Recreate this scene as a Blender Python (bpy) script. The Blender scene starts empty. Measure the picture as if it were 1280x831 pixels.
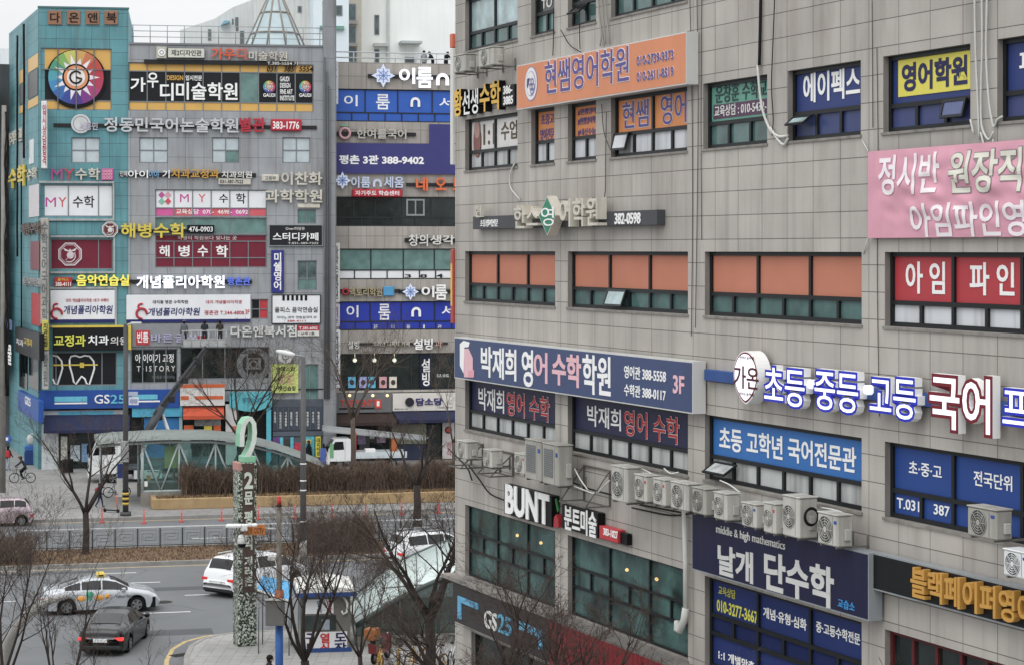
import bpy, bmesh, math, random
import numpy as np
from mathutils import Vector, Matrix

# ------------------------------------------------------------------ camera, sky, sun, exposure
SC = bpy.context.scene
COL = SC.collection
FPX, CAMZ, VH = 2600.0, 15.2, 312.0
cd = bpy.data.cameras.new('camera'); cam = bpy.data.objects.new('camera', cd); COL.objects.link(cam)
cam.location = (0, 0, CAMZ); cam.rotation_euler = (math.radians(90), 0, 0)
cd.sensor_width = 36; cd.lens = 36 * FPX / 1280; cd.shift_y = (VH - 415.5) / 1280
cd.clip_start = 0.5; cd.clip_end = 3000
SC.camera = cam
W = bpy.data.worlds.new('World'); SC.world = W; W.use_nodes = True
wn = W.node_tree.nodes; wl = W.node_tree.links
bg = wn['Background']
sky = wn.new('ShaderNodeTexSky'); sky.sky_type = 'NISHITA'; sky.sun_disc = False
sky.sun_elevation = math.radians(52); sky.sun_rotation = math.radians(200)
sky.dust_density = 2; sky.air_density = 1.0; sky.ozone_density = 1
hs = wn.new('ShaderNodeHueSaturation'); hs.inputs['Saturation'].default_value = 0.10
wl.new(sky.outputs[0], hs.inputs['Color'])
cl = wn.new('ShaderNodeMix'); cl.data_type = 'RGBA'; cl.inputs[0].default_value = .88        # an even overcast veil over the clear sky
cl.inputs[7].default_value = (8.6, 8.75, 8.95, 1)
wl.new(hs.outputs[0], cl.inputs[6]); 
# an overcast dome: brighter overhead than at the horizon, with soft uneven cloud
stc = wn.new('ShaderNodeTexCoord'); ssp = wn.new('ShaderNodeSeparateXYZ'); wl.new(stc.outputs['Generated'], ssp.inputs[0])
sgr = wn.new('ShaderNodeMapRange'); sgr.inputs['From Min'].default_value = 0; sgr.inputs['From Max'].default_value = 1
sgr.inputs['To Min'].default_value = .64; sgr.inputs['To Max'].default_value = 1.5; wl.new(ssp.outputs[2], sgr.inputs['Value'])
snz = wn.new('ShaderNodeTexNoise'); snz.inputs['Scale'].default_value = 5; snz.inputs['Detail'].default_value = 4; wl.new(stc.outputs['Generated'], snz.inputs['Vector'])
snr = wn.new('ShaderNodeMapRange'); snr.inputs['To Min'].default_value = .88; snr.inputs['To Max'].default_value = 1.12; wl.new(snz.outputs['Fac'], snr.inputs['Value'])
smu = wn.new('ShaderNodeMath'); smu.operation = 'MULTIPLY'; wl.new(sgr.outputs[0], smu.inputs[0]); wl.new(snr.outputs[0], smu.inputs[1])
svm = wn.new('ShaderNodeVectorMath'); svm.operation = 'SCALE'; wl.new(cl.outputs[2], svm.inputs[0]); wl.new(smu.outputs[0], svm.inputs['Scale'])
wl.new(svm.outputs[0], bg.inputs['Color'])
bg.inputs['Strength'].default_value = 0.12
sl = bpy.data.lights.new('sun', 'SUN'); sun = bpy.data.objects.new('sun', sl); COL.objects.link(sun)
sl.energy = 0.6; sl.angle = math.radians(40); sl.color = (1, .97, .93)
sun.rotation_euler = (math.radians(38), 0, math.radians(-20))
SC.view_settings.view_transform = 'Standard'; SC.view_settings.look = 'None'
SC.view_settings.gamma = 1; SC.view_settings.use_curve_mapping = False
SC.view_settings.exposure = 0.40
SC.render.engine = 'CYCLES'
SC.cycles.max_bounces = 6; SC.cycles.transparent_max_bounces = 12

# ------------------------------------------------------------------ materials
def lin(c):
    if isinstance(c, str):
        c = tuple(int(c[i:i+2], 16) for i in (0, 2, 4))
    o = []
    for x in c[:3]:
        x = x / 255.0
        o.append(x / 12.92 if x <= .04045 else ((x + .055) / 1.055) ** 2.4)
    g = .3 * o[0] + .6 * o[1] + .1 * o[2]                     # every colour is pulled a little towards grey
    return tuple(g + (x - g) * .86 for x in o)
MC = {}
def mat(c, rough=.6, var=.10, scale=2.0, metal=0.0, emit=0.0, dirt=0.0, spec=.22):
    """plain surface of one colour with uneven tone; dirt = share of vertical grime"""
    key = ('m', c, rough, var, scale, metal, emit, dirt, spec)
    if key in MC: return MC[key]
    m = bpy.data.materials.new('surface_' + str(len(MC))); m.use_nodes = True
    n, l = m.node_tree.nodes, m.node_tree.links
    b = n['Principled BSDF']
    col = lin(c)
    tc = n.new('ShaderNodeTexCoord')
    nz = n.new('ShaderNodeTexNoise'); nz.inputs['Scale'].default_value = scale; nz.inputs['Detail'].default_value = 5
    l.new(tc.outputs['Object'], nz.inputs['Vector'])
    mr = n.new('ShaderNodeMapRange'); mr.inputs['From Min'].default_value = .3; mr.inputs['From Max'].default_value = .7
    mr.inputs['To Min'].default_value = 1 - var; mr.inputs['To Max'].default_value = 1 + var * .6
    l.new(nz.outputs['Fac'], mr.inputs['Value'])
    vm = n.new('ShaderNodeVectorMath'); vm.operation = 'SCALE'; vm.inputs[0].default_value = col
    l.new(mr.outputs[0], vm.inputs['Scale'])
    out = vm.outputs[0]
    if dirt > 0:
        mp = n.new('ShaderNodeMapping'); mp.inputs['Scale'].default_value = (3.5, 3.5, .22)
        l.new(tc.outputs['Object'], mp.inputs['Vector'])
        n2 = n.new('ShaderNodeTexNoise'); n2.inputs['Scale'].default_value = 1.0; n2.inputs['Detail'].default_value = 6
        l.new(mp.outputs[0], n2.inputs['Vector'])
        m2 = n.new('ShaderNodeMapRange'); m2.inputs['From Min'].default_value = .46; m2.inputs['From Max'].default_value = .75
        m2.inputs['To Min'].default_value = 0; m2.inputs['To Max'].default_value = dirt
        l.new(n2.outputs['Fac'], m2.inputs['Value'])
        mx = n.new('ShaderNodeMix'); mx.data_type = 'RGBA'
        l.new(m2.outputs[0], mx.inputs[0]); l.new(out, mx.inputs[6]); mx.inputs[7].default_value = (.06, .05, .04, 1)
        out = mx.outputs[2]
    l.new(out, b.inputs['Base Color'])
    b.inputs['Roughness'].default_value = rough; b.inputs['Metallic'].default_value = metal
    b.inputs['Specular IOR Level'].default_value = spec
    if emit > 0:
        b.inputs['Emission Color'].default_value = (*col, 1); b.inputs['Emission Strength'].default_value = emit
    MC[key] = m
    return m
def tiles(c, mortar, w, h, ms=.03, var=.08, dirt=.35, off=(0, 0), rough=.65, axes='xz'):
    """stone or metal panels w x h metres with open joints and run-off streaks"""
    key = ('t', c, mortar, w, h, ms, var, dirt, off, axes)
    if key in MC: return MC[key]
    m = bpy.data.materials.new('panels_' + str(len(MC))); m.use_nodes = True
    n, l = m.node_tree.nodes, m.node_tree.links
    b = n['Principled BSDF']
    tc = n.new('ShaderNodeTexCoord'); sp = n.new('ShaderNodeSeparateXYZ'); l.new(tc.outputs['Object'], sp.inputs[0])
    cb = n.new('ShaderNodeCombineXYZ')
    a1 = n.new('ShaderNodeMath'); a1.inputs[1].default_value = off[0]; a2 = n.new('ShaderNodeMath'); a2.inputs[1].default_value = off[1]
    l.new(sp.outputs[0 if axes[0] == 'x' else 1], a1.inputs[0]); l.new(sp.outputs[2 if axes[1] == 'z' else 1], a2.inputs[0])
    l.new(a1.outputs[0], cb.inputs[0]); l.new(a2.outputs[0], cb.inputs[1])
    br = n.new('ShaderNodeTexBrick'); br.offset = 0; br.squash = 1
    br.inputs['Scale'].default_value = 1; br.inputs['Brick Width'].default_value = w; br.inputs['Row Height'].default_value = h
    br.inputs['Mortar Size'].default_value = ms / 2; br.inputs['Mortar Smooth'].default_value = .2
    br.inputs['Bias'].default_value = 0
    c0 = lin(c)
    br.inputs['Color1'].default_value = (*[x * (1 - var) for x in c0], 1); br.inputs['Color2'].default_value = (*[x * (1 + var) for x in c0], 1)
    br.inputs['Mortar'].default_value = (*lin(mortar), 1)
    l.new(cb.outputs[0], br.inputs['Vector'])
    out = br.outputs['Color']
    def noise(scl, dm, lo, hi, f0, f1, detail=6):
        nonlocal out
        mp = n.new('ShaderNodeMapping'); mp.inputs['Scale'].default_value = scl
        l.new(tc.outputs['Object'], mp.inputs['Vector'])
        z = n.new('ShaderNodeTexNoise'); z.inputs['Scale'].default_value = 1; z.inputs['Detail'].default_value = detail
        l.new(mp.outputs[0], z.inputs['Vector'])
        r = n.new('ShaderNodeMapRange'); r.inputs['From Min'].default_value = f0; r.inputs['From Max'].default_value = f1
        r.inputs['To Min'].default_value = lo; r.inputs['To Max'].default_value = hi
        l.new(z.outputs['Fac'], r.inputs['Value'])
        v = n.new('ShaderNodeVectorMath'); v.operation = 'SCALE'
        l.new(out, v.inputs[0]); l.new(r.outputs[0], v.inputs['Scale']); out = v.outputs[0]
    noise((40, 40, 40), 0, .93, 1.06, .3, .7)
    noise((.35, .35, .5), 0, .86, 1.08, .3, .7)
    noise((1.1, 1.1, .5), 0, .93, 1.04, .35, .65)
    noise((2.6, 2.6, .12), 0, 1.0, 1 - dirt, .50, .78)
    # brown run-off that comes and goes over the face
    mp = n.new('ShaderNodeMapping'); mp.inputs['Scale'].default_value = (1.1, 1.1, .22); mp.inputs['Location'].default_value = (7, 3, 1)
    l.new(tc.outputs['Object'], mp.inputs['Vector'])
    z = n.new('ShaderNodeTexNoise'); z.inputs['Scale'].default_value = 1; z.inputs['Detail'].default_value = 7; z.inputs['Roughness'].default_value = .65; l.new(mp.outputs[0], z.inputs['Vector'])
    q = n.new('ShaderNodeMapRange'); q.inputs['From Min'].default_value = .52; q.inputs['From Max'].default_value = .74; q.inputs['To Max'].default_value = dirt * 1.1; l.new(z.outputs['Fac'], q.inputs['Value'])
    mx = n.new('ShaderNodeMix'); mx.data_type = 'RGBA'; l.new(q.outputs[0], mx.inputs[0]); l.new(out, mx.inputs[6]); mx.inputs[7].default_value = (.15, .115, .085, 1); out = mx.outputs[2]
    l.new(out, b.inputs['Base Color'])
    b.inputs['Roughness'].default_value = rough; b.inputs['Specular IOR Level'].default_value = .3
    MC[key] = m
    return m
def glass(c='2c4a48', rough=.08, thru=0.0, var=.55):
    key = ('g', c, rough, thru)
    if key in MC: return MC[key]
    m = mat(c, rough, var, 1.3, spec=.5).copy()
    n, l = m.node_tree.nodes, m.node_tree.links
    b = n['Principled BSDF']; b.inputs['IOR'].default_value = 1.5
    # panes are never quite flat: a slow ripple breaks up the reflection
    tc = n.new('ShaderNodeTexCoord'); z = n.new('ShaderNodeTexNoise'); z.inputs['Scale'].default_value = 1.3
    l.new(tc.outputs['Object'], z.inputs['Vector'])
    bp = n.new('ShaderNodeBump'); bp.inputs['Strength'].default_value = .12; bp.inputs['Distance'].default_value = .03
    l.new(z.outputs['Fac'], bp.inputs['Height']); l.new(bp.outputs[0], b.inputs['Normal'])
    if thru > 0:
        tr = n.new('ShaderNodeBsdfTransparent'); tr.inputs[0].default_value = (.75, .95, .92, 1)
        ms = n.new('ShaderNodeMixShader'); ms.inputs[0].default_value = thru
        l.new(b.outputs[0], ms.inputs[1]); l.new(tr.outputs[0], ms.inputs[2])
        l.new(ms.outputs[0], n['Material Output'].inputs['Surface'])
    MC[key] = m
    return m
def ground_mat(c, var=.12, scale=.5, grain=30, rough=.85, cracks=0.0):
    key = ('gr', c, var, scale, cracks)
    if key in MC: return MC[key]
    m = mat(c, rough, var, scale, spec=.25).copy()
    n, l = m.node_tree.nodes, m.node_tree.links
    b = n['Principled BSDF']
    src = b.inputs['Base Color'].links[0].from_socket
    tc = n.new('ShaderNodeTexCoord')
    z = n.new('ShaderNodeTexNoise'); z.inputs['Scale'].default_value = grain; z.inputs['Detail'].default_value = 4
    l.new(tc.outputs['Object'], z.inputs['Vector'])
    r = n.new('ShaderNodeMapRange'); r.inputs['To Min'].default_value = .75; r.inputs['To Max'].default_value = 1.25
    l.new(z.outputs['Fac'], r.inputs['Value'])
    v = n.new('ShaderNodeVectorMath'); v.operation = 'SCALE'; l.new(src, v.inputs[0]); l.new(r.outputs[0], v.inputs['Scale'])
    out = v.outputs[0]
    if cracks > 0:
        vo = n.new('ShaderNodeTexVoronoi'); vo.feature = 'DISTANCE_TO_EDGE'; vo.inputs['Scale'].default_value = .16
        nn = n.new('ShaderNodeTexNoise'); nn.inputs['Scale'].default_value = .6; l.new(tc.outputs['Object'], nn.inputs['Vector'])
        ad = n.new('ShaderNodeVectorMath'); ad.operation = 'ADD'; l.new(tc.outputs['Object'], ad.inputs[0]); l.new(nn.outputs['Color'], ad.inputs[1])
        l.new(ad.outputs[0], vo.inputs['Vector'])
        r2 = n.new('ShaderNodeMapRange'); r2.inputs['From Max'].default_value = .012; r2.inputs['To Min'].default_value = 1 - cracks
        l.new(vo.outputs['Distance'], r2.inputs['Value'])
        v2 = n.new('ShaderNodeVectorMath'); v2.operation = 'SCALE'; l.new(out, v2.inputs[0]); l.new(r2.outputs[0], v2.inputs['Scale']); out = v2.outputs[0]
    l.new(out, b.inputs['Base Color'])
    bp = n.new('ShaderNodeBump'); bp.inputs['Strength'].default_value = .25; bp.inputs['Distance'].default_value = .01
    l.new(z.outputs['Fac'], bp.inputs['Height']); l.new(bp.outputs[0], b.inputs['Normal'])
    MC[key] = m
    return m
def mosaic():
    if 'mosaic' in MC: return MC['mosaic']
    m = bpy.data.materials.new('mosaic_chips'); m.use_nodes = True
    n, l = m.node_tree.nodes, m.node_tree.links; b = n['Principled BSDF']
    tc = n.new('ShaderNodeTexCoord'); vo = n.new('ShaderNodeTexVoronoi'); vo.inputs['Scale'].default_value = 19
    l.new(tc.outputs['Object'], vo.inputs['Vector'])
    sp = n.new('ShaderNodeSeparateColor'); l.new(vo.outputs['Color'], sp.inputs[0])
    cr = n.new('ShaderNodeValToRGB'); cr.color_ramp.interpolation = 'CONSTANT'
    e = cr.color_ramp.elements; e[0].color = (.012, .016, .012, 1); e[1].position = .35; e[1].color = (.14, .19, .13, 1)
    for p, c in ((.55, (.45, .48, .42, 1)), (.72, (.06, .08, .06, 1)), (.84, (.62, .64, .58, 1))):
        x = e.new(p); x.color = c
    l.new(sp.outputs[0], cr.inputs[0]); l.new(cr.outputs[0], b.inputs['Base Color']); b.inputs['Roughness'].default_value = .4
    MC['mosaic'] = m
    return m

# ------------------------------------------------------------------ mesh building
class MB:
    def __init__(s): s.v = []; s.f = []; s.m = []; s.sm = []
    def add(s, vs, fs, m=0, smooth=False):
        k = len(s.v); s.v += [tuple(x) for x in vs]
        for f in fs: s.f.append(tuple(i + k for i in f)); s.m.append(m); s.sm.append(smooth)
        return s
    def box(s, x0, x1, y0, y1, z0, z1, m=0, M=None):
        vs = [(x, y, z) for z in (z0, z1) for y in (y0, y1) for x in (x0, x1)]
        if M is not None: vs = [M @ Vector(p) for p in vs]
        return s.add(vs, [(0, 2, 3, 1), (4, 5, 7, 6), (0, 1, 5, 4), (2, 6, 7, 3), (0, 4, 6, 2), (1, 3, 7, 5)], m)
    def bev(s, x0, x1, y0, y1, z0, z1, r=.03, m=0, M=None):
        """box with all edges chamfered"""
        vs = []; X = (x0, x1); Y = (y0, y1); Z = (z0, z1); idx = {}
        for i in (0, 1):
            for j in (0, 1):
                for k in (0, 1):
                    sx, sy, sz = (1, -1)[i], (1, -1)[j], (1, -1)[k]
                    for a in range(3):
                        p = [X[i] + sx * r, Y[j] + sy * r, Z[k] + sz * r]; p[a] = (X[i], Y[j], Z[k])[a]
                        idx[(i, j, k, a)] = len(vs); vs.append(p)
        fs = []
        for a in range(3):
            for d in (0, 1):
                q = []
                o = [t for t in range(3) if t != a]
                for (p, r2) in ((0, 0), (1, 0), (1, 1), (0, 1)):
                    c = [0, 0, 0]; c[a] = d; c[o[0]] = p; c[o[1]] = r2; q.append(idx[(*c, a)])
                fs.append(q if (d == 1) ^ (a == 1) else q[::-1])
        for a in range(3):
            o = [t for t in range(3) if t != a]
            for p in (0, 1):
                for r2 in (0, 1):
                    c = [0, 0, 0]; c[o[0]] = p; c[o[1]] = r2; c0 = list(c); c1 = list(c); c0[a] = 0; c1[a] = 1
                    fs.append((idx[(*c0, o[0])], idx[(*c0, o[1])], idx[(*c1, o[1])], idx[(*c1, o[0])]))
        for i in (0, 1):
            for j in (0, 1):
                for k in (0, 1): fs.append(tuple(idx[(i, j, k, a)] for a in range(3)))
        if M is not None: vs = [M @ Vector(p) for p in vs]
        return s.add(vs, fs, m)
    def quad(s, a, b, c, d, m=0): return s.add([a, b, c, d], [(0, 1, 2, 3)], m)
    def tube(s, pts, r, n=6, m=0, cap=True, smooth=True):
        """r: one radius or one per point"""
        pts = [Vector(p) for p in pts]; L = len(pts)
        rs = r if isinstance(r, (list, tuple)) else [r] * L
        vs = []; fs = []
        up = Vector((0, 0, 1)); nrm = None
        for i, p in enumerate(pts):
            t = (pts[min(i + 1, L - 1)] - pts[max(i - 1, 0)])
            if t.length < 1e-9: t = Vector((0, 0, 1))
            t.normalize()
            if nrm is None:
                nrm = t.cross(up)
                if nrm.length < .05: nrm = t.cross(Vector((1, 0, 0)))
                nrm.normalize()
            else:
                nrm = nrm - t * nrm.dot(t)
                if nrm.length < 1e-6: nrm = t.orthogonal()
                nrm.normalize()
            bn = t.cross(nrm)
            for k in range(n):
                a = 2 * math.pi * k / n
                vs.append(p + (nrm * math.cos(a) + bn * math.sin(a)) * rs[i])
        for i in range(L - 1):
            for k in range(n):
                k2 = (k + 1) % n
                fs.append((i * n + k, i * n + k2, (i + 1) * n + k2, (i + 1) * n + k))
        if cap and n > 2:
            fs.append(tuple(range(n))[::-1]); fs.append(tuple((L - 1) * n + k for k in range(n)))
        return s.add(vs, fs, m, smooth)
    def cyl(s, a, b, r, n=12, m=0): return s.tube([a, b], r, n, m, True, n > 8)
    def ring(s, c, axis, R, r, n=24, k=8, m=0, a0=0, a1=2 * math.pi):
        c = Vector(c); ax = Vector(axis).normalized(); u = ax.orthogonal().normalized(); w = ax.cross(u)
        full = abs(a1 - a0 - 2 * math.pi) < 1e-6
        N = n if full else n + 1
        vs = []; fs = []
        for i in range(N):
            a = a0 + (a1 - a0) * i / n; d = u * math.cos(a) + w * math.sin(a)
            for j in range(k):
                b = 2 * math.pi * j / k
                vs.append(c + d * (R + r * math.cos(b)) + ax * r * math.sin(b))
        for i in range(n):
            i2 = (i + 1) % N
            for j in range(k):
                j2 = (j + 1) % k
                fs.append((i * k + j, i2 * k + j, i2 * k + j2, i * k + j2))
        return s.add(vs, fs, m, True)
    def disc(s, c, axis, r0, r1, n=24, m=0, th=0.0):
        """flat ring or disc (r0 = 0) round c"""
        c = Vector(c); ax = Vector(axis).normalized(); u = ax.orthogonal().normalized(); w = ax.cross(u)
        vs = []; fs = []
        for i in range(n):
            a = 2 * math.pi * i / n; d = u * math.cos(a) + w * math.sin(a)
            vs += [c + d * r0, c + d * r1]
        if th > 0:
            vs += [p + ax * th for p in vs[:]]
        for i in range(n):
            j = (i + 1) % n
            q = (2 * i, 2 * i + 1, 2 * j + 1, 2 * j)
            if r0 < 1e-6: q = (2 * i, 2 * i + 1, 2 * j + 1)
            fs.append(q)
            if th > 0:
                fs.append(tuple(x + 2 * n for x in q)); fs.append((2 * i + 1, 2 * j + 1, 2 * j + 1 + 2 * n, 2 * i + 1 + 2 * n))
                if r0 > 1e-6: fs.append((2 * i, 2 * j, 2 * j + 2 * n, 2 * i + 2 * n))
        return s.add(vs, fs, m)
    def prism(s, poly, y0, y1, m=0):
        """outline of (x, z) points extruded along y"""
        n = len(poly)
        vs = [(x, y0, z) for x, z in poly] + [(x, y1, z) for x, z in poly]
        fs = [tuple(range(n)), tuple(range(2 * n - 1, n - 1, -1))]
        for i in range(n):
            j = (i + 1) % n; fs.append((i, i + n, j + n, j))
        return s.add(vs, fs, m)
    def slab(s, poly, z0, z1, m=0):
        """outline of (x, y) points extruded up"""
        n = len(poly)
        vs = [(x, y, z0) for x, y in poly] + [(x, y, z1) for x, y in poly]
        fs = [tuple(range(n - 1, -1, -1)), tuple(range(n, 2 * n))]
        for i in range(n):
            j = (i + 1) % n; fs.append((i, j, j + n, i + n))
        return s.add(vs, fs, m)
    def sphere(s, c, r, n=12, k=8, sc=(1, 1, 1), m=0):
        vs = []; fs = []
        for i in range(k + 1):
            a = math.pi * i / k
            for j in range(n):
                b = 2 * math.pi * j / n
                vs.append((c[0] + r * sc[0] * math.sin(a) * math.cos(b), c[1] + r * sc[1] * math.sin(a) * math.sin(b), c[2] + r * sc[2] * math.cos(a)))
        for i in range(k):
            for j in range(n):
                j2 = (j + 1) % n; fs.append((i * n + j, (i + 1) * n + j, (i + 1) * n + j2, i * n + j2))
        return s.add(vs, fs, m, True)

BASE = {}
def rootof(o):
    while o.parent is not None: o = o.parent
    return o
def part(name, mb, mats, parent):
    """links what MB collected as ONE mesh under parent; coordinates are those of the parent's frame"""
    b = BASE[rootof(parent).name]
    o = mesh_obj(name, mb, mats, b); o.parent = parent
    return o
def mesh_obj(name, mb, mats, b=(0, 0, 0)):
    me = bpy.data.meshes.new(name)
    me.from_pydata([(x - b[0], y - b[1], z - b[2]) for x, y, z in mb.v], [], mb.f)
    if not isinstance(mats, (list, tuple)): mats = [mats]
    for m in mats: me.materials.append(m)
    me.polygons.foreach_set('material_index', mb.m); me.polygons.foreach_set('use_smooth', mb.sm)
    me.update()
    o = bpy.data.objects.new(name, me); COL.objects.link(o)
    return o
def tag(o, label=None, cat=None, group=None, kind=None):
    if label: o['label'] = label
    if cat: o['category'] = cat
    if group: o['group'] = group
    if kind: o['kind'] = kind
    return o
class Frame:
    """an upright plane: origin (x, y), bearing of its long direction; local x along it, -y out of it, z up"""
    def __init__(s, x, y, ang):
        s.x, s.y, s.a = x, y, ang
        s.d = (math.cos(ang), math.sin(ang)); s.n = (math.sin(ang), -math.cos(ang))
    def pix(s, u, v, d=0.0):
        t = (u - 640) / FPX
        ox, oy = s.x + d * s.n[0], s.y + d * s.n[1]
        k = (t * oy - ox) / (s.d[0] - t * s.d[1])
        return k, CAMZ - (v - VH) / FPX * (oy + k * s.d[1])
    def rect(s, u0, v0, u1, v1, d=0.0):
        a, z1 = s.pix(u0, v0, d); _, z0 = s.pix(u0, v1, d); b, _ = s.pix(u1, v0, d)
        return a, b, z0, z1
    def world(s, k, d, z): return (s.x + k * s.d[0] + d * s.n[0], s.y + k * s.d[1] + d * s.n[1], z)
def thing(name, label, cat, F=None, base=(0, 0, 0), group=None, kind=None, rz=None):
    """Empty at the thing's base; base is (s, -d, z) in frame F, or a world point when F is None"""
    o = bpy.data.objects.new(name, None); COL.objects.link(o); o.empty_display_size = .3
    if F is not None:
        o.location = F.world(base[0], -base[1], base[2]); o.rotation_euler = (0, 0, F.a); BASE[o.name] = base
    else:
        o.location = base; BASE[o.name] = (0, 0, 0)
        if rz is not None: o.rotation_euler = (0, 0, rz)
    return tag(o, label, cat, group, kind)
def solo(name, mb, mats, label, cat, F=None, base=(0, 0, 0), group=None, kind=None, rz=0.0):
    """a thing that is one mesh"""
    if F is not None:
        o = mesh_obj(name, mb, mats, base); o.location = F.world(base[0], -base[1], base[2]); o.rotation_euler = (0, 0, F.a)
    else:
        o = mesh_obj(name, mb, mats); o.location = base; o.rotation_euler = (0, 0, rz)
    BASE[o.name] = base if F is not None else (0, 0, 0)
    return tag(o, label, cat, group, kind)
def copy_tree(o, parent=None):
    c = o.copy(); COL.objects.link(c); c.parent = parent
    if o.name in BASE: BASE[c.name] = BASE[o.name]
    for ch in list(o.children): copy_tree(ch, c)
    return c
def G(u, v, z=0.0):
    """the point at height z seen at pixel (u, v)"""
    Y = FPX * (CAMZ - z) / (v - VH)
    return Vector(((u - 640) / FPX * Y, Y, z))
def at(u, v, Y):
    return Vector(((u - 640) / FPX * Y, Y, CAMZ - (v - VH) / FPX * Y))

# ------------------------------------------------------------------ lettering
_tc = bpy.data.curves.new('t', 'FONT'); _to = bpy.data.objects.new('t', _tc)
COL.objects.link(_to)
_tc.resolution_u = 3; _tc.align_x = 'LEFT'; _tc.space_line = .95
def raw_text(body, off, ext):
    _tc.body = body; _tc.offset = off; _tc.extrude = ext
    me = bpy.data.meshes.new_from_object(_to)
    v = [tuple(p.co) for p in me.vertices]; f = [tuple(p.vertices) for p in me.polygons]
    bpy.data.meshes.remove(me)
    return v, f
def text_mb(body, s0, s1, z0, z1, d, depth=.02, bold=.02, tilt=0.0, grow=0.0):
    """body stretched to fill the box, front face at d + depth; grow widens the strokes beyond the box (an outline)"""
    v0, f0 = raw_text(body, bold, 0.0)
    xs = [p[0] for p in v0]; ys = [p[1] for p in v0]
    ax, bx, ay, by = min(xs), max(xs), min(ys), max(ys)
    v, f = raw_text(body, bold + grow, 1.0)
    kx = (s1 - s0) / max(bx - ax, 1e-6); kz = (z1 - z0) / max(by - ay, 1e-6)
    mb = MB()
    mb.add([(s0 + (p[0] - ax + tilt * (p[1] - ay)) * kx, -(d + (p[2] + 1) / 2 * depth), z0 + (p[1] - ay) * kz) for p in v], f)
    return mb
def letters(F, parent, body, px, d, m, depth=.02, bold=.02, outline=None, ow=.035, tilt=0.0, name='lettering', sides=None):
    s0, s1, z0, z1 = F.rect(*px, d + depth)
    if sides is not None:                                     # a letter box with its own side colour, then a rim plate, then the face
        part('letter_sides', text_mb(body, s0, s1, z0, z1, d, depth, bold, tilt, ow if outline is not None else 0), sides, parent)
        if outline is not None: part('letter_outline', text_mb(body, s0, s1, z0, z1, d + depth + .001, .006, bold, tilt, ow), outline, parent)
        return part(name, text_mb(body, s0, s1, z0, z1, d + depth + .008, .006, bold, tilt), m, parent)
    if outline is not None:
        part('letter_outline', text_mb(body, s0, s1, z0, z1, d, depth * .8, bold, tilt, ow), outline, parent)
    return part(name, text_mb(body, s0, s1, z0, z1, d + (0 if outline is None else .004), depth, bold, tilt), m, parent)
def sign(F, name, label, px, th, m, lets=(), d=.02, edge=None, cat='sign', group=None, rim=None):
    """flat board px thick th standing d off the wall, with lettering; rim = a frame material"""
    s0, s1, z0, z1 = F.rect(*px, d + th)
    t = thing(name, label, cat, F, (s0, -d, z0), group)
    b = MB()
    if edge is not None:
        b.box(s0, s1, -(d + th), -d, z0, z1)
        part('casing', b, edge, t)
        q = MB(); e = min(.03, th * .4)
        q.box(s0 + e, s1 - e, -(d + th + .006), -(d + th - .004), z0 + e, z1 - e); part('board', q, m, t)
    else:
        b.bev(s0, s1, -(d + th), -d, z0, z1, min(.012, th * .3)); part('board', b, m, t)
    if rim is not None:
        r = MB(); w = .05
        for q in ((s0 - w, s1 + w, z1 + .001, z1 + w), (s0 - w, s1 + w, z0 - w, z0 - .001), (s0 - w, s0 - .001, z0, z1), (s1 + .001, s1 + w, z0, z1)):
            r.box(q[0], q[1], -(d + th + .03), -d, q[2], q[3])
        part('frame', r, rim, t)
    for L in lets:
        body, p, mm = L[:3]; kw = L[3] if len(L) > 3 else {}
        letters(F, t, body, p, d + th + .008, mm, **{'depth': .012, 'bold': .012, **kw})
    return t
def channel(F, name, label, rail, lets, d=.15, depth=.14, cat='sign', rail_m=None, group=None):
    """free-standing letters on a rail bolted to the wall; rail = pixel box or None"""
    first = lets[0][1]
    ref = rail or first
    s0, s1, z0, z1 = F.rect(*ref, d)
    t = thing(name, label, cat, F, (s0, 0, z0), group)
    if rail:
        part('rail', MB().bev(s0, s1, -d, -.0, z0, z1, .01), rail_m or mat('2a2a2c', .5), t)
    for L in lets:
        body, p, mm = L[:3]; kw = L[3] if len(L) > 3 else {}
        letters(F, t, body, p, d + .003, mm, **{'depth': depth, 'bold': .012, **kw})
    return t

# ------------------------------------------------------------------ colours used in several places
ALU = mat('1f2224', .4, .08); ALU_L = mat('8e9498', .35, .08); BLACK = mat('101113', .5)
WHITE = mat('e6e7e6', .5, .04); OFFW = mat('d6d5d0', .55, .06); GREYM = mat('6f7376', .5)
CONC = mat('8d8a84', .85, .15, dirt=.4); STEEL = mat('7d8183', .35, .1, metal=.6)
DARKG = glass('1e2827', .06); TEALG = glass('4b6c69', .07); DEEPT = glass('33504e', .06); PALEG = glass('9fb6b8', .1)
WH_T = mat('f0f0ee', .45, .02); CABLE = mat('161616', .6); CABLE_W = mat('c9c9c4', .6)
LITW = mat('f4f6ff', .4, .02, emit=.45)

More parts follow.
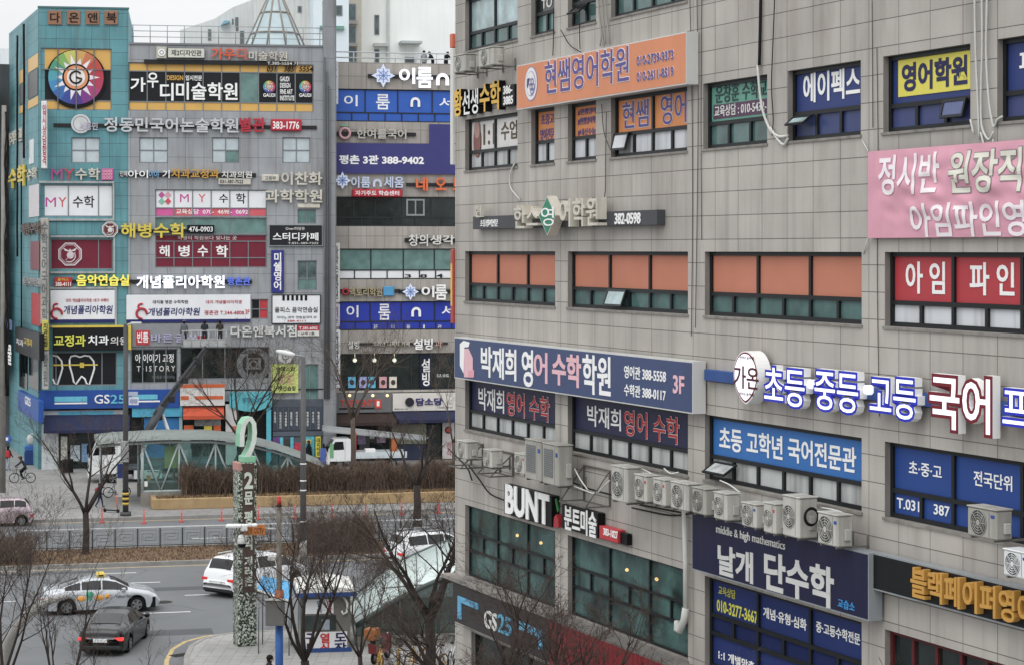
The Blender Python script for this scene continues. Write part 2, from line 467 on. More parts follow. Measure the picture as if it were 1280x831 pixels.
# ------------------------------------------------------------------ the ground, roads and pavements
def structure(name, mb, m, label=None):
    o = mesh_obj(name, mb, m); o['kind'] = 'structure'; BASE[o.name] = (0, 0, 0)
    if label: o['label'] = label
    return o
ROADA = math.radians(12.6)
rd = Vector((math.cos(ROADA), math.sin(ROADA), 0)); rn = Vector((-math.sin(ROADA), math.cos(ROADA), 0))
def strip(name, pa, w0, w1, l0, l1, z0, z1, m, label=None):
    """a long strip parallel to the road; pa = a point on its near edge"""
    a = pa + rd * l0 + rn * w0; b = pa + rd * l1 + rn * w0; c = pa + rd * l1 + rn * w1; e = pa + rd * l0 + rn * w1
    return structure(name, MB().slab([(p.x, p.y) for p in (a, b, c, e)], z0, z1), m, label)
gm = MB(); gm.quad((-900, -300, 0), (900, -300, 0), (900, 1500, 0), (-900, 1500, 0))
structure('ground', gm, ground_mat('696b6d', .14, .25, 40, cracks=.22), 'grey asphalt carriageway running across the junction')
PFAR = G(240, 647); PFAR.z = 0
PAVE = tiles('8b8a88', '6a6966', .6, .6, .02, .05, .2, axes='xy', rough=.85)
PAVE2 = tiles('9a9996', '77756f', .45, .3, .02, .05, .2, axes='xy', rough=.85)
KERB = mat('8f8d88', .85, .15, dirt=.2)
strip('pavement_far', PFAR, .18, 140, -260, 260, -.3, .14, PAVE, 'grey paved footway and forecourt across the road')
strip('kerb_far', PFAR, 0, .18, -260, 260, -.3, .15, KERB, 'pale kerb edging the far footway')
# the median between the carriageways
PM0 = G(120, 708); PM1 = G(120, 688); wm = (PM1 - PM0).dot(rn)
strip('median_kerb_near', PM0, 0, .2, -120, 120, -.3, .16, KERB)
strip('median_soil', PM0, .2, wm - .2, -120, 120, -.3, .12, ground_mat('6e5a48', .25, 1.2, 25), 'bare brown soil strip of the median')
strip('median_kerb_far', PM0, wm - .2, wm, -120, 120, -.3, .16, KERB)
YEL = mat('b9a06c', .8, .2, 3); WHL = mat('c9cac8', .7, .15, 3)
strip('yellow_line_median', PM0, -.62, -.47, -120, 120, .004, .006, YEL)
strip('yellow_line_far', PFAR, -.7, -.55, -200, 200, .004, .006, YEL)
def dash(u0, u1, v, w=.15):
    p = G((u0 + u1) / 2, v); L = (G(u1, v) - G(u0, v)).length
    strip('lane_marking', p, -w / 2, w / 2, -L / 2, L / 2, .004, .006, WHL)
for q in ((140, 200, 728), (231, 262, 743), (180, 238, 765), (-40, 20, 752), (280, 330, 722), (-30, 30, 678), (240, 285, 672), (120, 170, 716), (392, 455, 741)): dash(*q)
# the near footway with its rounded corner
edge = [(236, 868), (236, 845), (237, 824), (243, 811), (256, 803), (274, 798), (298, 795), (345, 792.5), (440, 788), (600, 780), (900, 764)]
ep = [G(*q) for q in edge]
inner = [p for p in ep]
poly = [(p.x, p.y) for p in ep] + [(60, 60), (60, 20), (-60, 20), (ep[0].x - 1.5, 40)]
structure('pavement_near', MB().slab(poly, -.3, .14), PAVE2, 'pale paved footway with a rounded corner')
def ribbon(name, pts, a, b, z0, z1, m):
    mb = MB(); L = []
    for i, p in enumerate(pts):
        t = (pts[min(i + 1, len(pts) - 1)] - pts[max(i - 1, 0)]); t.z = 0; t.normalize(); n = Vector((-t.y, t.x, 0))
        L.append((p + n * a, p + n * b))
    for i in range(len(L) - 1):
        q = [L[i][0], L[i + 1][0], L[i + 1][1], L[i][1]]
        mb.slab([(p.x, p.y) for p in q][::-1] if a > b else [(p.x, p.y) for p in q], z0, z1)
    return structure(name, mb, m)
ribbon('kerb_near', ep, 0.0, .2, -.3, .155, KERB)
ribbon('yellow_line_near', ep, .75, .92, .004, .006, YEL)
# repaired asphalt and manhole covers
PATCH = ground_mat('515355', .1, .6, 40)
for u, v, a, b in ((225, 735, 3.2, .9), (60, 716, 2.2, .7), (215, 790, 1.6, 1.2), (420, 668, 2.5, .6)):
    p = G(u, v); strip('asphalt_patch', p, -b / 2, b / 2, -a, a, .002, .0045, PATCH)
for u, v, lb in ((205, 752, 'round iron manhole cover between the lane dashes'), (330, 676, 'round iron manhole cover on the far carriageway')):
    p = G(u, v); q_ = MB(); q_.cyl((0, 0, 0), (0, 0, .008), .36, 24)
    for k in range(5): q_.box(-.25, .25, -.22 + k * .1, -.19 + k * .1, .008, .013)
    solo('manhole_cover', q_, mat('3c3b39', .6, .3, 5), lb, 'manhole cover', base=(p.x, p.y, .004), rz=ROADA)
# drain grate at the corner
gp = G(228, 818)
mb = MB(); mb.box(-.45, .45, -.25, .25, 0, .012)
for i in range(7): mb.box(-.4 + i * .12, -.34 + i * .12, -.2, .2, .012, .02, 1)
solo('drain_grate', mb, [mat('3a3a3a', .7), mat('151515', .8)], 'dark iron gully grate in the road beside the rounded kerb', 'drain', base=(gp.x, gp.y, .004), rz=ROADA + .5)

# ------------------------------------------------------------------ building shells
def facade_mb(mb, s0, s1, z0, z1, ops, rec, m=0, mrev=0):
    xs = sorted({s0, s1, *[o[0] for o in ops], *[o[1] for o in ops]}); zs = sorted({z0, z1, *[o[2] for o in ops], *[o[3] for o in ops]})
    for i in range(len(xs) - 1):
        for j in range(len(zs) - 1):
            cx, cz = (xs[i] + xs[i + 1]) / 2, (zs[j] + zs[j + 1]) / 2
            if any(o[0] < cx < o[1] and o[2] < cz < o[3] for o in ops): continue
            mb.quad((xs[i], 0, zs[j]), (xs[i + 1], 0, zs[j]), (xs[i + 1], 0, zs[j + 1]), (xs[i], 0, zs[j + 1]), m)
    for a, b, c, e in ops:
        mb.quad((a, 0, c), (a, 0, e), (a, rec, e), (a, rec, c), mrev); mb.quad((b, 0, c), (b, rec, c), (b, rec, e), (b, 0, e), mrev)
        mb.quad((a, 0, e), (b, 0, e), (b, rec, e), (a, rec, e), mrev); mb.quad((a, 0, c), (a, rec, c), (b, rec, c), (b, 0, c), mrev)
def shell(mb, s0, s1, z0, z1, D, m=0, roof=None):
    """ends, back and roof behind the facade"""
    mb.quad((s0, 0, z0), (s0, D, z0), (s0, D, z1), (s0, 0, z1), m); mb.quad((s1, 0, z0), (s1, 0, z1), (s1, D, z1), (s1, D, z0), m)
    mb.quad((s0, D, z0), (s1, D, z0), (s1, D, z1), (s0, D, z1), m)
    zr = z1 if roof is None else roof
    mb.quad((s0, 0, zr), (s1, 0, zr), (s1, D, zr), (s0, D, zr), m)
def window(bld, r, rows, rec=.16, fw=.085, fm=ALU, sill=None, back=None, lets=(), F=None, fd=.08):
    """window in opening r = (s0, s1, z0, z1); rows top to bottom: (share, columns, material, {cell: material})
    films and blinds (keys of FILM) become parts of their own"""
    s0, s1, z0, z1 = r
    fr = MB(); y0 = rec - fd / 2; y1 = rec + fd / 2
    cells = {}
    H = z1 - z0; zt = z1
    fr.box(s0, s1, y0, y1, z1 - fw, z1); fr.box(s0, s1, y0, y1, z0, z0 + fw)
    fr.box(s0, s0 + fw, y0, y1, z0 + fw, z1 - fw); fr.box(s1 - fw, s1, y0, y1, z0 + fw, z1 - fw)
    for k, row in enumerate(rows):
        share, nc, m0 = row[:3]; ov = row[3] if len(row) > 3 else {}
        zb = zt - H * share
        if k < len(rows) - 1: fr.box(s0 + fw, s1 - fw, y0 - .004, y1 + .004, zb - fw / 2, zb + fw / 2)
        fr_x = nc if isinstance(nc, (list, tuple)) else [i / nc for i in range(nc + 1)]
        for i in range(len(fr_x) - 1):
            a = s0 + (s1 - s0) * fr_x[i]; b = s0 + (s1 - s0) * fr_x[i + 1]
            if i > 0: fr.box(a - fw / 2, a + fw / 2, y0 - .002, y1 + .002, zb + fw / 2, zt - fw / 2)
            mm = ov.get(i, m0)
            if mm is not None: cells.setdefault(mm.name if mm in GLASSES else (mm.name, k, i), [mm, MB()])[1].quad((a, rec + .012, zb), (b, rec + .012, zb), (b, rec + .012, zt), (a, rec + .012, zt))
        zt = zb
    w = part('window', fr, fm, bld)
    for nm, (mm, q) in cells.items():
        part('pane' if mm in GLASSES else 'window_film', q, mm, w)
    if sill is not None:
        part('sill', MB().box(s0 - .04, s1 + .04, -.035, rec - fd / 2 - .003, z0 - .055, z0 - .003), sill, w)
    if back is not None:
        part('blind', MB().quad((s0, rec + .3, z0), (s1, rec + .3, z0), (s1, rec + .3, z1), (s0, rec + .3, z1)), back, w)
    for L in lets:
        body, p, mm = L[:3]; kw = L[3] if len(L) > 3 else {}
        letters(F, w, body, p, -rec - .006, mm, **{'depth': .008, 'bold': .012, **kw})
    return w
def sash(w, F, px, rec, tilt, m, fm=ALU, h=.5):
    """top-hung sash swung out by tilt; px is its hinge line box"""
    s0, s1, z0, z1 = F.rect(*px, -rec)
    M = Matrix.Translation((0, rec - .06, z1)) @ Matrix.Rotation(-tilt, 4, 'X')
    H = z1 - z0; f = .05; mb = MB()
    for q in ((s0, s1, -f, 0), (s0, s1, -H, -H + f)): mb.box(q[0], q[1], -.04, 0, q[2], q[3], 0, M)
    for q in ((s0, s0 + f), (s1 - f, s1)): mb.box(q[0], q[1], -.04, 0, -H + f, -f, 0, M)
    o = part('open_sash', mb, fm, w)
    part('pane', MB().box(s0 + f, s1 - f, -.025, -.015, -H + f, -f, 0, M), m, o)
GLASSES = [DARKG, TEALG, DEEPT, PALEG]

# ================================================================== the grey granite block on the near side of the street
dB = Vector((-490 - 640, FPX, 0)).normalized()
FB = Frame(-1.610, 58.98, math.atan2(-dB.y, -dB.x))
bld = thing('office_building', 'grey granite clad commercial block with air conditioners along its facade', 'building', FB, (0, 0, 0))
ZB = [5.54, 2.2, -1.44, -5.02]
zz = lambda r: CAMZ + r
S = lambda u: FB.pix(u, 312)[0]
REC = .16
LE = lambda u: FB.pix(u, 312, -REC)[0]
bays = [(1.13, 6.79), (7.88, 13.86), (14.92, 20.85), (21.87, 27.8), (28.9, 34.8)]
bays = [(LE(588), 6.79), (LE(717), 13.86), (LE(889), 20.85), (LE(1115), 27.6), (28.5, 34.6)]
small = [[(1.13, 4.42), (5.6, 6.79)], [(7.88, 9.3), (10.5, 13.86)], [(14.92, 17.25), (18.35, 20.85)], [(21.87, 24.3), (25.3, 27.8)], [(28.9, 31.2), (32.3, 34.8)]]
ops = []; WIN = {}
small = [[(LE(588), S(647)), (LE(671), S(693))], [(LE(717), S(745)), (LE(771), S(859))], [(LE(887), S(959)), (LE(993), S(1076))], [(LE(1113), S(1213)), (LE(1256), 27.6)], [(28.5, 31.2), (32.3, 34.6)]]
for b in range(5):
    for k, q in enumerate(small[b]):
        for r, (lo, hi) in enumerate(((5.54, 7.0), (2.2, 3.63))):
            WIN[('s', r, b, k)] = (q[0], q[1], zz(lo), zz(hi))
    WIN[('o', b)] = (*bays[b], zz(-1.44), zz(-.05)); WIN[('b', b)] = (*bays[b], zz(-5.02), zz(-3.60)); WIN[('g', b)] = (*bays[b], zz(-9.12), zz(-7.13))
ops = list(WIN.values())
shopops = [(1.2, 6.7, .14, 4.6), (7.9, 13.8, .14, 4.6), (15, 20.8, .14, 4.6), (22, 27.7, .14, 4.6), (29, 34.7, .14, 4.6)]
wall = MB()
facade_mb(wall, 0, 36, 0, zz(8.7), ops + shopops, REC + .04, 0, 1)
shell(wall, 0, 36, 0, zz(8.7), 22, 0, zz(8.2))
GRAN = tiles('b2aca4', '6b655f', 1.0, .514, 0.020, .05, .30, off=(.03 - 1.13, .0))
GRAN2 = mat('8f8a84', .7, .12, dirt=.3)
part('wall', wall, [GRAN, GRAN2], bld)
SILL = mat('8b8680', .8, .15, dirt=.45)
# shop interiors behind the ground floor
for i, q in enumerate(shopops):
    window(bld, q, [(.25, 3, DARKG), (.75, 4, DARKG)], .16, .08, ALU)
ORF = mat('c4785c', .6, .06, 1); ORF2 = mat('e08a45', .5, .05, 1); NAVY = mat('2a2c4c', .45, .08, 1); BLUF = mat('2b6fb8', .4, .06, 1); BLU2 = mat('22478f', .4, .06, 1)
REDF = mat('b8333c', .4, .06, 1); WFILM = mat('cfd2d6', .5, .06, 1, dirt=.5); PURP = mat('5c5292', .5, .03); CREAM = mat('e8dccb', .5, .03)
NAV2 = mat('2c3d78', .4, .06, 1); YELF = mat('ddd238', .5, .04)
FROST = mat('b9bdbb', .35, .12, 2, dirt=.6)
lo6 = lambda m: (.34, 6, m); lo5 = lambda m: (.34, 5, m)
# top row
window(bld, WIN[('s', 0, 0, 0)], [(.66, 2, PALEG), (.34, 4, TEALG)], sill=SILL)
window(bld, WIN[('s', 0, 0, 1)], [(.62, 1, DARKG), (.38, 2, TEALG)], sill=SILL, lets=[('TO', (677, 0, 690, 12), OFFW)], F=FB)
w = window(bld, WIN[('s', 0, 1, 0)], [(.6, 1, DARKG), (.4, 2, TEALG)], sill=SILL); sash(w, FB, (723, 10, 738, 26), .16, .9, DARKG)
window(bld, WIN[('s', 0, 1, 1)], [(.62, 2, TEALG), (.38, 4, TEALG)], sill=SILL)
for b in (2, 3, 4):
    for k in (0, 1): window(bld, WIN[('s', 0, b, k)], [(.62, 2, TEALG), (.38, 3, DEEPT)], sill=SILL)
# second row
POST = mat('d9d6d2', .5, .06)
w = window(bld, WIN[('s', 1, 0, 0)], [(.64, 2, POST), (.36, 4, FROST)], sill=SILL, F=FB, lets=[
    ('1:1', (604, 156, 618, 182), mat('5a4a34', .5)), ('수업', (626, 153, 646, 176), mat('5a4a34', .5))])
s0, s1, z0, z1 = FB.rect(592, 154, 601, 188, -.15)
mb = MB(); mb.sphere(((s0 + s1) / 2, .145, z0 + (z1 - z0) * .72), .5, 12, 8, (.42, .01, .5), 0); mb.sphere(((s0 + s1) / 2, .148, z0 + (z1 - z0) * .3), .5, 12, 8, (.55, .01, .9), 1)
part('poster', mb, [mat('b98f86', .5), mat('8a5a52', .5)], w)
window(bld, WIN[('s', 1, 0, 1)], [(.60, 1, ORF2), (.40, 2, WFILM)], sill=SILL, F=FB, lets=[('초중고', (676, 144, 692, 157), PURP), ('영어전문', (675, 162, 692, 177), PURP)])
window(bld, WIN[('s', 1, 1, 0)], [(.60, 1, ORF2), (.40, 2, WFILM)], sill=SILL, F=FB, lets=[('#현쌤영어', (722, 137, 744, 145), PURP), ('#현쌤영어학', (722, 148, 744, 157), PURP), ('#내신수능', (722, 162, 744, 170), PURP)])
w = window(bld, WIN[('s', 1, 1, 1)], [(.62, 2, ORF2), (.38, 4, WFILM)], sill=SILL, F=FB, lets=[
    ('현쌤', (778, 128, 811, 162), PURP, {'outline': WH_T, 'bold': .012, 'ow': .016}), ('영어', (826, 119, 858, 157), PURP, {'outline': WH_T, 'bold': .012, 'ow': .016})])
sash(w, FB, (772, 168, 790, 190), .16, .25, WFILM)
window(bld, WIN[('s', 1, 2, 0)], [(.62, 1, mat('5c9a86', .4, .1)), (.38, 3, TEALG)], sill=SILL, F=FB, lets=[
    ('운창훈 수학교', (894, 108, 958, 130), mat('32464a', .5)), ('교육상담 : 010-5432-', (893, 133, 958, 147), OFFW)])
s0, s1, z0, z1 = FB.rect(891, 132, 958.6, 150, -.152)
part('window_film', MB().quad((s0, .168, z0), (s1, .168, z0), (s1, .168, z1), (s0, .168, z1)), mat('5a4058', .5), bld.children[-1])
w = window(bld, WIN[('s', 1, 2, 1)], [(.62, 1, NAV2), (.38, 3, mat('3c4878', .3, .1))], sill=SILL, F=FB, lets=[('에이펙스', (1004, 93, 1075, 130), WH_T, {'bold': .022})])
sash(w, FB, (996, 148, 1019, 165), .16, .9, PALEG)
w = window(bld, WIN[('s', 1, 3, 0)], [(.66, 1, NAV2), (.34, 3, mat('3f4a7c', .3, .1))], sill=SILL, F=FB)
s0, s1, z0, z1 = FB.rect(1123, 76, 1213, 122, -.16)
part('window_film', MB().box(s0, s1, .156, .168, z0, z1), YELF, w)
letters(FB, w, '영어학원', (1127, 80, 1209, 116), -.154, mat('2c2c58', .5), .006, .035)
sash(w, FB, (1184, 126, 1213, 150), .16, .25, mat('59648e', .3, .1))
window(bld, WIN[('s', 1, 3, 1)], [(.66, 1, NAV2), (.34, 3, mat('3f4a7c', .3, .1))], sill=SILL, F=FB, lets=[('파', (1274, 64, 1300, 93), WH_T, {'bold': .022})])
for k in (0, 1): window(bld, WIN[('s', 1, 4, k)], [(.66, 2, TEALG), (.34, 3, DEEPT)], sill=SILL)
# third row: orange blinds and red films
for b in (0, 1, 2):
    w = window(bld, WIN[('o', b)], [(.66, 3, ORF), (.34, 6, TEALG)], sill=SILL)
    if b == 1: sash(w, FB, (764, 362, 787, 384), .16, .35, PALEG)
window(bld, WIN[('o', 3)], [(.68, 3, REDF), (.32, 6, WFILM)], sill=SILL, F=FB, lets=[
    ('아 임', (1132, 327, 1181, 367), WH_T, {'bold': .02}), ('파 인', (1212, 328, 1268, 369), WH_T, {'bold': .02})])
window(bld, WIN[('o', 4)], [(.68, 3, REDF), (.32, 6, WFILM)], sill=SILL)
# fourth row: navy films over frosted lights, blue films
for b, lp in ((0, [('박재희', (598, 483, 630, 511), WH_T), ('영어 수학', (633, 488, 687, 518), mat('c0282c', .5), {'outline': WH_T, 'bold': .012, 'ow': .014})]),
              (1, [('박재희', (734, 505, 776, 531), WH_T), ('영어 수학', (780, 511, 849, 543), mat('c0282c', .5), {'outline': WH_T, 'bold': .012, 'ow': .014})])):
    window(bld, WIN[('b', b)], [(.64, 1, NAVY), (.36, 6, FROST)], sill=SILL, F=FB, lets=lp)
w = window(bld, WIN[('b', 2)], [(.64, 1, BLUF), (.36, 6, FROST)], sill=SILL, F=FB, lets=[('초등 고학년 국어전문관', (899, 532, 1070, 561), WH_T, {'bold': .02})])
sash(w, FB, (898, 577, 925, 600), .16, 1.0, FROST)
w = window(bld, WIN[('b', 3)], [(.64, 3, BLU2), (.36, 6, BLU2)], sill=SILL, F=FB, lets=[
    ('초·중·고', (1136, 575, 1177, 592), WH_T), ('전국단위', (1217, 587, 1265, 606), WH_T), ('T.031', (1121, 621, 1149, 634), WH_T), ('387', (1167, 629, 1187, 642), WH_T)])
window(bld, WIN[('b', 4)], [(.64, 2, BLU2), (.36, 6, BLU2)], sill=SILL)
# second floor: clear glazing into lit rooms, navy films, dark red grille
CLG = glass('507470', .04, thru=.30, var=.9); GLASSES.append(CLG)  # strong uneven tone in the glass colour stands in for mixed reflections
for b in (0, 1):
    w = window(bld, WIN[('g', b)], [(.40, 3, CLG), (.24, 6, CLG), (.36, 3, CLG)], sill=SILL, fw=.06)
    s0, s1, z0, z1 = WIN[('g', b)]
    rm = MB(); a, c = s0 - .4, s1 + .4
    rm.quad((a, 4.4, z0), (c, 4.4, z0), (c, 4.4, z1 + .2), (a, 4.4, z1 + .2)); rm.quad((a, .5, z1 + .2), (c, .5, z1 + .2), (c, 4.4, z1 + .2), (a, 4.4, z1 + .2))
    rm.quad((a, .5, z0), (c, .5, z0), (c, 4.4, z0), (a, 4.4, z0)); rm.quad((a, .5, z0), (a, 4.4, z0), (a, 4.4, z1 + .2), (a, .5, z1 + .2)); rm.quad((c, .5, z0), (c, 4.4, z0), (c, 4.4, z1 + .2), (c, .5, z1 + .2))
    part('room', rm, mat('66726c', .7, .4, .8), bld)
    fur = MB()
    rr = random.Random(b)
    for i in range(5): 
        x = s0 + .5 + i * 1.05; fur.box(x, x + .8, 2.0, 2.6, z0 + .02, z0 + rr.uniform(.5, 1.3))
    part('furniture', fur, mat('8a8f86', .6, .4, 2), bld)
    for i in range(3):
        x = s0 + .9 + i * 1.6; lm = MB(); lm.tube([(x, 1.2, z1 + .2), (x, 1.2, z1 - .75)], .012, 5); o = part('pendant_lamp', lm, BLACK, bld)
        part('bulb', MB().sphere((x, 1.2, z1 - .82), .045), mat('ffb45a', .4, .02, emit=4), o)
NF = mat('24356e', .35, .08, 1)
window(bld, WIN[('g', 2)], [(.42, 3, NF), (.20, 6, mat('1f2b58', .2, .1)), (.38, 3, NF)], sill=SILL, F=FB, lets=[
    ('교육상담', (898, 731, 919, 742), mat('c9c43c', .5)), ('010-3277-3667', (896, 748, 947, 763), mat('d8d63c', .5), {'bold': .02}),
    ('개념·유형·심화', (954, 757, 1008, 771), WH_T, {'bold': .02}), ('중·고등수학전문', (1020, 775, 1075, 789), WH_T, {'bold': .02}), ('1:1 개별맞춤', (898, 811, 943, 823), WH_T, {'bold': .02})])
w = window(bld, WIN[('g', 3)], [(.5, 8, DARKG), (.5, 8, DARKG)], fm=mat('5c1f22', .5))
window(bld, WIN[('g', 4)], [(.5, 4, DARKG), (.5, 8, DARKG)], sill=SILL)
# stone coping, drain pipes and hanging cables
part('coping', MB().box(-.06, 36.06, -.08, .3, zz(8.7) + .002, zz(8.82)), mat('77736e', .8), bld)
def fpath(pts, d): return [(*(lambda q: (q[0], -d, q[1]))(FB.pix(u, v, d)),) for u, v in pts]
def fpath2(pts, d): 
    o = []
    for u, v in pts:
        k, z = FB.pix(u, v, d); o.append((k, -d, z))
    return o
pipe = MB(); pipe.tube(fpath2([(855, 628), (857, 700), (857, 760)], .12), .06, 8)
pipe.tube(fpath2([(857, 760), (855, 774), (850, 788), (846, 786), (847, 776)], .14), .08, 8)
part('drain_pipe', pipe, CABLE_W, bld)

# ------------------------------------------------------------------ signs on the granite block
PINKT = mat('e6b4bd', .5, .04); SILV = mat('c9c9c6', .35, .05); IVORY = mat('cfc9ba', .5, .08, dirt=.3)
t = sign(FB, 'banner_sign', 'long orange sign board with purple lettering across the second row of windows', (646, 82.5, 858, 138), .30, mat('d98659', .5, .05, 1, dirt=.06), [
    ('현쌤영어학원', (681, 78, 786, 119), PURP, {'outline': WH_T, 'bold': .012, 'ow': .016}), ('010-2739-9373', (796, 71, 842, 83), PURP, {'outline': WH_T, 'ow': .015, 'bold': .02}), ('010-2611-8519', (796, 91, 842, 103), PURP, {'outline': WH_T, 'ow': .015, 'bold': .02})], edge=SILV)
s0, s1, z0, z1 = FB.rect(656, 85, 672, 128, .33)
mb = MB(); cx, cz, rx, rz = (s0 + s1) / 2, (z0 + z1) / 2, (s1 - s0) / 2, (z1 - z0) / 2
def oval(cx, cz, rx, rz, y, n=28): return [(cx + rx * math.cos(2 * math.pi * i / n), y, cz + rz * math.sin(2 * math.pi * i / n)) for i in range(n)]
for k, (sc, mm) in enumerate(((1, 0), (.94, 1), (.72, 0), (.68, 1))): mb.add(oval(cx, cz, rx * sc, rz * sc, -.332 - k * .004), [tuple(range(28))], mm)
mb.prism([(cx - rx * .55, cz - rz * .1), (cx - rx * .5, cz + rz * .3), (cx - rx * .2, cz + rz * .35), (cx - rx * .3, cz), (cx - rx * .45, cz - rz * .25)], -.352, -.348, 2)
for a, b in ((-.1, .1), (.25, .1), (.08, -.2), (.4, -.2), (.2, -.45)): mb.disc((cx + rx * a, -.35, cz + rz * b), (0, -1, 0), .05, .1, 12, 0)
part('emblem', mb, [mat('8a86b8', .5), mat('e3e0df', .5), mat('3a3c50', .5)], t)
# yellow and white letters at the top left
YELL = mat('e3b224', .45, .05)
t = channel(FB, 'letter_sign', 'yellow and white raised letters at the building corner, beside the orange board', None, [
    ('황', (567, 113, 578, 147), YELL, {'bold': .022, 'sides': BLACK}), ('선생', (578.5, 114, 598, 145), WH_T, {'sides': BLACK}), ('수학', (600, 105, 626, 141), YELL, {'bold': .022, 'sides': BLACK})], .02, .18)
s0, s1, z0, z1 = FB.rect(627, 108, 643, 134, .2)
part('phone_panel', MB().bev(s0, s1, -.2, -.02, z0, z1, .02), BLACK, t); letters(FB, t, '386-\n3885', (629, 108, 641, 132), .205, WH_T, .01, .03)
# green diamond sign
t = channel(FB, 'bracket_sign', 'dark grey beam sign with pale raised letters and a green diamond', (591, 271, 821, 287), [
    ('한스', (642, 257, 672, 286), IVORY, {'depth': .25}), ('어학원', (699, 249, 747, 284), IVORY, {'depth': .25}),
    ('초등영어전문', (600, 275, 622, 284), WH_T, {'depth': .02}), ('382-0598', (768, 267, 800, 281), WH_T, {'depth': .02, 'bold': .02}), ('현', (593, 257, 601, 272), IVORY, {'depth': .1})], .22, .2, rail_m=mat('47494d', .5, .08))
k0, zc = FB.pix(684, 270, .5); 
def dia(c, z, a, b, y0, y1): return MB().prism([(c - a, z), (c, z + b), (c + a, z), (c, z - b)], y0, y1)
part('diamond', dia(k0, zc, .52, .5, -.5, -.24), IVORY, t); part('diamond_face', dia(k0, zc, .47, .45, -.512, -.5), mat('1d8464', .4), t)
letters(FB, t, '영', (676, 259, 692, 283), .513, WH_T, .01, .0)
# the pink cloth banner
s0, s1, z0, z1 = FB.rect(1085, 190, 1330, 298, .1)
t = thing('cloth_banner', 'faded pink cloth banner with white lettering stretched over the wall', 'banner', FB, (s0, -.1, z0))
mb = MB(); NX, NZ = 150, 60; rr = random.Random(4)
def wav(x, z): 
    e = min(x, 1 - x, .3) / .3 * min(z, 1 - z, .3) / .3
    return .10 + e * (.06 + .022 * math.sin(9 * z + 13 * x) + .016 * math.sin(25 * x - 17 * z) + .011 * math.sin(30 * z + 15 * x) + .005 * math.sin(60 * x + 33 * z))
vs = [(s0 + (s1 - s0) * i / NX, -wav(i / NX, j / NZ), z0 + (z1 - z0) * j / NZ) for j in range(NZ + 1) for i in range(NX + 1)]
mb.add(vs, [(j * (NX + 1) + i, j * (NX + 1) + i + 1, (j + 1) * (NX + 1) + i + 1, (j + 1) * (NX + 1) + i) for j in range(NZ) for i in range(NX)], 0, True)
part('cloth', mb, mat('dd9db0', .95, .10, 1.5, spec=.1), t)
def drape(body, px, m, outline=None, bold=.02):
    a, b, c, e = FB.rect(*px, .2)
    for g, mm, off in ((.02, outline, .008), (0, m, .013)):
        if mm is None: continue
        q = text_mb(body, a, b, c, e, 0, .002, bold, 0, g)
        bm = bmesh.new(); bv = [bm.verts.new(p) for p in q.v]
        for f in q.f:
            try: bm.faces.new([bv[i] for i in f])
            except ValueError: pass
        bmesh.ops.triangulate(bm, faces=bm.faces[:])
        for _ in range(6):
            lg = [e_ for e_ in bm.edges if e_.calc_length() > .06]
            if lg: bmesh.ops.subdivide_edges(bm, edges=lg, cuts=1); bmesh.ops.triangulate(bm, faces=bm.faces[:])
        bm.verts.index_update(); q.v = [tuple(v.co) for v in bm.verts]; q.f = [tuple(v.index for v in f.verts) for f in bm.faces]; q.m = [0] * len(q.f); q.sm = [False] * len(q.f); bm.free()
        q.v = [(x, -(wav((x - s0) / (s1 - s0), (z - z0) / (z1 - z0)) + off) + y, z) for x, y, z in q.v]
        part('lettering' if off > .012 else 'letter_outline', q, mm, t)
PW = mat('efe6ea', 1, .04, spec=.05)
drape('정시반', (1094, 195, 1171, 245), PW); drape('원장직강', (1183, 190, 1310, 243), mat('dcdacb', 1, spec=.05), mat('8f8485', 1, spec=.05)); drape('아임파인영어', (1134, 255, 1310, 297), PW)
mb = MB()
for a, b in (((s0, z1), (s0 - .35, z1 + .25)), ((s0, z0), (s0 - .3, z0 - .3))): mb.tube([(a[0], -.1, a[1]), (b[0], -.005, b[1])], .012, 5)
part('tie_rope', mb, CABLE_W, t)
# the slate blue board over the fourth row
t = sign(FB, 'banner_sign', 'long slate blue sign board with white and pink lettering above navy windows', (568, 421, 866, 472), .32, mat('3d4d76', .35, .05, 1, dirt=.18), [
    ('박재희', (601, 432, 645, 470), WH_T, {'bold': .02}), ('영', (652, 436, 666, 482), WH_T, {'bold': .02}), ('어', (667, 439, 684, 477), PINKT, {'bold': .02}), ('수학', (690, 440, 726, 480), PINKT, {'bold': .03}), ('학원', (728, 442, 763, 491), WH_T, {'bold': .02}),
    ('영어관 388-5558', (780, 456, 832, 472), WH_T), ('수학관 388-0117', (780, 479, 832, 494), WH_T), ('3F', (841, 468, 855, 491), PINKT, {'bold': .02})], edge=SILV, d=.05)
s0, s1, z0, z1 = FB.rect(574, 425, 593, 470, .38)
P1 = lambda a, b: (s0 + (s1 - s0) * a, z0 + (z1 - z0) * b)
mb = MB(); mb.prism([P1(.05, .9), P1(.3, 1), P1(.7, .97), P1(.62, .84), P1(.35, .82), P1(.3, .1), P1(.05, .3)], -.384, -.378, 0)
mb.prism([P1(.36, .78), P1(.62, .8), P1(.9, .55), P1(.9, 0.02), P1(.33, .0)], -.386, -.38, 1); mb.prism([P1(.62, .02), P1(.62, .2), P1(1, .24), P1(1, .04)], -.392, -.386, 2)
part('emblem', mb, [WH_T, PINKT, mat('dc9aa8', .5)], t)
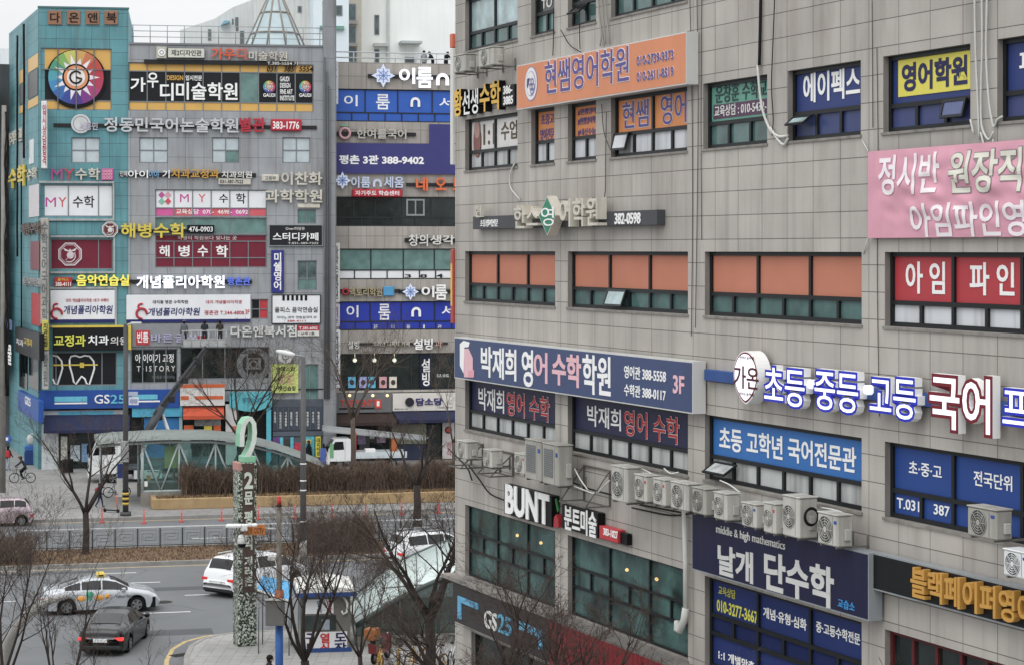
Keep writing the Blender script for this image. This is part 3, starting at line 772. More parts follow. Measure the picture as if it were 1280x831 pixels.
# lit blue and dark red letters
LB = mat('f2f4ff', .4, .02, emit=.5); OB = mat('2430c4', .4); OR = mat('7a1a26', .4)
t = channel(FB, 'letter_sign', 'lit white letters outlined in blue and dark red on a blue beam', (880, 461, 1300, 475), [
    ('초등', (956, 458, 1006, 503), LB, {'outline': OB, 'ow': .06, 'bold': .004, 'sides': WH_T}), ('중등', (1019, 463, 1073, 510), LB, {'outline': OB, 'ow': .06, 'bold': .004, 'sides': WH_T}), ('고등', (1088, 470, 1145, 518), LB, {'outline': OB, 'ow': .06, 'bold': .004, 'sides': WH_T}),
    ('국어', (1163, 467, 1238, 533), LB, {'outline': OR, 'ow': .06, 'bold': .012, 'sides': WH_T}), ('프', (1254, 487, 1288, 528), LB, {'outline': OB, 'ow': .06, 'bold': .004, 'sides': WH_T})], .15, .16, rail_m=mat('2c4f8e', .4))
# the beam continues down the wall as a straight run seen in perspective
for u, v in ((1012, 480), (1082, 487)):
    k, z = FB.pix(u, v, .3); part('letter_dot', MB().bev(k - .09, k + .09, -.32, -.15, z - .09, z + .09, .04), LB, t)
k, z = FB.pix(932, 471, .42)
t = thing('round_sign', 'white balloon shaped sign with a dark red rim beside lit letters', 'sign', FB, (k, -.1, z))
def balloon(sc, y0, y1):
    p = []
    for i in range(36):
        a = 2 * math.pi * i / 36; x, zq = .50 * math.cos(a), .50 * math.sin(a)
        if zq < -.36: zq = zq - .10 * (1 - abs(x) / .36) if abs(x) < .36 else zq
        p.append((k + x * sc, z + .04 + zq * sc))
    return MB().prism(p, y0, y1)
part('body', balloon(1.0, -.42, -.1), WH_T, t); part('rim', balloon(.95, -.426, -.42), OR, t); part('face', balloon(.88, -.432, -.426), LB, t)
letters(FB, t, '가온', (917, 456, 948, 484), .433, mat('5a1a22', .5), .008, .012)
letters(FB, t, '국어논술학원', (924, 444, 942, 448), .433, mat('5a1a22', .5), .006, .0); letters(FB, t, '국어논술학원', (923, 489, 942, 493), .433, mat('5a1a22', .5), .006, .0)
# black letters on the second floor wall
t = channel(FB, 'letter_sign', 'white block letters on black blocks with a red and green mark', None, [
    ('BUNT', (631, 604, 686, 641), WH_T, {'bold': .035})], .24, .03)
s0, s1, z0, z1 = FB.rect(631, 603, 689, 642, .2); part('letter_block', MB().bev(s0 + .02, s1 + .1, -.235, -.02, z0 + .02, z1 - .02, .01), BLACK, t)
s0, s1, z0, z1 = FB.rect(703, 629, 748, 659, .2); part('backing', MB().bev(s0, s1, -.22, -.02, z0, z1, .01), BLACK, t)
letters(FB, t, '분트미술', (705, 630, 745, 661), .223, WH_T, .02, .02)
k, z = FB.pix(697, 650, .2); mb = MB(); mb.prism([(k - .16, z - .18), (k + .14, z - .16), (k + .13, z + .02), (k, z + .16), (k - .14, z + .06)], -.24, -.02); part('red_mark', mb, mat('b02430', .4), t)
mb = MB(); mb.prism([(k - .16, z + .5), (k - .1, z + .55), (k + .04, z + .25), (k - .02, z + .2)], -.2, -.17); part('green_mark', mb, mat('1f7a3a', .4), t)
s0, s1, z0, z1 = FB.rect(750, 656, 773, 672, .2); part('phone_panel', MB().bev(s0, s1, -.22, -.02, z0, z1, .01), mat('c0303a', .4), t); letters(FB, t, '383-1027', (754, 659, 772, 668), .222, WH_T, .01, .02)
s0, s1, z0, z1 = FB.rect(772, 663, 786, 677, .1); part('rail', MB().bev(s0, s1, -.15, -.02, z0, z1, .01), BLACK, t)
# navy board and black board lower right
sign(FB, 'banner_sign', 'dark navy sign board with large white lettering below the fan units', (865, 638, 1086, 711), .30, mat('1f2040', .4, .06, 1, dirt=.1), [
    ('middle & high mathematics', (895, 655, 981, 668), OFFW, {'bold': 0}), ('날개', (897, 679, 941, 717), SILV, {'bold': .03}), ('단수학', (955, 687, 1042, 736), SILV, {'bold': .03}), ('교습소', (1047, 747, 1068, 758), mat('2f8fd0', .4))], edge=ALU_L, d=.06)
GOLD = mat('c8922e', .4, .08)
sign(FB, 'banner_sign', 'black fascia board with thick golden raised letters at the lower right', (1091, 690, 1340, 736), .22, mat('17181a', .4, .1, 1), [
    ('블랙페이퍼영어', (1138, 707, 1292, 745), GOLD, {'depth': .14, 'bold': .02})], edge=ALU_L, d=.04)
# shop fronts at street level
t = sign(FB, 'shop_fascia', 'dark grey shop fascia with white and light blue logo near the corner', (566, 726, 686, 775), .35, mat('3a3536', .5, .1, 1), [
    ('GS', (605, 761, 620, 783), OFFW, {'depth': .04, 'bold': .006}), ('25', (622, 766, 638, 789), mat('4fa8cc', .4), {'depth': .04, 'bold': .006})], d=-.02)
LBL = mat('5aa9cf', .4)
for px in ((572, 744, 597, 751), (572, 751, 576, 772), (649, 776, 677, 786), (673, 786, 677, 812)):
    s0, s1, z0, z1 = FB.rect(*px, .36); part('light_strip', MB().box(s0, s1, -.365, -.325, z0, z1), LBL, t)
s0, z1 = FB.pix(690, 774, .4); s1, _ = FB.pix(1000, 774, .4)
t = thing('shop_awning', 'ribbed dark red shop awning under the second floor windows', 'awning', FB, (s0, 0, z1 - 1.2))
mb = MB(); n = 46
for i in range(n):
    a = s0 + (s1 - s0) * i / n; b = s0 + (s1 - s0) * (i + 1) / n
    mb.prism([(0, 0)] * 0 or [(a, z1), (b - .03, z1), (b - .03, z1 - .06), (a, z1 - .06)], -.45, -.36)
    mb.box(a, b - .02, -.47, -.36, z1 - 1.25, z1 - .0); mb.box(b - .02, b, -.45, -.36, z1 - 1.25, z1)
part('ribbed_panel', mb, mat('8e1f28', .45, .08), t)
part('top_ledge', MB().box(s0, s1, -.47, .0, z1 + .003, z1 + .06), mat('77736e', .8), t)
s0, s1, z0, z1 = FB.rect(690, 800, 800, 806, .5); part('light_strip', MB().box(s0, s1, -.52, -.475, z1 - .85, z1 - .78), mat('ff6a4a', .4, emit=.8), t)
part('top_coping', MB().box(-.1, 7.3, -.40, 0, zz(-9.25), zz(-9.15)), SILL, bld)
# thin projecting sign on the far corner
t = thing('blade_sign', 'tall thin white blade sign with orange top at the block corner', 'sign', FB, (-.4, 0, 10.6))
t2 = part('board', MB().bev(-.20, -.02, -.08, .5, CAMZ + 2.4, CAMZ + 5.7, .02), OFFW, t); part('top_panel', MB().bev(-.21, -.01, -.09, .51, CAMZ + 5.72, CAMZ + 6.12, .02), mat('d2694c', .5), t)
part('bracket', MB().tube([(-.2, 0, CAMZ + 5), (.02, .02, CAMZ + 5)], .03).tube([(-.2, 0, CAMZ + 3), (.02, .02, CAMZ + 3)], .03), STEEL, t)
t = thing('blade_sign', 'narrow red and yellow blade sign low on the block corner', 'sign', FB, (-.2, 0, 13))
part('board', MB().bev(-.2, -.02, -.07, .3, CAMZ - 2.1, CAMZ - .0, .02), mat('b04a3c', .5), t); part('bracket', MB().tube([(-.2, 0, CAMZ - 1), (.02, .02, CAMZ - 1)], .03), STEEL, t)
part('emblem', MB().box(-.17, -.05, -.076, -.071, CAMZ - 1.6, CAMZ - .4), YELL, t)

# ------------------------------------------------------------------ air conditioners
ACW = mat('bcbab1', .5, .12, 1.5, dirt=.5); ACW2 = mat('a4a299', .55, .1, 1.5, dirt=.4); ACG = mat('55585a', .6, .2, 3)
def ac(F, u0, vt, vb, ub, w_px_front, label, big=False, m=ACW, d1=.75, dep=.34, logo=None, grille='round', brk=True, group='air conditioners on the granite block'):
    """outdoor unit: front from u0 to u0 + w_px_front, top left vt, bottom vb, standing d1 off the wall"""
    s0, z1 = F.pix(u0, vt, d1); _, z0 = F.pix(u0, vb, d1); s1, _ = F.pix(u0 + w_px_front, vt, d1)
    t = thing('air_conditioner', label, 'air conditioner', F, ((s0 + s1) / 2, -(d1 - dep), z0), group)
    yf, yb = -d1, -(d1 - dep)
    part('cabinet', MB().bev(s0, s1, yf, yb, z0, z1 - .03, .025), m, t)
    part('lid', MB().bev(s0 - .012, s1 + .012, yf - .012, yb + .012, z1 - .028, z1, .01), m, t)
    W, H = s1 - s0, z1 - z0
    if grille == 'round':
        cx, cz, R = s0 + W * .40, (z0 + z1) / 2 - .01, min(W * .36, H * .42)
        part('fan_hollow', MB().disc((cx, yf - .003, cz), (0, -1, 0), 0, R, 28), ACG, t)
        g = MB()
        for k in range(1, 6): g.ring((cx, yf - .014, cz), (0, 1, 0), R * k / 5, .007, 28, 4)
        for k in range(8):
            a = math.pi * k / 4; g.tube([(cx, yf - .014, cz), (cx + R * math.cos(a), yf - .014, cz + R * math.sin(a))], .006, 4)
        g.disc((cx, yf - .022, cz), (0, -1, 0), 0, R * .2, 16)
        part('fan_guard', g, m, t)
    else:
        part('fan_hollow', MB().box(s0 + W * .1, s0 + W * .68, yf - .006, yf + .004, z0 + H * .18, z1 - H * .14), mat('6d6f70', .6, .1), t)
        g = MB()
        for k in range(14):
            z = z0 + H * (.19 + .66 * k / 14); g.box(s0 + W * .1, s0 + W * .68, yf - .014, yf - .007, z, z + .012)
        part('fan_guard', g, mat('8b8c8a', .5), t)
    part('seam', MB().box(s0 + W * .76, s0 + W * .77, yf - .004, yf + .002, z0 + .04, z1 - .05), ACG, t)
    if logo: part('badge', MB().box(s0 + W * .82, s0 + W * .95, yf - .006, yf, z1 - H * .3, z1 - H * .2), logo, t)
    part('valve_cover', MB().bev(s1 + .001, s1 + .05, yb - .2, yb - .06, z0 + H * .2, z0 + H * .55, .012), mat('a9a8a2', .5), t)
    if brk:
        b = MB(); q = .035
        for x in (s0 + .06, s1 - .1):
            b.box(x, x + q, yf + .02, -.004, z0 - q - .004, z0 - .004); b.box(x, x + q, -.04, -.004, z0 - .12, z0 + .2)
        part('bracket', b, mat('6f6d69', .6, .2, dirt=.4), t)
    return t
LG = mat('b8434a', .5); LB2 = mat('2f4f9c', .5)
A = lambda *a, **k: ac(FB, *a, **k)
A(571, 549, 571, 0, 12.5, 'small off-white fan unit at the outermost corner of the wall', m=ACW)
A(604, 560, 582, 0, 10, 'small off-white fan unit with an empty bracket on each side', m=ACW)
A(643, 565, 590, 0, 12.5, 'small white fan unit tucked beside two tall grey ones', m=ACW, logo=LG)
A(656, 547, 597, 0, 20, 'tall grey condenser, the farther of a matching pair', m=ACW2, grille='slat', logo=LB2, d1=.8, dep=.4)
A(678, 552, 603, 0, 20, 'tall grey condenser, the nearer of a matching pair', m=ACW2, grille='slat', logo=LB2, d1=.8, dep=.4)
A(764, 580, 624, 0, 20, 'tall off-white fan unit that starts the long row of units', m=ACW, d1=.8, dep=.38)
A(793, 591, 624, 0, 15, 'white fan unit right after the tallest off-white one', m=ACW, logo=LG)
A(816, 596, 629, 0, 15, 'white fan unit between a red badged one and a wide fan', m=ACW, logo=LG)
A(838, 600, 634, 0, 22, 'wide white fan unit with a clearly seen round grille', m=ACW)
A(865, 607, 640, 0, 17, 'beige fan unit under the tilted open sash', m=ACW2)
A(892, 613, 647, 0, 16, 'white fan unit above the start of the navy board', m=ACW)
A(927, 626, 656, 0, 18, 'low white fan unit with a small blue badge', m=ACW, logo=LB2)
A(954, 626, 664, 0, 15, 'white fan unit with red badge beside the coiled hose', m=ACW, logo=LG)
t = A(978, 617, 668, 0, 21, 'tall white condenser with a black hose coiled on its side', m=ACW, d1=.8, dep=.42)
k, z = FB.pix(1013, 645, .6); mb = MB(); mb.ring((k + .03, -.6, z), (1, .15, 0), .17, .02, 24, 6); mb.ring((k + .05, -.6, z), (1, .1, .1), .15, .018, 24, 6); part('coiled_hose', mb, CABLE, t)
A(1022, 638, 678, 0, 25, 'white fan unit with pipes on top, last of the long row', m=ACW, logo=LB2)
A(1209, 630, 668, 0, 36, 'beige condenser standing before the blue films of the window', m=ACW2, logo=LB2, d1=.8)
A(1254, 684, 718, 0, 30, 'clean white fan unit above the black fascia board', m=mat('d9dbdb', .4, .04), logo=LB2, d1=.8)
A(567, 70, 92, 0, 14, 'farther of two fan units under the top corner window', m=ACW, d1=.7)
A(598, 62, 85, 0, 18, 'nearer of two fan units under the top corner window', m=ACW, d1=.7)
# empty brackets
def rack(px, label):
    s0, s1, z0, z1 = FB.rect(*px, .04)
    mb = MB(); q = .035
    for x in (s0, s1 - q):
        mb.box(x, x + q, -.05, -.004, z0, z1); mb.box(x, x + q, -.7, -.05, z0, z0 + q); mb.tube([(x + q / 2, -.04, z1 - .03), (x + q / 2, -.66, z0 + q)], .018, 4)
    mb.box(s0 + q, s1 - q, -.045, -.01, z1 - q, z1); mb.box(s0 + q, s1 - q, -.7, -.66, z0 + .002, z0 + q - .002); mb.box(s0 + q, s1 - q, -.12, -.085, z0 + .002, z0 + q - .002)
    return solo('wall_bracket', mb, mat('66625d', .6, .2, dirt=.4), label, 'bracket', FB, (s0, 0, z0), 'empty brackets on the granite block')
rack((588, 551, 603, 581), 'empty steel bracket nearest the building corner')
rack((624, 562, 641, 591), 'empty steel bracket beside the small white fan unit')
rack((729, 580, 762, 625), 'wide empty steel bracket just before the long row of units')
# cables and hoses on the wall
def cables(label, runs, m, r=.018, d=.06, name='wall_cable'):
    mb = MB()
    for run in runs:
        pts = fpath2(run, d); q = []
        for i in range(len(pts) - 1):
            p0, p1 = Vector(pts[i]), Vector(pts[i + 1]); q += [p0.lerp(p1, j / 4) for j in range(4)]
        q.append(Vector(pts[-1]))
        for _ in range(2): q = [q[0]] + [(q[i - 1] + q[i] * 2 + q[i + 1]) / 4 for i in range(1, len(q) - 1)] + [q[-1]]
        mb.tube(q, r, 5)
    return solo(name, mb, m, label, 'cable', FB, (FB.pix(*runs[0][0], d)[0], 0, FB.pix(*runs[0][0], d)[1]))
cables('thick black and white cable hanging between two windows of the upper wall', [[(951, -20), (950, 40), (949, 82)]], CABLE, .035)
cables('white hose looping below the black hanging cable', [[(947, 82), (949, 110), (953, 140), (963, 165), (975, 172), (985, 170)], [(963, 160), (972, 175), (980, 183), (985, 173)]], CABLE_W, .03)
cables('thin black wire drooping beside the green window', [[(969, -20), (966, 60), (964, 110), (967, 150), (965, 170)]], CABLE, .012)
cables('bundle of white wires hanging down to the pink banner', [[(1218, -20), (1219, 60), (1222, 120), (1224, 175)], [(1227, -20), (1228, 60), (1226, 110), (1226, 160), (1236, 178), (1242, 165)], [(1234, -20), (1232, 70), (1236, 130), (1242, 163), (1246, 150), (1253, 146)], [(1213, 150), (1217, 168)], [(1226, 166), (1230, 183), (1238, 187), (1242, 175)]], CABLE_W, .022)
cables('tangle of grey wires running down above the orange board', [[(747, -10), (750, 30), (755, 58)], [(752, -10), (754, 25), (757, 55)], [(756, -10), (757, 10), (762, 56)], [(749, 20), (752, 45), (750, 58)]], mat('9a978f', .6), .02)
cables('dark wires dangling below the small top windows', [[(692, 10), (692, 45), (691, 70)], [(701, 38), (712, 58), (727, 66)], [(724, 30), (725, 62)]], CABLE, .012)
cables('grey cables falling past the second row sill towards the blinds', [[(752, 130), (754, 165), (762, 187), (768, 190)], [(758, 140), (757, 200), (757, 240), (753, 258)]], mat('55524d', .6), .012)
cables('white cable curling out of the poster window', [[(643, 205), (637, 218), (637, 235), (650, 250)]], CABLE_W, .02)
cables('white tubes strung along the top of the air conditioner row', [[(712, 605), (730, 612), (745, 618), (762, 600)], [(801, 585), (812, 590), (825, 598)], [(830, 585), (838, 592), (848, 590)], [(900, 600), (912, 605), (925, 615)], [(1026, 634), (1040, 636), (1055, 640), (1062, 655)], [(718, 585), (726, 600), (735, 612)]], CABLE_W, .018, .35)
cables('dark hoses under the air conditioner row', [[(710, 600), (740, 612), (800, 626)], [(800, 630), (830, 636), (858, 641)], [(790, 634), (840, 645), (870, 640)], [(585, 580), (600, 600), (612, 618), (640, 628)], [(560, 560), (585, 584), (590, 600)], [(856, 620), (857, 640)]], CABLE, .022, .1)
cables('thin vertical wires along the pier between the bays', [[(862, -10), (865, 120), (866, 260), (864, 420)], [(871, -10), (873, 130), (871, 300), (869, 410)], [(877, -10), (876, 150), (877, 300)]], mat('4a4743', .6), .008, .02)
cables('thin vertical wires on the pier above the dark letters', [[(1096, 60), (1098, 200), (1096, 330), (1099, 520)], [(1090, 0), (1091, 160)]], mat('4a4743', .6), .008, .02)

# ================================================================== the teal and grey academy block across the street
AA = math.radians(9.0)
FA = Frame((48 - 640) / FPX * 143.0, 143.0, AA)
acad = thing('academy_building', 'teal and grey panelled corner block covered in signs across the street', 'building', FA, (0, 0, 0))
XA = lambda u: FA.pix(u, 312)[0]
ZA = lambda v, u=230: FA.pix(u, v)[1]
def RA(px): return FA.rect(*px)
TEALW = tiles('5b98a1', '3a5a60', 1.2, .9, .03, .06, .30, rough=.5); GREYW = tiles('9c9fa3', '63666a', 1.25, 1.35, .03, .05, .28, rough=.5)
YW = mat('dcab4c', .35, .06, 1); BKW = mat('1f2226', .3, .15, 1); MARO = mat('7a2438', .35, .08, 1); WFA = mat('e4e6e9', .35, .05, 1)
PANEW = glass('b9c6cb', .12, var=.15); GLASSES.append(PANEW)
GTEAL = glass('638883', .1, var=.3); GLASSES.append(GTEAL)
sT = XA(160.5); sE = XA(404); zTop = ZA(11, 100); zRoof = ZA(57)
# openings: px box, rows, on the tower or the grey wall
PINK = mat('d8579c', .4, .05); PK2 = mat('d55a66', .4, .05)
specA = [
 ('t', (51, 60, 139.5, 137.5), [(.345, [0, .24, .5, .75, 1], YW), (.50, [0, .24, .5, .75, 1], BKW), (.155, [0, .24, .5, .75, 1], YW)], []),
 ('g', (160.5, 78, 392, 138.5), [(.18, 10, YW), (.63, 10, BKW, {6: GTEAL, }), (.19, 10, YW)], []),
 ('t', (89, 172, 125, 204), [(.5, 2, PANEW), (.5, 2, PANEW)], []),
 ('g', (174, 172, 210, 204), [(.5, 2, PANEW), (.5, 2, PANEW)], []), ('g', (265, 172, 299, 204), [(.5, 2, PANEW), (.5, 2, PANEW, {1: GTEAL})], []), ('g', (353, 172, 388, 204), [(.5, 2, PANEW), (.5, 2, PANEW)], []),
 ('t', (51, 231, 141, 271), [(1.0, [0, .38, .8, 1], WFA)], [('M', (57, 247, 70, 259), mat('c9469a', .5), {'bold': .0}), ('Y', (73, 247, 83, 259), mat('d84a58', .5), {'bold': .0}), ('수학', (91, 245, 118, 260), BLACK)]),
 ('g', (194, 237, 333.5, 271), [(.68, 6, WFA), (.32, 6, PINK, {1: PK2, 3: PK2, 5: PK2})], [('M', (225, 243, 236, 253), mat('c9469a', .5), {'bold': .0}), ('Y', (248, 243, 257, 253), mat('d84a58', .5), {'bold': .0}), ('수', (274, 243, 285, 254), BLACK), ('학', (295, 242, 307, 255), BLACK),
     ('교육상담  070-  4698-  0692', (220, 261.5, 310, 268), WH_T)]),
 ('g', (194, 272, 333.5, 293), [(1.0, 3, GTEAL)], []),
 ('g', (194, 293.5, 333.5, 335), [(.2, 1, MARO), (.5, 6, MARO), (.3, 6, MARO)], [('학생이 학원보다 빛나는 곳', (222, 295, 296, 300), OFFW), ('해', (199, 307, 212, 321), WH_T, {'bold': .022}), ('병', (223, 307, 237, 321), WH_T, {'bold': .022}), ('수', (247, 307, 260, 321), WH_T, {'bold': .022}), ('학', (270, 307, 285, 322), WH_T, {'bold': .022})]),
 ('t', (63, 299, 141, 337), [(1.0, [0, .77, 1], MARO)], []),
 ('g', (372, 262, 395, 280), [(1.0, 2, GTEAL)], []), ('g', (372, 326, 396, 363), [(.6, 2, glass('5d7376', .1)), (.4, 2, GTEAL)], []),
 ('g', (314, 374, 335, 399), [(.5, 2, BKW, {1: mat('c8343c', .4)}), (.5, 2, BKW, {1: mat('c8343c', .4)})], []),
 ('t', (65, 440, 146, 482), [(1.0, [0, .06, .77, 1], BKW)], []),
 ('g', (163.5, 436, 222, 479), [(1.0, 4, DARKG)], [('아 이야기 교정', (169, 442, 217, 453), WH_T), ('T · I S T O R Y', (171, 457, 219, 464), OFFW), ('아이들을 이야기하는', (190, 469, 219, 473), GREYM)]),
 ('g', (225, 434, 337, 474), [(1.0, 4, DARKG)], []),
 ('g', (376, 455, 398, 500), [(1.0, 2, GTEAL)], []),
]
glA = GLASSES + [DARKG]
opsT, opsG = [], []
for w_ in specA:
    r = RA(w_[1]); (opsT if w_[0] == 't' else opsG).append((r[0], r[1], r[2], r[3]))
zS = ZA(487)                                            # top of the shop fronts
m_ = MB(); facade_mb(m_, 0, sT, zS, zTop, opsT, .12, 0, 1); shell(m_, 0, sT, 0, zTop, 16, 0)
part('tower_wall', m_, [TEALW, mat('8f9a9c', .5)], acad)
m_ = MB(); facade_mb(m_, sT, sE, zS, zRoof, opsG, .12, 0, 1); shell(m_, sT + .02, sE, 0, zRoof, 24, 0)
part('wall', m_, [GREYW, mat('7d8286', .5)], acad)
for w_ in specA:
    r = RA(w_[1])
    window(acad, r, w_[2], .12, .07, mat('7d8286', .45), F=FA, lets=w_[3], fd=.06)
m_ = MB(); m_.box(-.05, sT + .05, -.06, .3, zTop + .003, zTop + .12); part('parapet_cap', m_, mat('4d7678', .5), acad)
m_ = MB(); m_.box(sT + .06, sE + .05, -.08, .3, zRoof + .003, zRoof + .14); part('parapet_cap', m_, mat('7b7e82', .5), acad)
# white surrounds of the tower windows
for px in ((36, 229, 143, 273.5), (63, 297, 144, 339.5), (62, 361.5, 146, 407)):
    a, b, c, e = RA(px); a = max(a, .05); q = MB()
    q.box(a, b, -.16, -.003, e, e + .14); q.box(a, b, -.16, -.003, c - .14, c); q.box(b - .12, b, -.14, -.003, c, e)
    part('window_surround', q, mat('a9adad', .5, .1, dirt=.3), acad)
# pilaster of painted pipe and drain on the right edge
part('corner_pier', MB().box(sE + .004, sE + .9, -.2, 1.0, 0, ZA(0, 404)), tiles('8d9094', '5e6164', 1.2, 2.2, .03, .05, .3), acad)
q = MB()
for i, u in enumerate((405.5, 408.5, 411)): q.tube([(XA(u), -.35, ZA(70) - i), (XA(u) + .05, -.3, ZA(300)), (XA(u), -.35, ZA(500))], .06, 6)
part('drain_pipe', q, mat('5a5d60', .5), acad)
# roof railing and glass cone
q = MB(); zr = zRoof + .15
for z in (zr + .45, zr + .85, zr + 1.25): q.tube([(sT + .2, .5, z), (sE, .5, z)], .025, 5)
for i in range(12): x = sT + .3 + i * (sE - sT - .5) / 11; q.tube([(x, .5, zr), (x, .5, zr + 1.27)], .03, 5)
part('roof_railing', q, ALU_L, acad)
cx = FA.pix(344, 40, -6)[0]; ztip = FA.pix(344, -14, -6)[1]; zb0 = zRoof + .1
q = MB(); n = 10; R = 2.35
for i in range(n):
    a, b = 2 * math.pi * i / n, 2 * math.pi * (i + 1) / n
    P = lambda a, r, z: (cx + r * math.cos(a), 6 + r * math.sin(a), z)
    q.quad(P(a, R, zb0), P(b, R, zb0), P(b, .25, ztip), P(a, .25, ztip))
cone = part('glass_cone', q, glass('a9bcc0', .15, var=.1), acad)
q = MB()
for i in range(n):
    a = 2 * math.pi * i / n; q.tube([(cx + R * 1.01 * math.cos(a), 6 + R * 1.01 * math.sin(a), zb0), (cx + .26 * math.cos(a), 6 + .26 * math.sin(a), ztip)], .07, 5)
for f in (0.0, .3, .62):
    r = R + (.25 - R) * f; q.ring((cx, 6, zb0 + (ztip - zb0) * f), (0, 0, 1), r * 1.01, .06, 20, 5)
part('cone_frame', q, mat('8b857c', .5), cone)
# ---- the side of the block along the side street
dS = Vector((-300 - 640, FPX, 0)).normalized()
FS = Frame(FA.x + dS.x * 18, FA.y + dS.y * 18, math.atan2(-dS.y, -dS.x))
def side(px, d=.0): return FS.rect(*px, d)
def inner(M_, name, mm, px, d=.05, parent=None):
    a, b, c, e = side(px, d); q = MB(); q.box(a, b, -d, -.003, c, e); return M_.append((q, mm, name))
sw = thing('side_wing', 'teal side wall of the corner block receding down the side street', 'building', FS, (0, 0, 0))
m_ = MB(); m_.box(0, 17.95, .0, 6, 0, zTop - .02); part('wall', m_, TEALW, sw)
for px, mm, nm in (((35, 75, 47, 92), YW, 'window'), ((35, 94, 47, 125), BKW, 'window'), ((35, 127, 47, 137), YW, 'window'), ((24, 90, 30, 106), YW, 'window'), ((24, 108, 30, 132), mat('5c5f62', .4), 'window'), ((24, 134, 30, 143), YW, 'window'),
                   ((36, 176, 42, 206), PANEW, 'window'), ((24, 180, 28, 210), PANEW, 'window'), ((36, 233, 48, 272), mat('cfc9cc', .5), 'window'), ((38, 302, 49, 337), MARO, 'window'), ((39, 366, 50, 405), mat('b8393c', .5), 'window'), ((24, 440, 34, 482), DARKG, 'window'), ((36, 440, 48, 482), DARKG, 'window')):
    a, b, c, e = side(px, .05); part(nm, MB().box(a, b, -.05, -.003, c, e), mm, sw)
part('cable_run', MB().tube([(FS.pix(30, v, .2)[0] + .12 * math.sin(v), -.2, FS.pix(30, v, .2)[1]) for v in range(30, 210, 12)], .09, 5).tube([(FS.pix(22, v, .2)[0] + .1 * math.sin(v * 2), -.22, FS.pix(22, v, .2)[1]) for v in range(45, 330, 12)], .08, 5).tube([(FS.pix(26, v, .2)[0], -.15, FS.pix(26, v, .2)[1]) for v in range(210, 480, 20)], .06, 5), CABLE, sw)
YW2 = mat('d9bd2c', .4)
channel(FS, 'letter_sign', 'small pale raised letters high on the teal side wall', None, [('과외학원', (8, 168, 26, 184), IVORY)], .05, .1)
channel(FS, 'letter_sign', 'chunky yellow raised letters on the teal side wall', None, [('수학', (10, 212, 31, 237), YW2, {'bold': .02})], .08, .14)
channel(FS, 'letter_sign', 'grey raised letters just above the white corner window film', None, [('수학', (33, 212, 45, 227), IVORY)], .05, .1)
channel(FS, 'letter_sign', 'dark bronze letters on the side wall above the maroon film', None, [('해병수학', (26, 280, 48, 294), mat('6b5f58', .5))], .05, .2)
channel(FS, 'letter_sign', 'grey letters on the side wall above the red film', None, [('폴리아학원', (28, 346, 48, 356), mat('9a9b9c', .5))], .05, .2)
t = sign(FS, 'fascia_sign', 'black side fascia with yellow top edge round the corner', (19, 408, 49, 439), .35, BKW, [('교정과', (30, 421, 40, 430), YW2), ('치과', (20, 422, 29, 430), WH_T)], d=.02)
sign(FS, 'shop_fascia', 'short blue shop fascia on the side street wall', (22, 487, 48, 512), .35, mat('2456a4', .4), [('GS25', (31, 494, 38, 504), WH_T)], d=.02)
# next block along the side street
FN = Frame(FA.x + dS.x * 44 - .9, FA.y + dS.y * 44 - 1.2, FS.a)
nb = thing('side_street_building', 'dark block with red and white films at the very left, down the side street', 'building', FN, (0, 0, 0))
m_ = MB(); m_.box(0, 25.5, 0, 14, 0, CAMZ + 14.2); part('wall', m_, tiles('8f9ba3', '55595d', 1.5, 1.2, .03, .06, .3), nb)
for px, mm in (((-4, 100, 5, 130), YW), ((-4, 135, 6, 150), BKW), ((-4, 230, 10, 280), mat('a9b4ba', .4)), ((-4, 290, 14, 335), MARO), ((-4, 340, 15, 405), mat('d9d9db', .5)), ((-4, 408, 17, 470), BKW)):
    a, b, c, e = FN.rect(*px, .1); o = part('window', MB().box(a, min(b, 25.4), -.1, -.003, c, e), mm, nb)
    if px[1] == 340: letters(FN, o, '학원\n모집', (1, 360, 11, 390), .1, mat('b8343c', .5))
    if px[1] == 408: letters(FN, o, '관스쿨', (0, 425, 14, 450), .1, WH_T)
q = MB(); a, b, c, e = FN.rect(-4, 395, 15, 407, .12); part('blue_band', MB().box(a, b, -.12, -.103, c, e), mat('2d4a86', .4), nb)

# ------------------------------------------------------------------ signs on the academy block
def sA(name, label, px, m, lets=(), th=.12, **k): return sign(FA, name, label, px, th, m, lets, **k)
def cA(label, rail, lets, **k): return channel(FA, 'letter_sign', label, rail, lets, **{'d': .12, 'depth': .12, **k})
BR = mat('9a6f55', .6, .12); DK = mat('25211f', .5)
t = thing('tile_sign', 'four brown letter tiles on top of the teal tower', 'sign', FA, (XA(60), -.1, ZA(31)))
for ch, u in (('다', 60), ('온', 83.5), ('앤', 107), ('북', 130.5)):
    a, b, c, e = FA.rect(u, 13.5, u + 17, 31, .1); o = part('letter_tile', MB().bev(a, b, -.12, -.01, c, e, .02), BR, t); letters(FA, o, ch, (u + 2.5, 16, u + 15, 28.5), .122, DK, .02, .02)
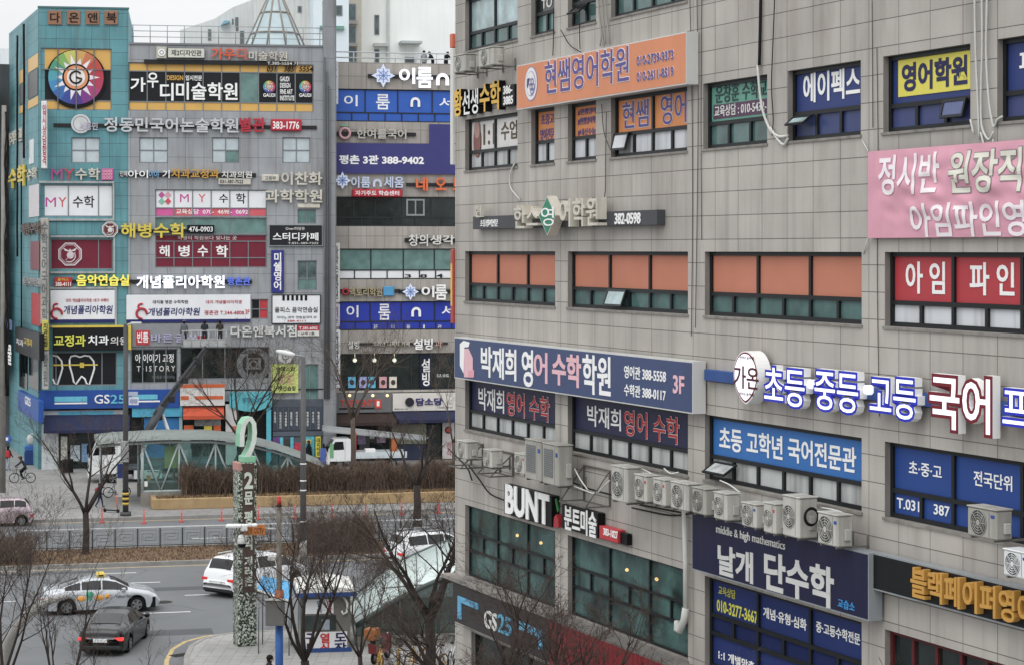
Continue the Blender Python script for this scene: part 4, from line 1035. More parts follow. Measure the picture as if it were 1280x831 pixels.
# colour wheel emblem on the tower windows
t = thing('wheel_emblem', 'round rainbow wheel emblem with a white star on the tower windows', 'emblem', FA, FA.pix(95, 131) [:1] + (0,) + FA.pix(95, 131)[1:])
k, z = FA.pix(95, 97); R = 37 / 18.2
def wheel(t, k, z, R, y=.0, name='colour_wheel'):
    hues = ['b0407c', 'b83a5c', 'bc3a48', 'c24a3c', 'c8744a', 'd0a050', 'c4c05a', '7fae58', '4a9a78', '4aa0b0', '3f8cc0', '3a6cb0', '3c509c', '54408c', '803c88']
    part('dark_rim', MB().disc((k, y - .002, z - R * .06), (0, -1, 0), 0, R * 1.0, 48), BLACK, t)
    mb = MB(); n = 45
    for i in range(n):
        a, b = 2 * math.pi * i / n - .9, 2 * math.pi * (i + 1) / n - .9
        mb.add([(k, y - .006, z), (k + R * .92 * math.cos(a), y - .006, z + R * .92 * math.sin(a)), (k + R * .92 * math.cos(b), y - .006, z + R * .92 * math.sin(b))], [(0, 1, 2)], i // 3)
    part(name, mb, [mat(h, .4, .03) for h in hues], t)
    mb = MB(); n = 14
    for i in range(n):
        a = 2 * math.pi * i / n; r = R * (.80 if i % 2 == 0 else .66)
        mb.add([(k + R * .44 * math.cos(a - .2), y - .010, z + R * .44 * math.sin(a - .2)), (k + r * math.cos(a), y - .010, z + r * math.sin(a)), (k + R * .44 * math.cos(a + .2), y - .010, z + R * .44 * math.sin(a + .2))], [(0, 1, 2)])
    part('star', mb, mat('e8dfe6', .4), t)
    part('hub', MB().disc((k, y - .014, z), (0, -1, 0), 0, R * .46, 30), BLACK, t); part('hub_face', MB().disc((k, y - .018, z), (0, -1, 0), 0, R * .40, 30), mat('e0905a', .4), t)
    part('hub_centre', MB().disc((k, y - .022, z), (0, -1, 0), 0, R * .3, 30), mat('ece6e2', .4), t)
    g = MB(); pts = [(k + R * .2 * math.cos(a), y - .03, z + R * .2 * math.sin(a)) for a in [.7 + i * (5.3 / 14) for i in range(15)]] + [(k, y - .03, z)]
    g.tube(pts, R * .035, 6); part('letter_mark', g, DK, t)
wheel(t, k, z, R, -.0)
mb = MB()
for f in (.24, .5, .75): x = RA((51, 60, 139.5, 137.5)); X = x[0] + (x[1] - x[0]) * f; mb.box(X - .035, X + .035, -.05, -.036, x[2], x[3])
mb.box(x[0], x[1], -.049, -.037, FA.pix(60, 87)[1] - .03, FA.pix(60, 87)[1] + .03); part('glazing_bar', mb, mat('6d7276', .45), t)
# right-hand wording across the top windows, kept on a strip of film of its own
t = thing('window_lettering', 'big white lettering on the black strip of top floor windows', 'lettering', FA, (XA(162), -.0, ZA(127)))
for body, px, mm, kw in (('가', (163, 97, 182, 115), WH_T, {}), ('우', (184, 91, 198, 110), WH_T, {}), ('디', (200, 104, 217, 126), WH_T, {}), ('미술학원', (220, 103, 297, 125), WH_T, {}), ('DESIGN', (208.5, 94.5, 229, 100.5), mat('dca83c', .4), {'bold': .022}), ('입시전문', (232, 94.5, 252.5, 101), WH_T, {}),
                         ('GAUDI\nDESIGN\nFINE ART\nINSTITUTE', (350, 96, 368, 126), WH_T, {}), ('031', (333, 83, 344, 90), BLACK, {'tilt': .2}), ('385', (354.5, 83, 367, 90), BLACK, {'tilt': .2}), ('5554', (373.5, 83, 391, 90), BLACK, {'tilt': .2})):
    letters(FA, t, body, px, .005, mm, .01, **kw)
for u in (336.5, 381.5):
    k, z = FA.pix(u, 109); wheel(t, k, z, .46, -.01); letters(FA, t, 'GAUDI', (u - 7.5, 117, u + 7.5, 121.5), .005, WH_T, .01)
t = sA('light_box', 'cream light box sign with dark lettering on the parapet', (209.5, 60, 256, 72.5), mat('cfd0c4', .5), [('제2디자인관', (214, 62.5, 252, 70), DK)], th=.3, edge=mat('3a3a3c', .5))
t = sA('round_badge_box', 'square cream badge box left of the light box', (195.5, 59, 208, 73), mat('c4c3b3', .5), th=.3); k, z = FA.pix(202, 66, .42); part('badge', MB().disc((k, -.44, z), (0, -1, 0), 0, .25, 20).disc((k, -.445, z), (0, -1, 0), .1, .15, 20, 1), [WH_T, GREYM], t)
cA('orange and pale raised letters on the roof edge beside the light box', (180, 74.5, 372, 80), [('가우디', (264, 60, 308, 74.5), mat('dd5a34', .4), {'bold': .022}), ('미술학원', (311, 64, 359, 76), IVORY, {'bold': .01}), ('T.385-5554 가', (334, 77, 373, 81.5), OFFW, {'depth': .02})])
t = cA('silver letters with red last word on a dark bar under the yellow band', (67, 154.5, 396, 159), [('정동민국어논술학원', (130, 146.5, 298, 165), mat('c3c5c8', .35), {'bold': .02}), ('별관', (299, 147, 332, 165), mat('b8283c', .4), {'bold': .026}), ('서동민', (99, 153, 122, 163), mat('b9b4c4', .4), {'bold': .02})])
a, b, c, e = FA.rect(338.5, 149, 377, 164, .25); part('phone_panel', MB().bev(a, b, -.25, -.05, c, e, .06), mat('b8283c', .4), t); letters(FA, t, '383-1776', (341, 152, 374, 161.5), .252, WH_T, .01, .02)
k, z = FA.pix(101, 155, .2); part('round_mark', MB().disc((k, -.2, z), (0, -1, 0), 0, .66, 32, 0, -.12).disc((k, -.205, z), (0, -1, 0), .48, .52, 32, 1), [mat('c9cbcc', .35), GREYM], t)
t = cA('magenta, red and beige raised letters above the white corner film', None, [('M', (64, 211, 78, 225), mat('b84a8c', .4), {'bold': .0}), ('Y', (80, 211, 93, 225), mat('c8344c', .4), {'bold': .0}), ('수학', (94, 210, 125, 225), IVORY, {'bold': .02})])
a, b, c, e = FA.rect(126.5, 211, 141.5, 225.5, .2); part('pink_tile', MB().bev(a, b, -.2, -.02, c, e, .02), mat('c25c94', .4), t); letters(FA, t, 'OOO\nOOO\nOOO', (128, 212.5, 140, 224), .202, PINKT, .01)
t = cA('row of white, gold and grey dental clinic letters above the small white panes', (149, 216, 320, 221), [('인애', (150, 214, 159, 221), OFFW), ('아이', (160, 213, 185, 223), WH_T), ('이야', (186, 213, 199, 223), mat('7fb0d8', .4)), ('기', (203, 213, 212, 223), WH_T), ('치과교정과', (214, 211, 274, 223), mat('c9962c', .4), {'bold': .022}), ('치과의원', (277, 214, 315, 223), OFFW, {'bold': .02})])
a, b, c, e = FA.rect(273, 223.5, 313.5, 231, .2); part('phone_panel', MB().bev(a, b, -.2, -.02, c, e, .02), mat('c4c0b4', .5), t); letters(FA, t, '031-387-7522', (275, 225, 304, 229.5), .202, DK, .01)
t = cA('two rows of cream raised letters at the right end of the grey wall', None, [('이찬화', (351.5, 215, 403, 231.5), IVORY, {'bold': .022}), ('과학학원', (331, 237, 403, 253.5), IVORY, {'bold': .022})])
mb = MB(); a, b, c, e = FA.rect(327, 218.5, 349, 227, .2); mb.bev(a, b, -.2, -.02, c, e, .05); part('cloud_plate', mb, IVORY, t); letters(FA, t, '고등부', (331, 220.5, 345, 225.5), .202, GREYM, .01)
a, b, c, e = FA.rect(372, 255, 400, 260, .15); part('plate', MB().bev(a, b, -.15, -.02, c, e, .02), IVORY, t)
# corner film: pink flower marks
t = thing('flower_mark', 'pink, coral and green flower mark on the white window strip', 'emblem', FA, (XA(203), 0, ZA(256)))
for (du, dv, c_) in ((-4, -4, 'c4549c'), (4, -4, 'd89aa8'), (-4, 4, '7cc0a4'), (4, 4, 'd84a5c')):
    k, z = FA.pix(206 + du, 248 + dv, -.1); part('petal', MB().prism([(k - .22, z), (k, z + .24), (k + .22, z), (k, z - .24)], .09, .11), mat(c_, .4), t)
t = cA('brush style yellow letters with a white octagon emblem and black phone panel', (146, 287, 268, 291), [('해병수학', (151, 279, 232, 297.5), mat('d8c32c', .4), {'bold': .022})])
a, b, c, e = FA.rect(234, 281.5, 268, 291.5, .22); part('phone_panel', MB().bev(a, b, -.22, -.02, c, e, .04), BLACK, t); letters(FA, t, '476-0903', (236, 283.5, 266, 290), .222, WH_T, .01, .012)
def octa(k, z, R, y, th=.03, parent=None, mr=None, mi=None):
    P8 = lambda r: [(k + r * math.cos(math.pi / 8 + i * math.pi / 4), z + r * math.sin(math.pi / 8 + i * math.pi / 4)) for i in range(8)]
    part('octagon', MB().prism(P8(R), y - th, y), mr, parent); part('octagon_field', MB().prism(P8(R * .88), y - th - .006, y - th), mi, parent); part('octagon_line', MB().prism(P8(R * .82), y - th - .010, y - th - .006), mr, parent)
    part('octagon_inner', MB().prism(P8(R * .77), y - th - .014, y - th - .010), mi, parent)
    s = R * .55; g = MB(); yy = y - th - .02
    g.disc((k + s * .05, yy, z - s * .15), (0, -1, 0), 0, s * .52, 18)                       # globe
    g.prism([(k - s, z + s * .95), (k - s * .2, z + s * .55), (k, z + s * .8), (k + s * .2, z + s * .55), (k + s, z + s * .95), (k + s * .75, z + s * .5), (k, z + s * .3), (k - s * .75, z + s * .5)], yy, yy + .006)
    g.ring((k - s * .1, yy, z - s * .3), (0, 1, 0), s * .85, s * .09, 20, 4, 0, .35, 2.9); g.tube([(k + s * .75, yy, z + s * .25), (k - s * .7, yy, z - s * .9)], s * .07, 5)
    part('crest', g, mr, parent)
k, z = FA.pix(137.5, 287, .2); octa(k, z, .58, -.16, .06, t, OFFW, mat('6b3038', .4))
t = thing('octagon_emblem', 'white octagon crest with bird and globe on the maroon window', 'emblem', FA, FA.pix(87.5, 333)[:1] + (0,) + FA.pix(87.5, 333)[1:])
k, z = FA.pix(87.5, 318); octa(k, z, .86, .10, .02, t, mat('d9cdd0', .4), MARO)
t = cA('lit yellow letters with a small red phone plate on the tower', (90, 350, 165, 354), [('음악연습실', (95.5, 343.5, 161.5, 358), mat('efe03a', .4, .03, emit=.25), {'bold': .026})])
a, b, c, e = FA.rect(68, 347, 90, 358.5, .25); part('phone_panel', MB().bev(a, b, -.25, -.02, c, e, .03), mat('c0242c', .4), t); letters(FA, t, '388-4111', (69.5, 353, 88.5, 358), .252, WH_T, .01, .02); letters(FA, t, '올피스', (72, 348, 86, 351.5), .252, YW2, .01, .02)
cA('lit white and blue letters above the long white banner', (165, 350, 315, 355), [('개념폴리아학원', (170.5, 344.5, 281, 361), LITW, {'bold': .028}), ('평촌관', (284, 346.5, 313, 357), mat('5570d8', .4, .02, emit=.2), {'bold': .028})])
RDS = mat('b8283c', .45); NVT = mat('2a2f6c', .45)
def s_mark(t, u, v, d):
    k, z = FA.pix(u, v, d); q = MB(); q.ring((k, -d - .02, z - .12), (0, 1, 0), .34, .09, 22, 5, 0, 2.2, 7.2); q.ring((k - .02, -d - .02, z + .35), (0, 1, 0), .2, .07, 14, 5, 0, 3.0, 6.0); part('swirl_mark', q, RDS, t)
t = sA('banner_sign', 'white banner board with red swirl mark on the teal tower', (63, 363, 143.5, 404), WFA, [('대치 개념폴리아직영 1호구 여백타', (82.5, 373.5, 136, 378), RDS), ('개념폴리아학원', (79, 382, 140, 393), NVT, {'bold': .02, 'tilt': .12})]); s_mark(t, 71, 390, .15)
a, b, c, e = FA.rect(63, 399.5, 143.5, 404, .15); part('blue_stripe', MB().box(a, b, -.15, -.143, c, e), NVT, t)
t = sA('banner_sign', 'long white banner board with red swirl mark on the grey wall', (158, 369, 313, 403.5), WFA, [('대치동 명문 수학학원', (191, 375.5, 235, 380), DK), ('개념폴리아학원', (184.5, 385, 249, 395), NVT, {'bold': .02, 'tilt': .12}), ('대치 개념폴리아직영', (257.5, 375.5, 302, 380), RDS), ('평촌관 T.344-4808', (255.5, 388, 305, 394), RDS), ('3F', (306.5, 387, 312, 393), RDS)]); s_mark(t, 177, 390, .15)
a, b, c, e = FA.rect(158, 399.5, 313, 403.5, .15); part('blue_stripe', MB().box(a, b, -.15, -.143, c, e), NVT, t)
sA('study_sign', 'black sign board with white letters at the right end of the wall', (337, 282, 402.5, 307), mat('26282c', .4), [('스터디카페', (341, 291, 398, 301), WH_T, {'bold': .02}), ('Over:타임유', (357, 284, 381, 288), OFFW), ('T.031-389-7222', (360, 303, 398, 305.5), OFFW)], rim=ALU_L)
sA('vertical_sign', 'narrow purple vertical sign with white letters on the grey wall', (339, 313, 355, 366), mat('373a86', .4), [('미\n쉘\n영\n어', (342, 316, 352, 363), WH_T, {'bold': .022})])
t = sA('piano_sign', 'white rounded sign with a row of piano keys on top', (340.5, 369.5, 400, 404), WFA, [('올피스 음악연습실', (343.5, 384, 397, 391), DK), ('피아노 성악 연습실대여 3F', (346, 395, 396, 398.5), GREYM), ('388-4111', (359, 400, 382, 402.5), RDS)], rim=BLACK)
mb = MB()
for i in range(6): a, b, c, e = FA.rect(353 + i * 5.6, 369.5, 356 + i * 5.6, 376, .15); mb.box(a, b, -.162, -.145, c, e)
part('piano_key', mb, BLACK, t)
sA('phone_plate', 'small red and white phone plate below the piano sign', (372, 407, 399, 420), RDS, [('T.385-6002', (374, 408.5, 397, 412), WH_T), ('교재 1층', (376, 415, 393, 418.5), DK)])
a, b, c, e = FA.rect(372, 413.5, 399, 420, .15); part('plate', MB().box(a, b, -.148, -.136, c, e), OFFW, COL.objects[-1].parent if False else [o for o in COL.objects if o.name == 'phone_plate'][0])
t = sA('fascia_sign', 'grey fascia with lilac letters left of the crane basket', (165, 405, 278, 433), mat('8a8c90', .4, .08), [('바른', (189, 417, 216, 428), mat('b4b0d0', .4), {'depth': .08}), ('글쓰기', (219, 417, 262, 428), mat('b4b0d0', .4), {'depth': .08})])
a, b, c, e = FA.rect(170, 413, 187, 431, .2); part('red_tile', MB().bev(a, b, -.2, -.13, c, e, .02), mat('c2303a', .4), t); letters(FA, t, '빈틈', (171.5, 415, 185.5, 428), .202, WH_T, .01, .02)
cA('silver raised bookshop letters above the round grey crest', None, [('다온앤북서점', (288, 407, 371, 421.5), mat('cfcfcb', .3), {'bold': .028})])
t = sA('fascia_sign', 'black dental fascia with yellow edge and yellow and white letters', (66, 409, 161, 438.5), mat('1c1c1e', .4, .1), [('교정과', (67.5, 418.5, 107, 433), mat('dfe034', .4), {'bold': .02, 'depth': .05}), ('치과', (110, 419, 136, 431), WH_T, {'bold': .02, 'depth': .05}), ('의원', (138, 420.5, 159.5, 431), OFFW, {'depth': .05})], th=.4)
a, b, c, e = FA.rect(65, 407, 164, 409.5, .42); part('yellow_edge', MB().box(a, b, -.44, -.02, c, e).box(b - .2, b, -.44, -.02, FA.pix(164, 437, .42)[1], c - .002), YW2, t)
# tooth outlines on the dark glass
t = thing('tooth_emblem', 'white tooth outlines with a yellow brace bar on dark glass', 'emblem', FA, (XA(87), 0, ZA(480)))
for u0 in (87, 47):
    pts = [(0, 6), (2, 2), (7, 1), (13, 3), (19, 1), (25, 2), (30, 8), (31, 17), (28, 27), (25, 37), (21, 36), (19, 30), (15, 27), (12, 31), (8, 37), (5, 34), (3, 24), (0, 14), (0, 6)]
    pts = [p for p in pts if u0 + p[0] >= 66]
    q = [(FA.pix(u0 + p[0], 443 + p[1], -.08)[0], .085, FA.pix(u0 + p[0], 443 + p[1], -.08)[1]) for p in pts]
    part('tooth_outline', MB().tube(q, .07, 6), WH_T, t)
q = MB(); k0, z0 = FA.pix(67, 456, -.06); k1, _ = FA.pix(122, 456, -.06); q.box(k0, k1, .03, .06, z0 - .05, z0 + .05); k, z = FA.pix(102.5, 456, -.06); q.box(k - .14, k + .14, .0, .07, z - .17, z + .17); part('brace_bar', q, YW2, t)
# grey round crest on dark glass
t = thing('round_crest', 'large faded grey round crest on the dark glass beside the grey wall', 'emblem', FA, (XA(316), 0, ZA(475)))
k, z = FA.pix(317, 455, -.09); q = MB(); GC = mat('75787a', .5)
q.disc((k, .09, z), (0, -1, 0), .78, 1.18, 40); q.disc((k, .09, z), (0, -1, 0), .16, .3, 20)
q.box(k - .55, k + .55, .085, .095, z - .35, z - .22); q.box(k - .5, k + .5, .085, .095, z + .36, z + .45); q.box(k - .5, k - .32, .085, .095, z - .22, z + .36); q.box(k + .32, k + .5, .085, .095, z - .22, z + .36)
q.prism([(k - .6, z - 1.1), (k - .2, z - .5), (k, z - .8), (k + .2, z - .5), (k + .6, z - 1.1), (k, z - .95)], .085, .095); part('crest', q, GC, t)
letters(FA, t, 'DAON NAVY', (302, 437, 332, 442), -.075, DK, .01)
# hanging song room banner
t = thing('hanging_banner', 'yellow green vertical banner hung under a grey round badge', 'banner', FA, (XA(339), -.3, ZA(490)))
a, b, c, e = FA.rect(339.5, 455, 373, 491, .3); part('cloth', MB().bev(a, b, -.3, -.22, c, e, .02), mat('c3cf6a', .5, .08), t); letters(FA, t, '슈퍼스타', (345, 458, 369, 464), .302, DK, .01); letters(FA, t, '코인', (348, 467, 368, 480), .302, mat('d6a28a', .5), .01); letters(FA, t, '노래연습장', (342, 482, 370, 488), .302, DK, .01)
a, b, c, e = FA.rect(339.5, 435, 373, 454.5, .3); part('badge_panel', MB().bev(a, b, -.3, -.22, c, e, .02), mat('8d9192', .5), t); k, z = FA.pix(357, 445, .3); part('badge', MB().disc((k, -.305, z), (0, -1, 0), .28, .5, 24).disc((k, -.306, z), (0, -1, 0), .08, .18, 12), OFFW, t)

# ------------------------------------------------------------------ shop fronts of the academy block
def block(F, parent, name, px, d, m, dep=None, lets=()):
    a, b, c, e = F.rect(*px, d); o = part(name, MB().bev(a, b, -d, (-.003 if dep is None else -d + dep), c, e, .01), m, parent)
    for L in lets: letters(F, o, L[0], L[1], d + .002, L[2], **{'depth': .012, 'bold': .012, **(L[3] if len(L) > 3 else {})})
    return o
part('shop_wall', MB().quad((0, .3, 0), (sE, .3, 0), (sE, .3, zS), (0, .3, zS)).box(0, sE, -.01, .3, zS - .1, zS), mat('2b3032', .4, .2, .5), acad)
CY = mat('5fc0d8', .4); CY2 = mat('48a8c8', .4)
t = thing('convenience_store', 'blue fronted convenience shop at the teal corner', 'shop front', FA, (.1, -.4, 0))
block(FA, t, 'fascia', (49, 488, 224, 511), .4, mat('2450a0', .4, .06), lets=[('GS', (118, 493, 137, 504), WH_T, {'bold': .01, 'depth': .06}), ('25', (138, 493, 156, 504), CY, {'bold': .01, 'depth': .06})])
for px in ((68, 495.5, 109, 502), (165, 493, 197, 499)): block(FA, t, 'light_strip', px, .42, CY, .03)
for px in ((68, 503, 109, 505), (165, 500.5, 200, 502.5)): block(FA, t, 'white_strip', px, .42, WH_T, .03)
block(FA, t, 'glass_band', (50, 513, 160, 522), .1, mat('b4bcc0', .4)); block(FA, t, 'blue_band', (73, 514, 142, 521), .13, CY2)
a, b, c, e = FA.rect(55, 524, 162, 537, .9); part('awning', MB().add([(a, -.12, e + .25), (b, -.12, e + .25), (b, -1.3, c), (a, -1.3, c), (a, -.12, e + .1), (b, -.12, e + .1), (b, -1.3, c - .2), (a, -1.3, c - .2)], [(0, 1, 2, 3), (4, 7, 6, 5), (3, 2, 6, 7), (0, 3, 7, 4), (1, 5, 6, 2)]), mat('2b3150', .6, .1), t)
block(FA, t, 'shop_glass', (74, 537, 160, 586), .06, DARKG)
for px, c_ in (((76, 545, 84, 575), 'd8d6cc'), ((88, 556, 100, 576), 'b8c4cc'), ((102, 554, 110, 577), '7a9ec4'), ((120, 548, 132, 575), 'c8c0a0'), ((140, 550, 150, 574), 'a8705c')): block(FA, t, 'poster', px, .08, mat(c_, .5, .4, 6), .02)
block(FA, t, 'corner_column', (52, 530, 73, 587), .35, mat('c2c8ca', .5, .08, dirt=.2))
block(FA, t, 'cyan_canopy', (165, 508, 228, 521), .3, CY2); block(FA, t, 'blue_shutter', (180, 522, 226, 587), .12, mat('2f74ae', .35, .15, .8)); block(FA, t, 'glass_post', (224, 520, 228, 587), .2, mat('9ab4ba', .3))
t = thing('corner_shop', 'orange and white shop front right of the blue shop', 'shop front', FA, (XA(224), -.3, 0))
block(FA, t, 'fascia', (225, 484, 281, 507), .35, mat('d9d7d3', .5)); OG = mat('d8642c', .45)
for px in ((225, 480, 281, 484.5), (226, 494.5, 236, 499.5), (244, 494.5, 279, 499)): block(FA, t, 'orange_strip', px, .37, OG, .04)
a, b, c, e = FA.rect(229, 509, 280, 519, .6); part('awning', MB().add([(a, -.1, e), (b, -.1, e), (b, -.9, c), (a, -.9, c), (b, -.9, c - .25), (a, -.9, c - .25)], [(0, 1, 2, 3), (3, 2, 4, 5)]), mat('c9502c', .5, .08), t)
block(FA, t, 'shop_glass', (229, 520, 280, 588), .06, DARKG); block(FA, t, 'display', (243, 520, 276, 532), .12, mat('8d8f90', .5, .5, 8), .05)
for px, c_, tx in (((230, 531, 242, 547), 'd8642c', ''), ((231, 537, 241, 543), 'e9e2d8', '33'), ((255, 532, 265, 539), 'e3cf2c', ''), ((255, 540, 265, 547), 'e3cf2c', ''), ((267, 531, 276, 547), 'd8642c', ''), ((268, 538, 275, 543), 'e9e2d8', '2')):
    block(FA, t, 'poster', px, .2 if tx else .16, mat(c_, .45), .03, [(tx, (px[0] + 2, px[1] + 1, px[2] - 2, px[3] - 1), DK)] if tx else ())
block(FA, t, 'white_panel', (282, 505, 296, 588), .25, mat('c9c9c6', .5, .1)); block(FA, t, 'red_notice', (290, 532, 296, 552), .28, mat('c86a5c', .5, .2, 5), .03)
t = thing('arcade_entrance', 'dark entrance under a rounded turquoise fascia', 'shop front', FA, (XA(297), -.3, 0))
a, b, c, e = FA.rect(287, 490, 340, 508, .4); mb = MB(); pts = [(a + (b - a) * i / 12, c - .35 * math.sin(math.pi * i / 12)) for i in range(13)]; mb.prism([(a, e), (b, e)] + pts[::-1], -.42, -.003); part('fascia', mb, mat('54b4c0', .4, .1), t); letters(FA, t, '팡팡노래방', (303, 496, 330, 503), .425, mat('3a7f96', .4), .01)
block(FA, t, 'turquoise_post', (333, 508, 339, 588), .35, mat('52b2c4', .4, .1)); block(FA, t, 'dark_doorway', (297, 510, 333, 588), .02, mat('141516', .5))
t = thing('directory_board', 'dark blue tenant board with white vertical wording over posters', 'sign', FA, (XA(340), -.2, ZA(545)))
part('shop_front', MB().box(XA(340.5), XA(404), -.03, -.004, 0, ZA(500)), mat('565c66', .5, .15), t)
block(FA, t, 'board', (341, 508, 404, 538), .15, mat('434a55', .4, .1))
rr = random.Random(8)
for i in range(9):
    u = 342.5 + i * 6.8; n_ = rr.randint(4, 6); s_ = ''.join(rr.choice('수학영어국과논술미음악원') + '\n' for _ in range(n_)).strip()
    letters(FA, t, s_, (u, 514, u + 2.6, 514 + n_ * 3.6), .152, OFFW, .01)
    if i: block(FA, t, 'divider', (u - 2.4, 509, u - 1.9, 537), .156, mat('6a717c', .4), .01)
block(FA, t, 'lower_band', (341, 539, 404, 545), .12, mat('5a616c', .4))
for px, c_ in (((341, 546, 350, 566), '6b4a86'), ((350, 546, 354, 570), '55b4c8'), ((355, 548, 362, 556), '46423e'), ((356, 557, 361, 568), '5c8a4c'), ((363, 546, 367, 571), '55b4c8'), ((368, 553, 377, 571), 'c0344c'), ((382, 545, 393, 570), '4cb0b8'), ((383, 549, 389, 554), 'd8c86a'), ((394.5, 545, 401, 571), 'd8cf34')):
    block(FA, t, 'poster', px, .1 if px[0] != 383 else .13, mat(c_, .45, .25, 5), .03, [('대\n리\n석\n점', (395.8, 547, 399.8, 569), DK)] if px[0] == 394.5 else ())

# ================================================================== the beige tiled block on the right
FC = Frame(*[(lambda p: (p.x, p.y))(G(413, 579))][0], math.radians(11.5))
tw = thing('plaza_building', 'beige tiled block with blue and purple window films across the street', 'building', FC, (0, 0, 0))
XC = lambda u: FC.pix(u, 312)[0]; ZC = lambda v, u=490: FC.pix(u, v)[1]
BTILE = tiles('a7a098', '6a655f', 1.3, .95, .03, .05, .3); EB = mat('2f62c0', .35, .06, 1); EB2 = mat('2b3fae', .35, .06, 1); PUR = mat('41407e', .4, .05, 1)
specC = [
 ((419, 111, 585, 152), [(.72, [0, .225, .47, .73, 1], EB), (.28, 8, EB)], [('이', (430, 119, 447, 133), WH_T), ('룸', (470, 118, 487, 137), WH_T), ('서', (549, 122, 566, 135), WH_T)]),
 ((419, 246, 585, 283), [(.7, [0, .14, .3, .5, .72, 1], DARKG), (.3, 5, DARKG)], []),
 ((423, 311, 585, 349.5), [(.70, [0, .25, .5, .74, 1], GTEAL), (.30, 8, WFA)], [('3', (506, 343, 514, 347.5), DK, {'bold': .022}), ('8', (525, 343, 534, 347.5), DK, {'bold': .022}), ('4', (545, 342.5, 554, 347.5), DK, {'bold': .022})]),
 ((424, 377, 585, 413), [(.70, [0, .24, .48, .74, 1], EB2), (.30, 8, EB2)], [('이', (433, 382, 448, 397), WH_T), ('룸', (473, 380, 488, 400), WH_T), ('세', (552, 382, 570, 395), WH_T), ('3F', (467, 406, 472, 411), OFFW), ('더', (489, 406, 493, 411), OFFW), ('올', (508, 406, 513, 411), OFFW), ('1', (529, 406, 531, 411), OFFW), ('관', (547, 406, 552, 411), OFFW)]),
 ((424, 442, 585, 488), [(1.0, [0, .2, .4, .56, .68, .8, 1], DARKG)], []),
]
opsC = [FC.rect(*w_[0]) for w_ in specC]; opsC = [(o[0], o[1], o[2], o[3]) for o in opsC]
zTC = ZC(79); zSC = ZC(490); eC = 30.0
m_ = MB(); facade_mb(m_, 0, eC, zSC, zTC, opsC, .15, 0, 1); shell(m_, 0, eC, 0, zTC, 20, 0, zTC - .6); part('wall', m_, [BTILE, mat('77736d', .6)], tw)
for w_, r in zip(specC, opsC): window(tw, r, w_[1], .15, .08, mat('2c3034', .45), F=FC, lets=w_[2], fd=.06)
a, b, c, e = FC.rect(508, 249, 531, 270, .0); q = MB(); q.box(a, b, .06, .10, e - .12, e).box(a, b, .06, .10, c, c + .12).box(a, a + .12, .06, .10, c + .12, e - .12).box(b - .12, b, .06, .10, c + .12, e - .12).box((a + b) / 2 - .05, (a + b) / 2 + .05, .06, .10, c + .12, e - .12); part('sash_frame', q, mat('8e9496', .4), tw)
q = MB()
for z in (zTC + .35, zTC + .75): q.tube([(-.2, .3, z), (eC, .3, z)], .05, 6)
for i in range(20): q.tube([(.2 + i * 1.5, .3, zTC - .2), (.2 + i * 1.5, .3, zTC + .75)], .04, 5)
part('roof_railing', q, mat('b9bcbe', .4), tw)
def arch_n(F, t, px, d, m):
    a, b, c, e = F.rect(*px, d); w_ = (b - a) * .26; r = (b - a) / 2; cx = (a + b) / 2; zc = e - r
    out = [(cx + r * math.cos(math.pi * i / 14), zc + r * math.sin(math.pi * i / 14)) for i in range(15)]; inn = [(cx + (r - w_) * math.cos(math.pi * i / 14), zc + (r - w_) * math.sin(math.pi * i / 14)) for i in range(15)]
    q = MB(); y0, y1 = -d - .1, -d
    for i in range(14): q.add([(*[out[i][0]], y0, out[i][1]), (out[i + 1][0], y0, out[i + 1][1]), (inn[i + 1][0], y0, inn[i + 1][1]), (inn[i][0], y0, inn[i][1])], [(0, 1, 2, 3)])
    q.box(a, a + w_, y0, y1, c, zc); q.box(b - w_, b, y0, y1, c, zc); part('lettering', q, m, t)
def star(F, t, u, v, R, d, m1, m2):
    k, z = F.pix(u, v, d); q = MB()
    P_ = []
    for i in range(16):
        a = math.pi * i / 8; r = R * (1.0 if i % 4 == 0 else (.78 if i % 4 == 2 else .6)); P_.append((k + r * math.sin(a), z + r * math.cos(a)))
    q.prism(P_, -d - .08, -d); part('star_mark', q, m1, t); q = MB()
    for a in (0, math.pi / 4, math.pi / 2, 3 * math.pi / 4): q.box(-R * .6, R * .6, -d - .09, -d - .078, -.035, .035, 0, Matrix.Translation((k, 0, z)) @ Matrix.Rotation(a, 4, 'Y'))
    q.disc((k, -d - .092, z), (0, -1, 0), R * .3, R * .36, 20); part('star_lines', q, m2, t)
SM = mat('c9d4ec', .4, .03, emit=.15); SM2 = mat('7f96cc', .4)
w1 = [o for o in tw.children if o.name.startswith('window')]
arch_n(FC, w1[0], (513, 122, 525, 134), -.135, WH_T); arch_n(FC, w1[3], (514, 384, 526, 396), -.135, WH_T)
t = channel(FC, 'letter_sign', 'white lit letters with star mark on the roof parapet band', (460, 93, 585, 97.5), [('이', (499, 85, 519, 105), LITW, {'bold': .02}), ('룸', (521, 84, 541, 110), LITW, {'bold': .02})]); arch_n(FC, t, (545, 92, 561, 107), .14, LITW); star(FC, t, 479, 95, .85, .2, SM, SM2)
PURB = thing('banner_sign', 'large purple board with white phone wording stepping up at its right', 'sign', FC, (XC(419), 0, ZC(217)))
a, b, c, e = FC.rect(419.5, 179, 590, 217, .2); s2, z2 = FC.pix(537, 155.5, .2); part('board', MB().prism([(a, c), (b, c), (b, z2), (s2, z2), (s2, e), (a, e)], -.2, -.02), PUR, PURB)
letters(FC, PURB, '평촌 3관 388-9402', (424, 194, 530, 205.5), .202, WH_T, .012, .035); letters(FC, PURB, '올', (565, 186, 577, 205), .202, WH_T, .012, .035)
